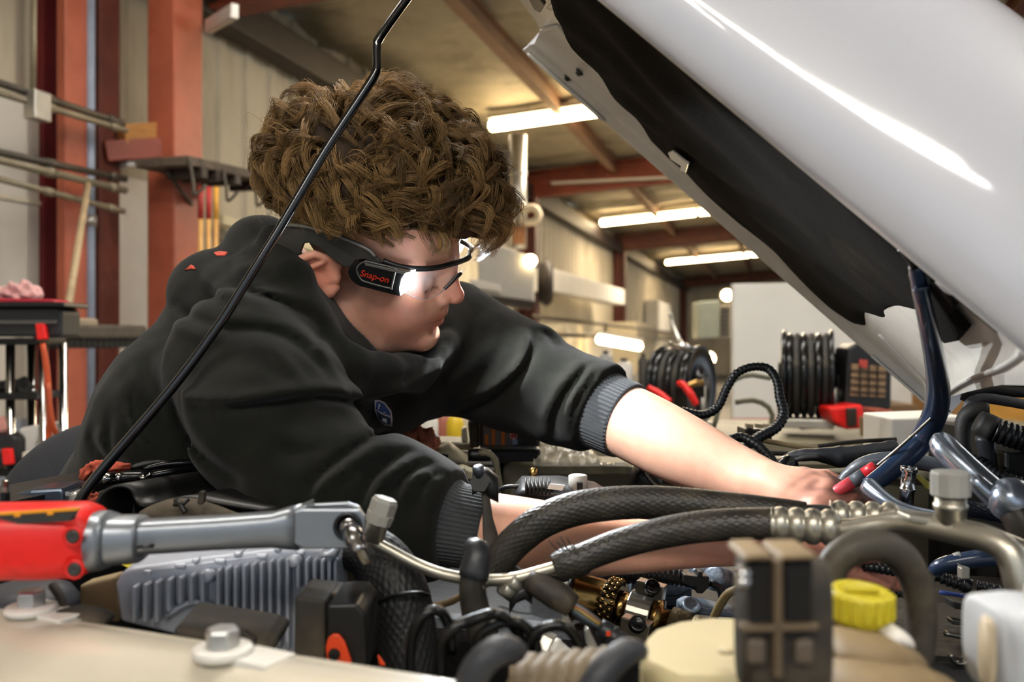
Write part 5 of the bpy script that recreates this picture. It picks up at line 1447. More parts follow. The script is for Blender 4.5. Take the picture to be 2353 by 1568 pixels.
for x in (1740, 1850):
    slab([(x-22, 1472), (x+22, 1470), (x+22, 1530), (x-22, 1530)], .382, .004).build('panel', M('brown_panel', '5e5244', .5, var=.2), rg, bevel=.002)
for y in (1318, 1336): MB().lathe([(0, .0035), (.003, .0035), (.004, 0)], P(1706, y, .385), (-.3, -1, 0), 14).build('rivet', m_chrome, rg)
lp = hose([(1898, 1400, .54, 34), (1900, 1340, .54, 35), (1924, 1286, .54, 36), (1976, 1256, .54, 37), (2036, 1258, .542, 37), (2082, 1292, .545, 36), (2108, 1350, .548, 35), (2118, 1420, .55, 34), (2112, 1490, .55, 34), (2096, 1560, .55, 34)], M('worn_hose', '3d382f', .55, var=.2, scale=22, col2='665b47', mix2=.62, bump=.2, bscale=240), 'loop_hose', step=.004)
tag(lp, 'thick worn rubber hose looped over the yellow cap', 'hose')
yc = thing('yellow_stopper', 'ribbed yellow filler cap under the rubber hose loop', 'cap', P(1976, 1425, .50))
o = P(1974, 1424, .50); ax_ = np.array([.05, -.12, 1.0])
MB().lathe([(0, .0158), (.002, .0166), (.014, .0168), (.0165, .0158), (.0168, .012), (.0155, .011), (.0155, 0)], o, ax_, 36).build('skirt', m_yellow, yc)
for k in range(18):
    a = k*math.pi/9; p = o+ax_*.0085+np.array([math.cos(a)*.0168, math.sin(a)*.0168, 0])
    MB().box(p, (.0022, .0030, .0125), rot_ax((math.cos(a), math.sin(a), 0))).build('grip_rib', m_yellow, yc, bevel=.0005)
MB().box(o+ax_*.017, (.018, .004, .003)).build('grip_bar', m_yellow, yc, bevel=.0008)
nk = thing('filler_neck', 'tan filler neck and flange below the yellow cap', 'filler neck', P(1990, 1540, .5))
MB().lathe([(-.002, .016), (.0, .018), (-.012, .020), (-.03, .020)][::-1], P(1974, 1430, .50), UP, 32).build('collar', m_tan, nk)
sect([(1900, 1500, .47, 28, .02), (1940, 1490, .47, 34, .024), (2040, 1498, .475, 34, .024), (2100, 1516, .48, 24, .018)], 2.6, m_tan, 'flange', nk)
sect([(2020, 1462, .485, 16, .012), (2050, 1456, .485, 22, .014), (2080, 1470, .485, 18, .012)], 2.2, m_whiteenamel, 'spigot', nk)
sect([(1890, 1562, .44, 26, .02), (1990, 1556, .44, 30, .022), (2130, 1566, .445, 24, .02), (2190, 1578, .45, 14, .014)], 2.4, m_tan, 'foot', nk)
wt = thing('coolant_bottle', 'white plastic bottle blurred at the lower corner beside the dark bay', 'bottle', P(2330, 1600, .42))
sect([(2264, 1490, .43, 96, .02), (2274, 1486, .43, 104, .026), (2350, 1484, .43, 106, .03), (2460, 1490, .43, 104, .03)], 4, M('bottle_white', 'c3c6ca', .5, var=.05), 'shell', wt)
sect([(2262, 1500, .425, 80, .006), (2270, 1500, .425, 84, .008)], 3, M('amber_seam', 'cdbb9c', .5, var=.1), 'seam', wt)
MB().lathe([(0, .012), (.006, .012), (.007, .010)], P(2420, 1384, .43), UP, 20).build('neck', m_whiteenamel, wt)
# ------------------------------------------------------------------ engine bay: far and right side
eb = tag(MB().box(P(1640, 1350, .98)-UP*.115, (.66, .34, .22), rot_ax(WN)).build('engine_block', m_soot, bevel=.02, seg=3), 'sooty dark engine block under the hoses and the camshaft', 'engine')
o = hose([(1566, 945, 1.27, 10), (1613, 954, 1.27, 10), (1649, 936, 1.27, 10), (1671, 890, 1.27, 10), (1694, 857, 1.27, 10), (1730, 843, 1.27, 10), (1765, 848, 1.27, 10), (1785, 876, 1.26, 10), (1792, 914, 1.25, 11), (1800, 952, 1.24, 12), (1783, 983, 1.23, 12), (1743, 1006, 1.22, 12), (1703, 1034, 1.21, 12)], m_conv, 'arched_loom', corr=(.006, .06), step=.0013)
tag(o, 'black corrugated wire loom arching up in front of the white board', 'loom')
o = hose([(1655, 1030, 1.17, 11), (1680, 1010, 1.17, 11), (1706, 1006, 1.17, 11), (1738, 1022, 1.16, 11), (1765, 1048, 1.15, 11), (1792, 1080, 1.14, 11)], m_conv, 'bent_loom', corr=(.006, .04), step=.0013)
tag(o, 'short black loom bending down behind the bare wrist', 'loom')
th_ = thing('taped_harness', 'black taped harness with crinkled wrap behind the hand', 'harness', P(1900, 1070, 1.08))
hose([(1806, 1062, 1.09, 11), (1822, 1050, 1.09, 13), (1850, 1046, 1.085, 14), (1880, 1046, 1.08, 15), (1905, 1048, 1.08, 20), (1930, 1050, 1.08, 24), (1955, 1046, 1.08, 21), (1985, 1042, 1.08, 20), (2030, 1036, 1.08, 20), (2060, 1030, 1.08, 19)], m_tape, 'wrapped_run', th_, wrap=(.021, .10), step=.002)
sect([(1774, 1094, 1.06, 18, .012), (1790, 1080, 1.06, 26, .016), (1810, 1070, 1.065, 26, .016), (1828, 1072, 1.07, 16, .012)], 2.2, m_blackgl, 'branch_clip', th_)
hose([(1820, 1060, 1.08, 5), (1850, 1052, 1.075, 6), (1885, 1050, 1.07, 6)], m_rubber, 'lead', th_)
for k, (rows, cc, lab) in enumerate((
    ([(1690, 1008, 1.33, 5), (1760, 1014, 1.33, 6), (1830, 1026, 1.32, 6), (1880, 1034, 1.31, 5)], m_tan, 'thin tan pipe along the far fender behind the black loom'),
    ([(1700, 1046, 1.28, 6), (1780, 1042, 1.28, 6), (1860, 1046, 1.27, 6)], m_dusty, 'dusty dark pipe under the thin tan pipe'),
    ([(1790, 1082, 1.2, 7), (1860, 1086, 1.2, 7), (1960, 1082, 1.18, 7)], m_olive, 'olive pipe lying behind the thumb'),
    ([(1880, 1026, 1.34, 5), (1960, 1016, 1.34, 5), (2060, 1010, 1.33, 5)], m_dusty, 'thin dark pipe in front of the beige bench'))):
    tag(hose(rows, cc, 'thin_pipe'), lab, 'pipe')
fb = thing('fuse_block', 'small black fuse block with pale tabs on the far fender by the arched loom', 'fuse block', P(1750, 1010, 1.36))
slab([(1712, 985), (1775, 990), (1775, 1016), (1712, 1012)], 1.34, .05).build('case', m_black, fb, bevel=.003)
for x in (1716, 1738, 1758): slab([(x, 974), (x+16, 976), (x+16, 986), (x, 984)], 1.345, .012).build('tab', M('pale_tab', 'c7b898', .5), fb, bevel=.001)
# blue-black coolant hose
bh = thing('coolant_hose', 'glossy blue-black coolant hose curving down from the hood', 'hose', P(2100, 1120, .93))
hose([(2104, 606, .64, 16), (2110, 640, .65, 17.5), (2120, 690, .67, 19), (2135, 760, .72, 21), (2150, 840, .80, 23.5), (2156, 900, .87, 26), (2148, 952, .915, 27), (2120, 1008, .935, 27), (2080, 1052, .93, 25), (2040, 1086, .925, 23), (1996, 1118, .92, 20)], m_bluehose, 'hose_run', bh, seg=24)
for f, (x, y, r) in enumerate(((2107, 628, 19.5), (2116, 664, 20.5))):
    bead_tube(P(x, y-3, .65), P(x+1.5, y+3, .65), [(0, R(r-1.5, .65)), (.2, R(r, .65)), (.8, R(r, .65)), (1, R(r-1.5, .65))], m_bluehose, 'collar', bh)
hose([(2066, 572, .635, 5), (2080, 584, .637, 8), (2096, 598, .638, 10), (2104, 612, .64, 14)], m_blackgl, 'elbow', bh, seg=14)
# hooked pick in the hand
pk = thing('hook_pick', 'hooked pick with a red and grey handle held in the far hand', 'hand tool', P(1970, 1110, .965))
pa, pb = P(1912, 1136, .955), P(2014, 1074, .94); L_ = np.linalg.norm(pb-pa); dr = (pb-pa)/L_
MB().lathe([(0, .004), (.004, .0062), (L_*.52, .0066)], pa, dr, 18).build('grip_end', M('pick_pink_red', 'd64a55', .4, var=.08), pk)
MB().lathe([(L_*.46, .0068), (L_*.74, .0070)], pa, dr, 18).build('grip_band', M('pick_grey', '50565e', .5, var=.1), pk)
MB().lathe([(L_*.73, .0071), (L_*.96, .0072), (L_*1.0, .006), (L_*1.01, 0)], pa, dr, 18).build('grip_head', M('pick_red', 'c6202b', .35, var=.08), pk)
hose([(2008, 1077, .942, 3.8), (2060, 1034, .925, 3.8), (2120, 980, .91, 3.6), (2150, 950, .902, 3.4), (2160, 938, .90, 3.2), (2168, 936, .899, 3.0), (2184, 946, .897, 1.8)], m_steelcap, 'shaft', pk, seg=10)
tag(hose([(1930, 1122, 1.0, 14), (1950, 1092, 1.0, 16), (1990, 1066, .99, 18), (2050, 1056, .98, 18), (2120, 1064, .97, 18), (2180, 1078, .96, 18), (2240, 1100, .95, 17)], M('grey_hose', '4a4f57', .42, var=.12, coat=.2), 'grey_hose'), 'slate grey rubber hose arching behind the pick handle', 'hose')
sb = thing('steel_spigot', 'open steel spigot standing beside the slate grey hose', 'pipe', P(2085, 1170, .88))
o = P(2082, 1158, .88)
MB().lathe([(-.008, .0068), (.012, .0068), (.013, .0078), (.015, .0078), (.016, .0068), (.030, .0068), (.031, .0080), (.0345, .0080), (.036, .0072), (.036, .0058), (.02, .0056)], o, (.08, 0, 1), 24).build('tube', m_chrome, sb)
hose([(2080, 1156, .88, 16), (2078, 1172, .882, 16), (2064, 1186, .885, 15)], m_steelcap, 'elbow', sb)
tag(hose([(1994, 1116, .91, 20), (2010, 1130, .90, 20), (2034, 1148, .885, 17), (2070, 1168, .87, 15), (2120, 1182, .855, 14), (2190, 1192, .84, 14)], m_silver, 'silver_pipe'), 'slim silver pipe curving from under the fingers', 'pipe')
tag(slab([(2104, 1096), (2114, 1092), (2146, 1116), (2142, 1128), (2130, 1124)], .92, .004).build('yellow_tag', M('olive_yellow', 'a6a24a', .5, var=.1), bevel=.0005), 'small yellow-green tag behind the steel spigot', 'tag')
sg_ = thing('silver_tube', 'fat silver tube with a ball joint at the edge beside the corrugated duct', 'pipe', P(2280, 1190, .78))
hose([(2142, 1008, .83, 14), (2150, 1012, .828, 24), (2166, 1024, .825, 30), (2190, 1048, .815, 31), (2240, 1094, .80, 31), (2290, 1136, .79, 31), (2330, 1166, .78, 31)], m_silver, 'tube', sg_, seg=28)
hose([(2226, 1098, .765, 10), (2236, 1102, .763, 18), (2262, 1126, .76, 22), (2300, 1158, .755, 24)], m_silver, 'branch', sg_, seg=20)
MB().lathe([(-.019, 0), (-.018, .006), (-.013, .0135), (-.006, .018), (0, .019), (.006, .018), (.013, .0135), (.018, .006), (.019, 0)], P(2326, 1150, .75), (.6, -.3, .5), 32).build('ball_joint', m_silver, sg_)
hose([(2326, 1160, .75, 40), (2352, 1200, .74, 42), (2370, 1260, .735, 40)], M('dark_elbow', '2b2620', .4, var=.2), 'elbow', sg_)
tag(hose([(2200, 1168, .86, 17), (2240, 1172, .86, 18), (2290, 1182, .86, 18), (2340, 1194, .86, 18)], M('braid_navy', '232a3a', .35, var=.2), 'navy_braid', weave=(14, .009, .06), step=.0014), 'navy braided line under the silver tube', 'hose')
# black corrugated ducts at the edge
du = thing('intake_duct', 'black corrugated duct with an elbow at the edge of the bay', 'duct', P(2300, 1080, 1.0))
hose([(2214, 1040, 1.04, 17), (2213, 990, 1.04, 18), (2220, 960, 1.04, 20), (2240, 945, 1.035, 20), (2272, 944, 1.03, 18)], m_rubber, 'elbow', du, seg=20)
hose([(2246, 968, 1.0, 26), (2262, 976, .998, 29), (2290, 990, .99, 30)], m_rubber, 'junction', du, seg=22)
hose([(2286, 988, .99, 28), (2320, 1000, .985, 28), (2370, 1016, .98, 28), (2440, 1040, .97, 28)], m_conv, 'corrugated_run', du, corr=(.006, .05), step=.0014, seg=24)
hose([(2262, 1002, 1.0, 20), (2266, 1030, 1.0, 19), (2274, 1064, 1.0, 16), (2280, 1090, 1.0, 15)], m_tape, 'drop_leg', du, wrap=(.014, .06))
for rows, mt, lab in (([(2216, 922, 1.08, 10), (2226, 904, 1.08, 12), (2260, 898, 1.08, 12), (2310, 900, 1.075, 12), (2400, 906, 1.07, 12)], m_rubber, 'upper dark hose bending over the corrugated duct'),
                      ([(2218, 946, 1.06, 9), (2230, 924, 1.06, 11), (2262, 916, 1.06, 12), (2310, 922, 1.055, 12), (2400, 938, 1.05, 12)], M('dusty_grey_hose', '56565a', .5, var=.25, scale=30, col2='2d2d2f', mix2=.6), 'speckled grey hose just above the corrugated duct')):
    tag(hose(rows, mt, 'bent_hose', seg=18), lab, 'hose')
tag(hose([(2232, 1054, 1.0, 13), (2262, 1072, .99, 14), (2300, 1092, .98, 14), (2360, 1112, .97, 14)], m_conv, 'ribbed_tube', corr=(.005, .06), step=.0012), 'thin ribbed tube below the duct drop leg', 'hose')
tag(slab([(2312, 1040), (2400, 1036), (2400, 1112), (2350, 1112), (2312, 1092)], .985, .05).build('black_box', m_black, bevel=.003), 'black plastic box under the corrugated duct', 'box')
cpn = thing('reservoir_knob', 'black knob with a silver label above the dark hoses', 'knob', P(2345, 895, 1.12))
MB().lathe([(0, .022), (.008, .024), (.014, .022), (.016, .012), (.020, .010), (.021, 0)], P(2340, 898, 1.12), UP, 20).build('dial', m_blackgl, cpn)
MB().box(P(2338, 878, 1.10), (.012, .004, .005)).build('label_plate', m_galv, cpn)
wb = thing('white_box', 'plain white box with small dark marks behind the coolant hose', 'box', P(2130, 1050, 1.45))
slab([(2050, 962), (2216, 956), (2222, 1060), (2050, 1060)], 1.42, .12).build('carton', m_whiteenamel, wb, bevel=.003)
for x, y in ((2178, 972), (2190, 980), (2194, 968)): slab([(x, y), (x+7, y+1), (x+6, y+5), (x, y+4)], 1.417, .002).build('mark', m_slot, wb)
# lower right corner of the bay
hc = thing('clamped_hose', 'wet-looking black hose with a pale clamp, low in the dark bay', 'hose', P(2220, 1310, .82))
hose([(2140, 1316, .83, 11), (2150, 1308, .83, 16), (2170, 1298, .825, 18), (2204, 1291, .82, 19), (2250, 1284, .815, 20), (2310, 1282, .81, 20), (2380, 1290, .80, 20)], m_bluehose, 'hose_run', hc, seg=22)
bead_tube(P(2196, 1294, .822), P(2214, 1289, .82), [(0, R(20.5, .82)), (.1, R(22, .82)), (.9, R(22, .82)), (1, R(20.5, .82))], m_greycap, 'clamp', hc)
MB().box(P(2214, 1316, .80), (.008, .008, .010)).build('clamp_screw', m_galv, hc, bevel=.001)
for rows, lab in (([(2150, 1322, .84, 13), (2180, 1334, .835, 14), (2216, 1346, .83, 14)], 'ribbed black conduit below the clamped hose'),
                  ([(2244, 1346, .83, 11), (2280, 1354, .825, 12), (2340, 1370, .82, 12)], 'ribbed black conduit at the edge, above the white bottle'),
                  ([(1984, 1302, .83, 11), (2020, 1306, .83, 12), (2072, 1316, .83, 12)], 'ribbed black conduit seen through the hose loop'),
                  ([(2010, 1356, .86, 10), (2050, 1360, .86, 11), (2100, 1366, .86, 11)], 'short wrapped conduit behind the yellow cap')):
    tag(hose(rows, m_conv, 'ribbed_conduit', corr=(.0052, .10), step=.0008, seg=16), lab, 'conduit', 'ribbed conduits low in the bay')
tag(bead_tube(P(2212, 1343, .828), P(2232, 1350, .825), [(0, .0066), (.1, .0072), (.9, .0072), (1, .0066)], m_conv, 'conduit_coupler', None), 'black coupler between two ribbed conduits', 'coupler')
tag(hose([(2160, 1362, .85, 5), (2190, 1366, .85, 5), (2215, 1370, .85, 5)], M('blue_wire', '3c56a0', .4), 'blue_wire', seg=8), 'short blue wire below the ribbed conduit', 'wire')
tag(hose([(2240, 1384, .82, 10), (2252, 1378, .82, 14), (2270, 1384, .82, 13), (2286, 1390, .82, 7)], m_blackgl, 'spark_boot'), 'glossy black rubber boot at the foot of the ribbed conduit', 'boot')
tag(slab([(2192, 1384), (2226, 1390), (2228, 1404), (2194, 1400)], .85, .02).build('relay', m_rubber, bevel=.001), 'small dark relay below the blue wire', 'relay')
tag(hose([(2170, 1456, .78, 6), (2220, 1466, .78, 6), (2280, 1480, .78, 6)], m_steelcap, 'grey_rod', seg=10), 'thin grey rod low in the dark bay beside the white bottle', 'rod')
a_ = [P(2207+22*math.cos(t), 1508+18*math.sin(t), .76) for t in np.linspace(-.2, 3.4, 14)]
tag(MB().tube(a_, .0022, 8).build('snap_ring', m_steelcap), 'bright C-shaped snap ring below the grey rod', 'ring')
tag(slab([(2186, 1424), (2220, 1430), (2220, 1440), (2188, 1436)], .83, .01).build('grey_lug', m_steelcap, bevel=.001), 'flat grey lug between the relay and the rod', 'lug')
tag(MB().box(P(2240, 1560, .80), (.30, .25, .02)).build('black_tray', M('tray_nearblack', '090909', .8, var=.3, spec=.1), bevel=.003), 'black plastic tray in the bottom of the bay', 'tray')  # even near-black base colour with weak specular

# ------------------------------------------------------------------ far fender clutter
ju = thing('jump_charger', 'black charger box with orange striped label on the far fender', 'charger', P(1165, 1060, 1.44))
slab([(1100, 940), (1240, 944), (1242, 1030), (1100, 1030)], 1.42, .10).build('case', m_black, ju, bevel=.006)
lb = slab([(1110, 962), (1182, 966), (1182, 1026), (1110, 1026)], 1.416, .004).build('label_panel', M('label_grey', '6d6a66', .6, var=.1), ju)
for x0, y0 in ((1114, 1000), (1130, 986), (1152, 992)): slab([(x0, y0), (x0+8, y0), (x0+8, 1023), (x0, 1023)], 1.4145, .002).build('orange_bar', M('label_orange', 'cf7424', .6), lb)
MB().lathe([(0, .006), (.001, .006), (.001, .0045), (0, .0045)], P(1180, 1001, 1.413), (0, -1, 0), 20).build('red_ring', M('label_pink', 'd98d88', .6), lb)
MB().box(P(1183, 1016, 1.413), (.008, .002, .008)).build('blue_mark', M('label_blue', '8fa1bd', .6), lb)
slab([(1074, 968), (1100, 958), (1102, 1030), (1080, 1030)], 1.44, .06).build('side_grip', m_dusty, ju, bevel=.004)
slab([(1060, 984), (1070, 980), (1075, 1018), (1060, 1018)], 1.43, .02).build('handle', M('cream_plastic', 'd6ccb4', .5, var=.05), ju, bevel=.003)
slab([(1098, 1030), (1242, 1030), (1244, 1076), (1104, 1074)], 1.38, .10).build('base', m_frameb, ju, bevel=.006)
# clear plastic bag
rs = np.random.RandomState(5)
G = []
nu, nv = 34, 20
nz = rs.rand(nu, nv)
for i in range(nu):
    row = []
    for j in range(nv):
        u = i/(nu-1); v = j/(nv-1)
        x = 1226+u*190; base = 1070-4*u
        h = (70*math.sin(math.pi*min(1, u*1.1+.08))**.6*(1-.35*u))*math.sin(math.pi*v)**.7
        d = 1.36+.14*v
        p = P(x, base-h*.9-10*(nz[i, j]-.5), d+.012*(nz[j % nu, i % nv]-.5))
        row.append(p)
    G.append(row)
m_bag = M('clear_bag', 'e6ddc8', 0.16, var=0.1, scale=30, alpha=0.42, bump=.6, bscale=60, spec=.8)
bg = MB().grid(G, smooth=True).build('plastic_bag', m_bag); tag(bg, 'crumpled clear plastic bag on the far fender under the sleeve', 'bag')
# beige cover, tray, bent pipe, bracket
bcv = thing('beige_cover', 'beige moulded cover with a dark slot beside the near cuff', 'cover', P(1040, 1066, 1.34))
sect([(992, 1056, 1.33, 10, .03), (1010, 1046, 1.33, 22, .035), (1032, 1042, 1.33, 26, .035), (1052, 1050, 1.33, 18, .035), (1076, 1060, 1.33, 8, .03)], 2.3, M('beige_plastic', 'b3a88a', .55, var=.1), 'dome', bcv)
sect([(1006, 1046, 1.294, 4, .002), (1030, 1050, 1.294, 5, .002)], 2, m_slot, 'slot', bcv)
slab([(990, 1014), (1086, 1016), (1090, 1036), (990, 1036)], 1.46, .08).build('tray', M('grey_tray', '8c8674', .55), None, bevel=.004)
tag(bpy.data.objects['tray'], 'flat grey tray behind the beige cover', 'tray'); bpy.data.objects['tray'].name = 'parts_tray'
bp_ = thing('bent_pipe', 'beige bent pipe with a black rubber end on the far fender', 'pipe', P(1140, 1120, 1.28))
hose([(1076, 1046, 1.27, 14), (1100, 1046, 1.27, 15), (1128, 1048, 1.27, 13)], m_black, 'rubber_end', bp_)
hose([(1100, 1042, 1.262, 7), (1124, 1044, 1.262, 7.5), (1138, 1060, 1.262, 7.5), (1144, 1090, 1.262, 7), (1150, 1122, 1.262, 7)], m_olive, 'pipe_run', bp_)
bk = thing('beige_bracket', 'beige stepped bracket beside the black clamp', 'bracket', P(1060, 1110, 1.15))
slab([(1028, 1082), (1060, 1074), (1086, 1084), (1088, 1102), (1070, 1104), (1052, 1096), (1034, 1100)], 1.14, .03).build('plate', m_olive, bk, bevel=.002)
for x in (1046, 1060): slab([(x, 1076), (x+8, 1076), (x+10, 1094), (x+3, 1094)], 1.13, .006).build('rib', m_olive, bk, bevel=.001)
# rag of orange-pink cloth
def rag(rows, r, name, lab, seed, col='c4735a', d=1.3):
    rs = np.random.RandomState(seed); a = crom(rows, 8); pts = np.array([P(x, y, dd) for x, y, dd in a]); n = len(pts)
    tg, U, V = frames(pts); seg = 26; th = np.linspace(0, 2*math.pi, seg, endpoint=False)
    k = 1+.28*np.sin(th[None]*3+np.linspace(0, 9, n)[:, None])+.18*np.sin(th[None]*5-np.linspace(0, 14, n)[:, None])+.12*rs.normal(size=(n, seg))
    rr = r*np.sin(np.linspace(.25, math.pi-.25, n))**.5
    vs = pts[:, None]+(U[:, None]*np.cos(th)[None, :, None]+V[:, None]*np.sin(th)[None, :, None])*(rr[:, None]*k)[..., None]
    g = MB(); fs = [[i*seg+j, i*seg+(j+1) % seg, (i+1)*seg+(j+1) % seg, (i+1)*seg+j] for i in range(n-1) for j in range(seg)]
    fs += [list(range(seg))[::-1], [(n-1)*seg+j for j in range(seg)]]
    g.add(vs.reshape(-1, 3), fs)
    return tag(g.build(name, M('rag_'+col, col, .9, var=.2, scale=40, bump=.6, bscale=300)), lab, 'rag')
rag([(905, 992, 1.33), (940, 1000, 1.32), (965, 1008, 1.32), (985, 1020, 1.31), (1002, 1034, 1.31)], .016, 'shop_rag', 'orange-pink shop rag bunched beside the near sleeve', 2, 'c9795c')
rag([(1004, 1060, 1.2), (1016, 1076, 1.19), (1028, 1096, 1.18), (1034, 1116, 1.17)], .010, 'shop_rag', 'end of an orange rag hanging over the beige bracket', 3, 'a5583c')
# tie bar / alternator top
al = thing('alternator', 'black ribbed unit with a white label and pale lug behind the forearm', 'alternator', P(1290, 1150, 1.0))
sect([(1180, 1132, 1.0, 12, .03), (1200, 1122, 1.0, 24, .04), (1290, 1124, 1.0, 26, .045), (1370, 1134, 1.0, 22, .04), (1400, 1142, 1.0, 12, .03)], 2.4, m_black, 'housing', al)
for x in range(1206, 1262, 9): sect([(x, 1118, .965, 20, .012), (x+4, 1118, .965, 20, .012)], 2.5, m_rubber, 'rib', al, 16)
slab([(1264, 1112), (1298, 1116), (1292, 1128), (1258, 1124)], .952, .003).build('label_sticker', m_whiteenamel, al)
MB().lathe([(0, .010), (.017, .010), (.018, .0085)], P(1328, 1130, .97), UP, 20).build('lug', m_greycap, al)
MB().box(P(1332, 1118, .958), (.006, .006, .008)).build('lug_slot', m_slot, al)
MB().lathe([(0, .0045), (.02, .0045), (.021, .003)], P(1220, 1118, 1.02), (.15, 0, 1), 14).build('stud', m_gold, al)
hose([(1130, 1140, .99, 5), (1160, 1120, .98, 5), (1200, 1118, .98, 5), (1230, 1108, .99, 4)], m_black, 'lead', al)
tag(sect([(1452, 1110, 1.2, 26, .02), (1464, 1100, 1.2, 34, .03), (1500, 1106, 1.2, 34, .03), (1516, 1116, 1.2, 20, .02)], 3, m_black, 'relay_cluster', None), 'black relay cluster between the two forearms', 'relay')
tag(hose([(1480, 1080, 1.17, 4), (1492, 1100, 1.165, 4), (1512, 1118, 1.16, 4), (1536, 1126, 1.16, 4)], m_steelcap, 'clip_wire', seg=8), 'thin wire looped on the black relay cluster', 'wire')
# bottles on a cart well behind the truck
def bottle(px, py0, py1, r_px, d, col, lab, capcol=None, base=None):
    t = thing('spray_bottle', lab, 'bottle', P(px, py1, d), 'bottles behind the far fender'); h = R(py1-py0, d); r = R(r_px, d)
    MB().lathe([(0, r*.9), (h*.03, r), (h*.62, r), (h*.74, r*.75), (h*.8, r*.45), (h*.84, r*.42)], P(px, py1, d), UP, 20).build('flask', M('flask_'+col, col, .45, var=.08), t)
    MB().lathe([(h*.82, r*.5), (h*.98, r*.5), (h, r*.4)], P(px, py1, d), UP, 16).build('cap', M('capc_'+(capcol or col), capcol or col, .5, var=.05), t)
    if base: MB().lathe([(h*.05, r*1.03), (h*.3, r*1.03)], P(px, py1, d), UP, 20, ).build('label_band', M('band_'+base, base, .5), t)
    return t
bottle(987, 930, 1030, 20, 2.4, 'd9d4c8', 'white bottle with a blue band behind the rag', None, '8296b4')
bottle(1046, 936, 1030, 20, 2.5, 'cfae1f', 'yellow bottle behind the jump charger')
bottle(1018, 932, 1030, 17, 2.6, '9a5a48', 'brick red bottle between the white and yellow ones', 'cfa48a')
bottle(950, 960, 1030, 17, 2.6, 'a8675a', 'dull pink bottle nearest the hoodie')
ct = thing('parts_cart', 'grey parts cart carrying bottles behind the far fender', 'cart', (P(1000, 1030, 2.5)[0], 2.5, 0))
MB().box(P(1000, 1036, 2.5)-UP*.01, (.5, .5, .025)).build('top_tray', M('cart_grey', '6a675f', .5), ct, bevel=.005)
for sx in (-1, 1):
    for sy in (-1, 1): MB().box(np.array([P(1000, 1036, 2.5)[0]+sx*.22, 2.5+sy*.22, P(1000, 1036, 2.5)[2]/2-.01]), (.03, .03, P(1000, 1036, 2.5)[2]-.03)).build('leg', m_galv, ct)

# ------------------------------------------------------------------ tools on the radiator shroud
sh_ = thing('radiator_shroud', 'dusty black plastic shroud with an arched mouth under the elbow', 'shroud', P(400, 1200, .85))
fr_ = [(212, 1196, .80), (222, 1156, .80), (236, 1134, .80), (258, 1120, .80), (284, 1118, .80), (302, 1128, .80), (312, 1150, .80), (330, 1164, .795), (372, 1154, .79), (430, 1146, .79), (520, 1160, .79), (620, 1176, .79)]
rows_ = []
for k in np.linspace(0, 1, 6):
    rows_.append([P(x+k*(250-.25*(x-212)), y-46*k*(1-.3*(x-212)/400)+6*k*k, d+.13*k) for x, y, d in crom(fr_, 4)])
MB().grid(rows_).build('shell', M('shroud_black', '141413', .45, var=.3, scale=16, col2='3d3830', mix2=.70, bump=.2, bscale=120), sh_, solid=.003)
slab([(222, 1180), (226, 1152), (246, 1130), (272, 1124), (296, 1134), (308, 1160), (312, 1186)], .845, .004).build('mouth_wall', m_frameb, sh_)
MB().lathe([(0, .011), (.001, .0115), (.001, .010)], P(540, 1122, .90), (-.1, -.5, 1), 24).build('stamped_oval', m_dusty, sh_)
mo = thing('fan_motor', 'tan dusty fan motor cable bundle with a zip tie under the shroud', 'motor', P(440, 1200, .80))
hose([(330, 1196, .78, 22), (370, 1182, .78, 28), (410, 1176, .78, 30), (450, 1176, .78, 28), (500, 1186, .785, 22), (560, 1196, .79, 12)], M('motor_dust', '51483a', .75, var=.3, scale=30, col2='2a261f', mix2=.6, bump=.5, bscale=160), 'bundle', mo, wrap=(.03, .05))
MB().tube(crom([P(404, 1150, .765), P(416, 1162, .758), P(426, 1180, .756)], 4), .0022, 8).build('zip_tie', m_black, mo)
MB().tube(crom([P(402, 1160, .764), P(420, 1158, .758), P(432, 1148, .762)], 4), .002, 8).build('zip_tie', m_black, mo)
slab([(452, 1158), (456, 1132), (462, 1128), (470, 1132), (468, 1156), (460, 1162)], .765, .006).build('tie_tail', m_dusty, mo, bevel=.001)
sr = thing('socket_ratchet', 'chrome ratchet with a socket lying behind the prop rod foot', 'hand tool', P(290, 1112, .92))
a, b = P(236, 1101, .90), P(264, 1100, .905)
MB().lathe([(0, .0062), (.001, .0065), (np.linalg.norm(b-a), .0065)], a, b-a, 22).build('socket', m_chrome, sr)
a, b = P(264, 1100, .905), P(284, 1098, .91)
MB().lathe([(0, .005), (np.linalg.norm(b-a), .0055)], a, b-a, 20).build('neck', m_chrome, sr)
sect([(282, 1098, .91, 14, .008), (292, 1097, .912, 15, .010), (330, 1095, .918, 14, .010), (348, 1095, .92, 9, .007)], 2.5, m_blackgl, 'head', sr)
MB().lathe([(0, .0035), (.002, .003), (.0025, 0)], P(328, 1099, .906), (0, -1, .1), 16).build('dial', m_chrome, sr)
MB().tube([P(336, 1097, .906), P(346, 1089, .905)], .0016, 8).build('lever', m_chrome, sr)
hose([(346, 1094, .92, 8), (400, 1084, .93, 8), (460, 1074, .95, 8), (500, 1066, .96, 9)], m_blackgl, 'shank', sr)
for rows, lab, mt in (([(300, 1076, .96, 6), (350, 1064, .97, 9), (410, 1056, .98, 10), (470, 1044, .99, 9), (490, 1046, .99, 5)], 'matte black pry bar resting against the hoodie, upper one', m_black),
                      ([(330, 1078, .95, 5), (380, 1068, .96, 8), (440, 1064, .97, 9), (500, 1060, .98, 6)], 'matte black pry bar just below the upper one', m_blackgl)):
    tag(hose(rows, mt, 'pry_bar'), lab, 'pry bar')
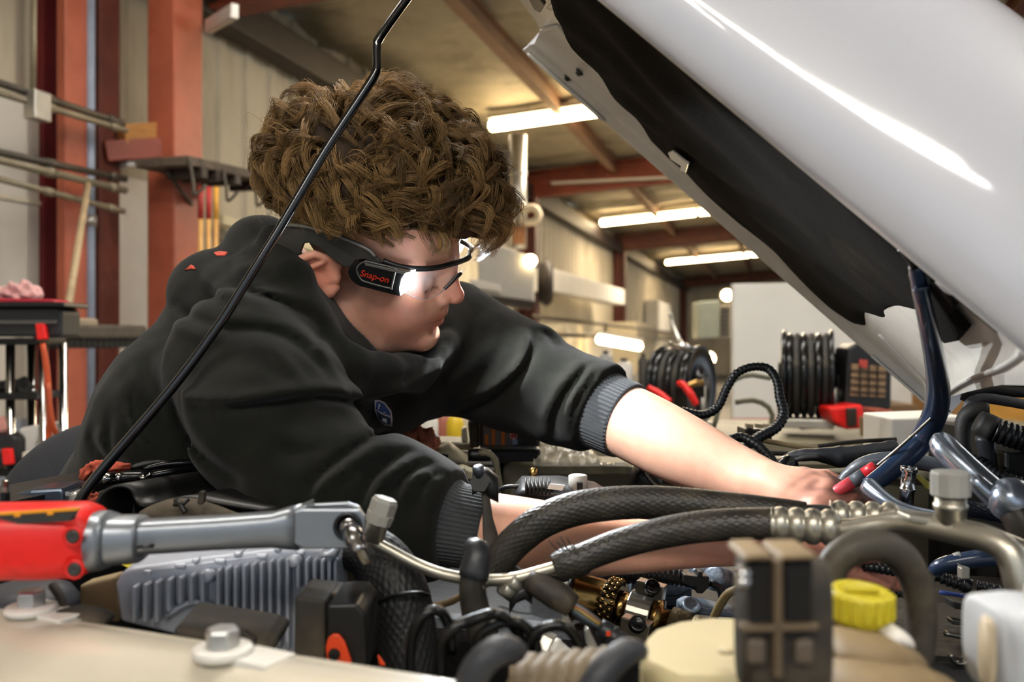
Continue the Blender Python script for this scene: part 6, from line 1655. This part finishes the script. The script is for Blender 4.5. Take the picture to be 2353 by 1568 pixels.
rag([(194, 1104, .93), (198, 1088, .93), (212, 1078, .935), (250, 1076, .94), (300, 1072, .95)], .0062, 'shop_rag', 'rust red rag rolled behind the prop rod', 6, 'a84a34')
rag([(362, 1102, .94), (390, 1098, .945), (414, 1098, .95), (434, 1097, .95)], .0050, 'shop_rag', 'rust red rag showing between the ratchet and the shroud', 7, 'a4503c')
rag([(208, 1160, .87), (214, 1150, .87), (226, 1138, .875)], .006, 'shop_rag', 'rust red rag tucked by the arched mouth of the shroud', 9, '9c4630')
for rows, mt, lab in (([(-40, 1150, .95, 6), (60, 1134, .95, 6), (130, 1120, .95, 5.5), (200, 1108, .95, 5)], m_tan, 'long tan rod lying from the edge to the red rag'),
                      ([(140, 1146, .90, 5), (180, 1132, .905, 6), (210, 1122, .91, 5)], m_steelcap, 'short steel rod beside the prop rod foot'),
                      ([(150, 1128, .92, 7), (190, 1118, .92, 7), (226, 1112, .92, 6)], m_black, 'black rod just above the short steel rod'),
                      ([(190, 1148, .89, 5), (216, 1140, .89, 5), (246, 1128, .89, 5)], m_dusty, 'dusty rod passing behind the prop rod foot')):
    tag(hose(rows, mt, 'loose_rod', seg=10), lab, 'rod')
dish = [(14, 1158), (30, 1136), (70, 1126), (140, 1122), (146, 1132), (146, 1160)]
tag(slab(dish, .86, .05).build('steel_dish', M('blued_steel', '5a6472', .2, metal=.8, var=.15), bevel=.003), 'blued steel dish behind the red tool', 'dish')
tag(slab([(146, 1164), (150, 1136), (176, 1128), (182, 1164)], .87, .03).build('silver_block', m_galv, bevel=.003), 'small silver block beside the steel dish', 'block')
tx = thing('torx_bit', 'dark torx bit standing upright on the red ratchet', 'bit', P(12, 1162, .66))
MB().lathe([(0, .0036), (.010, .0036), (.0105, .0026)], P(12, 1164, .66), UP, 6, smooth=False).build('hex_shank', m_blackgl, tx)
MB().lathe([(.010, .0024), (.014, .0022), (.0185, .0026), (.019, .002)], P(12, 1164, .66), UP, 12, smooth=False).build('star_tip', m_steelcap, tx)
# ------------------------------------------------------------------ garage clutter along the wall
for k, (x0, y0, x1, y1, r, mt, lab) in enumerate((
    (-60, 172, 284, 284, .016, m_conduitd, 'dark conduit running across the red columns, topmost of five'),
    (-60, 196, 290, 300, .015, m_conduit, 'pale conduit just under the topmost one'),
    (-60, 338, 288, 412, .016, m_conduitd, 'dark brown conduit crossing the columns above the pale pair'),
    (-60, 354, 288, 438, .017, m_conduit, 'tan conduit crossing the columns, third pair'),
    (-60, 396, 284, 486, .014, m_conduit, 'thin tan conduit, lowest of those crossing the columns'))):
    t = thing('conduit', lab, 'conduit', WP(x1, y1, .44), 'conduits on the wall columns')
    a, b = WP(x0, y0, .44), WP(x1, y1, .44)
    MB().tube([a, b], r, 12).build('run', mt, t)
    for f in (.45, .9):
        p = a+(b-a)*f
        MB().lathe([(-.02, r*1.35), (.02, r*1.35)], p, b-a, 12).build('coupling', mt, t)
jb = thing('junction_box', 'small grey junction box on the top conduits', 'box', WP(86, 268, .46))
a = WP(86, 244, .46); MB().box(a, (.09, .06, .12), AXW).build('case', m_galv, jb, bevel=.005)
MB().tube([WP(76, 226, .44), WP(78, -60, .44)], .012, 10).build('riser', m_conduit, jb)
# tool rack on the red post with hanging handles
tr = thing('tool_rack', 'dark weathered rack fixed to the red post holding long handles', 'rack', WP(480, 440, .75))
a, b = WP(372, 372, .62), WP(588, 418, .62)
ax_ = rot_ax(b-a)
MB().box((a+b)/2, (np.linalg.norm(b-a), .30, .045), ax_).build('board', M('weathered_board', '5b4f43', .8, var=.3, scale=10, col2='332b24', mix2=.6), tr, bevel=.006)
for f in (.0, .33, .66, 1.0):
    p = a+(b-a)*f+WN*.15
    MB().tube(crom([p, p-UP*.10+WN*.02, p-UP*.17+WN*.05-ax_[0]*.03, p-UP*.12+WN*.09], 4), .008, 8).build('hook', m_conduitd, tr)
for f in (.15, .3, .5, .8): MB().box(a+(b-a)*f-UP*.045+WN*.05, (.05, .2, .05), ax_).build('cleat', m_dark, tr, bevel=.004)
MB().tube([WP(384, 396, .6), WP(440, 470, .5)], .01, 8).build('brace', m_conduitd, tr)
for x, mt, lab in ((462, M('handle_red', 'a32c22', .5), 'dark red tool handle hanging from the rack beside the post'), (480, M('handle_red2', 'b5302a', .5), 'bright red and yellow tool handle hanging from the rack'), (497, M('handle_yellow', 'e0a542', .5), 'yellow tool handle hanging from the rack, nearest the hoodie')):
    t = thing('broom_stick', lab, 'handle', WP(x, 640, .80)-UP*.2, 'long handles on the rack')
    a, b = WP(x, 430, .78), WP(x-2, 640, .78)
    MB().tube([a, a+(b-a)*.35], .014, 10).build('grip', mt, t)
    MB().tube([a+(b-a)*.34, b-UP*.15], .012, 10).build('shaft', M('handle_wood', 'd9a45c', .5), t)
# white wall rail behind the hair
for y, lab in ((505, 'upper pale rail on the wall behind the hood of the sweatshirt'), (556, 'lower pale rail on the wall behind the hood of the sweatshirt')):
    a, b = WP(505, y, .12), WP(760, y+78, .12)
    tag(MB().box((a+b)/2, (np.linalg.norm(b-a), .05, .06), rot_ax(b-a)).build('pale_rail', m_conduit if y > 520 else m_cream, bevel=.005), lab, 'rail', None, None)
# push broom leaning on the column
br = thing('push_broom', 'wooden handled push broom leaning against the red column', 'broom', WP(240, 785, .95))
a, b = WP(202, 425, .50), WP(150, 748, .95)
MB().tube([a, b], .014, 12).build('handle', M('broom_wood', 'b09a78', .6, var=.15), br)
h0, h1 = WP(110, 762, .95), WP(318, 764, .95); axb = rot_ax(h1-h0)
MB().box((h0+h1)/2, (np.linalg.norm(h1-h0), .09, .055), axb).build('head', M('broom_block', '4a4238', .8, var=.25), br, bevel=.012)
for k in range(16):
    p = h0+(h1-h0)*(.03+.94*k/15)-UP*.035
    MB().box(p, (.028, .07, .05), axb).build('bristle_tuft', M('bristle', '1d1a17', .9, var=.3), br, bevel=.004)
MB().box((h0+h1)/2-axb[0]*.14+UP*.03, (.22, .08, .04), axb).build('socket_block', M('broom_tan', '8c7d66', .7), br, bevel=.012)
# wire shelf cart on the far left
DC = 2.75
sc_ = thing('shelf_cart', 'chrome wire shelf cart loaded with dark tool cases at the left edge', 'cart', (P(20, 1100, DC)[0], DC, 0))
for (x, dd) in ((24, DC), (100, DC), (24, DC+.12), (100, DC+.12)):
    p = P(x, 784, DC); p[1] = dd; p[2] = 0
    top = P(x, 788, DC)[2]
    MB().tube([p, np.array([p[0], p[1], top])], .013, 10).build('post', m_chrome, sc_)
for y in (785, 910, 1085, 1240):
    c = P(-60, y, DC)
    MB().box(np.array([P(-10, y, DC)[0]-.08, DC+.06, c[2]]), (.44, .18, .02)).build('shelf', M('shelf_dark', '6b6558' if y != 785 else '1d1c1a', .5, metal=.4, var=.2), sc_, bevel=.004)
def case(px0, px1, y0, y1, d, dep, lab, latch, col='1f2022'):
    t = thing('tool_case', lab, 'case', P((px0+px1)/2, y1, d))
    slab([(px0, y0+8), (px0+8, y0), (px1-10, y0), (px1, y0+10), (px1, y1), (px0, y1)], d, dep).build('shell', M('case_'+col, col, .5, var=.2), t, bevel=.01)
    slab([(px0-2, (y0+y1)/2-4), (px1-14, (y0+y1)/2-4), (px1-14, (y0+y1)/2+6), (px0-2, (y0+y1)/2+6)], d-.012, .014).build('rib', M('case_rib', '4c4a46', .5), t, bevel=.003)
    lt = slab([(latch[0]-12, latch[1]-20), (latch[0]+9, latch[1]-20), (latch[0]+14, latch[1]+16), (latch[0]-8, latch[1]+18)], d-.02, .02).build('latch', M('latch_red', 'f0201c', .4, var=.05), t, bevel=.004)
    return t
case(-90, 142, 706, 774, DC-.05, .12, 'black tool case with a red latch on the top shelf of the cart', (92, 764))
case(-80, 38, 1000, 1072, DC-.05, .12, 'black tool case with a red latch on the low shelf of the cart', (14, 1052))
lid = thing('red_tray', 'red lipped black tray on top of the upper tool case', 'tray', P(30, 705, DC))
slab([(-90, 694), (146, 694), (148, 705), (-90, 706)], DC-.08, .16).build('rim', M('tray_black', '141313', .4), lid, bevel=.004)
slab([(-60, 684), (120, 688), (128, 695), (-60, 695)], DC-.04, .10).build('liner', M('tray_red', 'b4283a', .5, var=.1), lid, bevel=.006)
rag([(-20, 684, DC+.1), (20, 676, DC+.12), (60, 674, DC+.12), (90, 682, DC+.1)], .030, 'pink_cloth', 'pink cloth heaped on the red tray', 12, 'd9a7a2')
rag([(-10, 905, DC+.05), (20, 893, DC+.05), (50, 896, DC+.05), (66, 906, DC+.05)], .030, 'black_pouch', 'limp black pouch on the middle shelf of the cart', 13, '1c1b1a')
rag([(-20, 1000, DC), (0, 985, DC), (20, 990, DC)], .03, 'pink_cloth', 'pink cloth beside the white jug on the cart', 15, 'c98f84')
wj = thing('white_jug', 'creased white paper jug on the low shelf of the cart', 'jug', P(62, 1060, DC))
slab([(40, 985), (88, 976), (92, 1000), (78, 1030), (84, 1036), (90, 1062), (46, 1066), (50, 1036)], DC, .14).build('carton', m_whiteenamel, wj, bevel=.01)
slab([(50, 1040), (94, 1036), (94, 1062), (50, 1066)], DC-.06, .06).build('label_box', M('label_cream', 'd8d0c0', .6), wj, bevel=.004)
tag(hose([(98, 790, DC-.1, 6), (106, 840, DC-.1, 7), (112, 920, DC-.1, 7), (112, 1000, DC-.1, 7), (98, 1050, DC-.1, 7), (96, 1090, DC-.1, 7), (120, 1130, DC-.1, 7)], M('orange_cord', 'b9481c', .5, var=.1), 'extension_cord', step=.02), 'orange extension cord hanging down the cart post', 'cord')
tag(hose([(108, 880, DC-.12, 6), (118, 960, DC-.12, 6), (130, 1000, DC-.1, 6), (158, 1050, DC, 6), (200, 1100, DC+.1, 6)], M('orange_cord2', 'a8441e', .5, var=.1), 'extension_cord', step=.02), 'loose end of an orange cord swinging away from the cart', 'cord')
# unit heater with flue
uh = thing('unit_heater', 'pale grey unit heater hanging from the roof beside the fringe of hair', 'heater', P(1165, 690, 8.4))
dh = 8.4
slab([(1096, 560), (1120, 552), (1228, 592), (1228, 694), (1100, 676)], dh, .7).build('cabinet', M('heater_grey', 'b8b6ae', .4, var=.06), uh, bevel=.02)
slab([(1080, 640), (1150, 655), (1150, 672), (1080, 660)], dh-.1, .12).build('shelf_lip', m_whiteenamel, uh, bevel=.01)
MB().lathe([(0, .16), (.06, .22), (.10, .22), (.14, .18)], P(1236, 650, dh+.3), (1, 0, 0), 24).build('fan_drum', m_dark, uh)
slab([(1060, 668), (1232, 694), (1222, 708), (1070, 690)], dh, .5).build('underside', m_dark, uh, bevel=.01)
MB().tube([P(1190, 570, dh+.3), P(1190, 312, dh+.3)], .082, 20).build('flue', m_galv, uh)
MB().tube(crom([P(1192, 512, dh+.2), P(1226, 510, dh+.2), P(1238, 494, dh+.2), P(1226, 478, dh+.2), P(1196, 484, dh+.2)], 5), .035, 12).build('draft_hood', M('flue_beige', 'c9bba0', .5), uh)
for y in (400, 470): MB().lathe([(-.012, .088), (.012, .088)], P(1190, y, dh+.3), UP, 20).build('flue_band', m_galv, uh)
MB().lathe([(0, .05), (.03, .055), (.05, .03), (.055, 0)], P(1219, 600, dh-.01), (0, -1, 0), 16).build('reflection_glow', m_tube, uh)  # glowing disc added for a round light reflection on the cabinet
slab([(1176, 520), (1208, 520), (1206, 560), (1178, 560)], dh+.15, .2).build('rust_collar', M('rust', '9a6a45', .7, var=.2), uh)
# wall shelf rail and cabinets along the receding wall
def wall_box(name, px0, py0, px1, py1, off, dep, mat, lab, cat):
    a, b = WP(px0, py0, off), WP(px1, py1, off)
    s0, _, z0 = SO(a); s1, _, z1 = SO(b)
    t = thing(name, lab, cat, W3((s0+s1)/2, off-dep/2, min(z0, z1)))
    MB().box(W3((s0+s1)/2, off-dep/2, (z0+z1)/2), (abs(s1-s0), dep, abs(z1-z0)), AXW).build('body', mat, t, bevel=.01)
    n = max(1, int(abs(s1-s0)/1.0))
    for k in range(n):
        w = abs(s1-s0)/n
        MB().box(W3(min(s0, s1)+w*(k+.5), off+.008, (z0+z1)/2), (w*.94, .016, abs(z1-z0)*.9), AXW).build('door', mat, t, bevel=.006)
    return t
a, b = WP(1240, 625, .5), WP(1418, 672, .5)
tag(MB().box((a+b)/2-UP*.1, (np.linalg.norm(b-a), .3, .30), rot_ax(b-a)).build('white_duct', m_whiteenamel, bevel=.02), 'long white duct running along the wall beside the heater', 'duct')
for k, (dz, lab) in enumerate(((-.42, 'upper dark pipe under the white duct'), (-.62, 'lower dark pipe under the white duct'))):
    a2, b2 = WP(1225, 640, .82)+UP*dz, WP(1560, 735, .82)+UP*dz*.9
    tag(MB().tube([a2, b2], .022, 8).build('service_pipe', m_conduitd), lab, 'pipe')
wall_box('steel_locker', 1296, 745, 1336, 905, .7, .6, M('locker_cream', 'cfc5ac', .5, var=.08), 'cream locker behind the bent far elbow', 'locker')
wall_box('steel_locker', 1345, 765, 1405, 900, .7, .6, M('locker_white', 'dad3c2', .5, var=.08), 'white locker under the glowing task light', 'locker')
wall_box('steel_locker', 1462, 740, 1506, 850, .7, .6, M('locker_tan', 'b7ab90', .5, var=.08), 'tan locker beyond the second steel column', 'locker')
# jugs and bins below the task light
for (x, y0, y1, r, d, col, lab) in ((1392, 806, 880, 17, 6.0, 'a9aaa6', 'grey drum below the task light'), (1434, 824, 890, 20, 5.6, 'e4ded4', 'white jug below the task light'), (1478, 812, 890, 12, 5.8, '3a3833', 'dark canister beside the white jug'), (1462, 900, 925, 22, 4.5, 'cfc9b8', 'pale tin above the far forearm')):
    t = thing('storage_jug', lab, 'jug', P(x, y1, d)); h = R(y1-y0, d); r = R(r, d)
    MB().lathe([(0, r*.95), (.01, r), (h*.75, r), (h*.86, r*.7), (h*.9, r*.4)], P(x, y1, d), UP, 18).build('flask', M('jug_'+col, col, .5, var=.08), t)
    MB().lathe([(h*.9, r*.42), (h, r*.4)], P(x, y1, d), UP, 14).build('cap', m_black, t)
bn = thing('work_bench', 'olive topped work bench behind the far fender', 'bench', (P(1750, 1020, 3.0)[0], 3.0, 0))
zb = P(1750, 1000, 3.0)[2]
MB().box(np.array([P(1640, 985, 3.0)[0], 3.2, zb-.04]), (2.6, .8, .08)).build('top', m_olive, bn, bevel=.008)
for sx in (-1.2, 1.2):
    for sy in (-.3, .3): MB().box(np.array([P(1640, 985, 3.0)[0]+sx, 3.2+sy, (zb-.08)/2]), (.08, .08, zb-.08)).build('leg', m_dark, bn)
MB().box(np.array([P(1640, 985, 3.0)[0], 3.2, .35]), (2.4, .7, .04)).build('lower_shelf', m_dark, bn)
wb2 = thing('white_board', 'tall white panel trailer side with a red stripe along its foot', 'trailer', (P(1890, 970, 5.2)[0], 5.2, 0))
slab([(1684, 652), (2180, 646), (2180, 962), (1684, 964)], 5.2, .06).build('panel', M('panel_white', 'dcd9d0', .5, var=.06, scale=1.5), wb2, bevel=.008)
slab([(1684, 964), (2180, 962), (2180, 975), (1684, 978)], 5.19, .05).build('red_stripe', M('stripe_red', 'c2241c', .5), wb2)
slab([(1684, 978), (2180, 975), (2180, 1250), (1684, 1250)], 5.24, .05).build('skirt', m_dark, wb2)
eb2 = thing('electrical_panel', 'grey-green electrical panel on the wall beside the white trailer', 'panel', P(1630, 780, 9))
slab([(1604, 694), (1654, 690), (1654, 776), (1604, 780)], 9, .3).build('door', M('panel_green', '7c8074', .5, var=.08), eb2, bevel=.01)
slab([(1656, 700), (1680, 698), (1680, 775), (1656, 778)], 9.1, .3).build('side_box', M('vent_tan', 'a0957e', .5), eb2)
for k in range(7): slab([(1658, 706+10*k), (1678, 705+10*k), (1678, 709+10*k), (1658, 710+10*k)], 9.06, .05).build('louver', m_dark, eb2)
wh2 = wall_box('storage_cabinet', 1512, 690, 1540, 765, .4, .35, m_whiteenamel, 'small white wall cabinet before the last steel column', 'cabinet')
# hose reels
def reel(px, py, d, r_px, wid, axis, lab, ncoil, red):
    t = thing('hose_reel', lab, 'hose reel', P(px, py+r_px, d), 'hose reels on the bench')
    c = P(px, py, d); r = R(r_px, d); ax = np.array(axis, float); ax /= np.linalg.norm(ax)
    for s in (-1, 1):
        MB().lathe([(-.006, r), (.006, r), (.008, r*.94), (.004, r*.9), (.004, r*.3), (.02, r*.28), (.02, 0)], c+ax*s*wid/2, ax*s, 30).build('flange', m_blackgl, t)
    for k in range(ncoil):
        o = c+ax*((k+.5)/ncoil-.5)*wid*.92; rr = wid/ncoil*.46
        u = np.cross(ax, UP); u /= np.linalg.norm(u); v = np.cross(u, ax)
        MB().tube([o+(u*math.cos(a)+v*math.sin(a))*r*.86 for a in np.linspace(0, 2*math.pi, 40, endpoint=False)], rr, 10, closed=True).build('hose_coil', m_rubber if k % 2 else m_blackgl, t)
    MB().tube([c-ax*wid*.5, c+ax*wid*.5], r*.7, 24).build('drum', m_black, t)
    MB().box(c-UP*(r*1.03), (wid*1.1, .2, .03), rot_ax(ax)).build('foot', m_galv, t, bevel=.004)
    for s in (-1, 1): MB().tube([c+ax*s*wid*.58, c+ax*s*wid*.58-UP*r], .012, 8).build('upright', m_galv, t)
    return t
r1 = reel(1566, 886, 3.1, 92, .13, (.8, -.55, 0), 'black hose reel with red crank arms behind the far forearm', 5, True)
hose([(1540, 790, 3.05, 6), (1556, 800, 3.0, 8), (1570, 796, 2.98, 8), (1590, 804, 3.0, 8)], m_chrome, 'swivel', r1)
hose([(1540, 720, 3.15, 4), (1546, 745, 3.15, 5), (1560, 780, 3.1, 6), (1568, 796, 3.05, 7)], m_galv, 'feed_tube', r1)
hose([(1560, 882, 2.9, 7), (1570, 884, 2.88, 8), (1586, 905, 2.86, 9), (1600, 930, 2.86, 8)], m_toolred, 'crank_arm', r1)
hose([(1490, 890, 3.0, 6), (1515, 905, 2.98, 8), (1540, 925, 2.95, 8)], m_toolred, 'crank_arm', r1)
hose([(1580, 888, 2.87, 7), (1600, 880, 2.87, 8), (1616, 880, 2.88, 7)], m_gold, 'brass_fitting', r1)
r2 = reel(1856, 862, 3.0, 104, .145, (1, -.33, 0), 'black hose reel seen edge-on in front of the white trailer', 6, False)
hose([(1908, 808, 3.0, 5), (1930, 835, 3.0, 5), (1950, 862, 3.0, 5)], m_blackgl, 'swing_arm', r2)
tag(slab([(1836, 972), (1850, 960), (1900, 962), (1908, 985), (1836, 990)], 2.95, .06).build('rag_heap', M('rag_white', 'd2cabb', .8, var=.2), bevel=.02), 'crumpled white rags under the edge-on hose reel', 'rag')
ht = thing('shop_heater', 'dark framed shop heater with a tan grille beside the hose reel', 'heater', P(1995, 945, 2.9))
slab([(1948, 800), (1968, 788), (2040, 800), (2050, 815), (2050, 935), (2040, 945), (1948, 940), (1940, 925)], 2.9, .12).build('frame', m_black, ht, bevel=.012)
gp = slab([(1958, 836), (2036, 842), (2034, 914), (1954, 910)], 2.895, .01).build('grille_panel', M('grille_tan', '8d7152', .5, var=.25, scale=20), ht)
for k in range(4): slab([(1956, 850+16*k), (2035, 855+16*k), (2035, 858+16*k), (1956, 853+16*k)], 2.888, .006).build('grille_bar', m_dark, gp)
for k in range(3): slab([(1976+20*k, 838), (1979+20*k, 838), (1978+20*k, 912), (1975+20*k, 912)], 2.887, .006).build('grille_bar', m_dark, gp)
slab([(1976, 826), (1994, 828), (1992, 846), (1975, 844)], 2.887, .006).build('red_badge', M('badge_red', 'b5443c', .5), ht)
tag(slab([(1904, 936), (1985, 930), (1990, 985), (1948, 988), (1916, 970)], 2.8, .12).build('red_toolbox', m_toolred, bevel=.01), 'red metal toolbox below the shop heater', 'toolbox')
tag(slab([(1948, 940), (1970, 938), (1970, 980), (1950, 982)], 2.78, .03).build('dark_strap', m_dark, bevel=.004), 'dark strap over the red toolbox', 'strap')
tag(slab([(2012, 940), (2056, 944), (2056, 1040), (2014, 1036)], 2.6, .1).build('red_stand', M('stand_oxide', '8a4030', .6, var=.15), bevel=.006), 'oxide red stand leg beside the shop heater', 'stand')
tag(slab([(1990, 960), (2012, 964), (2014, 1010), (1992, 1006)], 2.7, .06).build('grey_block', m_tan, bevel=.004), 'tan block between the toolbox and the red stand', 'block')
for k, (x0, x1, y0, y1, d, col, lab) in enumerate(((2160, 2230, 860, 950, 4.2, '8a6234', 'brown carton behind the rear edge of the hood'), (2240, 2420, 826, 905, 4.6, 'c08a36', 'amber plywood crate behind the dark hoses'), (2040, 2110, 930, 960, 4.0, '6b5236', 'dark brown carton beside the red stand'))):
    t = thing('wooden_crate', lab, 'crate', P((x0+x1)/2, y1, d))
    slab([(x0, y0), (x1, y0), (x1, y1+200), (x0, y1+200)], d, .3).build('side', M('crate_'+col, col, .7, var=.2, scale=8), t, bevel=.005)
    slab([(x0-2, y0+16), (x1+2, y0+16), (x1+2, y0+24), (x0-2, y0+24)], d-.012, .012).build('batten', m_dark, t)
# coiled hose loops seen behind the arched loom
tag(hose([(1640, 985, 2.4, 5), (1655, 930, 2.4, 6), (1680, 880, 2.4, 6), (1720, 862, 2.4, 6), (1770, 870, 2.4, 5)], M('dull_green_hose', '5a5a4a', .5, var=.15), 'coiled_hose', step=.02), 'thin dull hose arching behind the black loom', 'hose')
tag(hose([(1690, 925, 2.5, 6), (1730, 920, 2.5, 6), (1765, 935, 2.5, 6), (1776, 965, 2.5, 6), (1760, 990, 2.5, 6)], M('dull_green_hose2', '57523f', .5, var=.15), 'coiled_hose', step=.02), 'short dull hose loop on the bench before the trailer', 'hose')
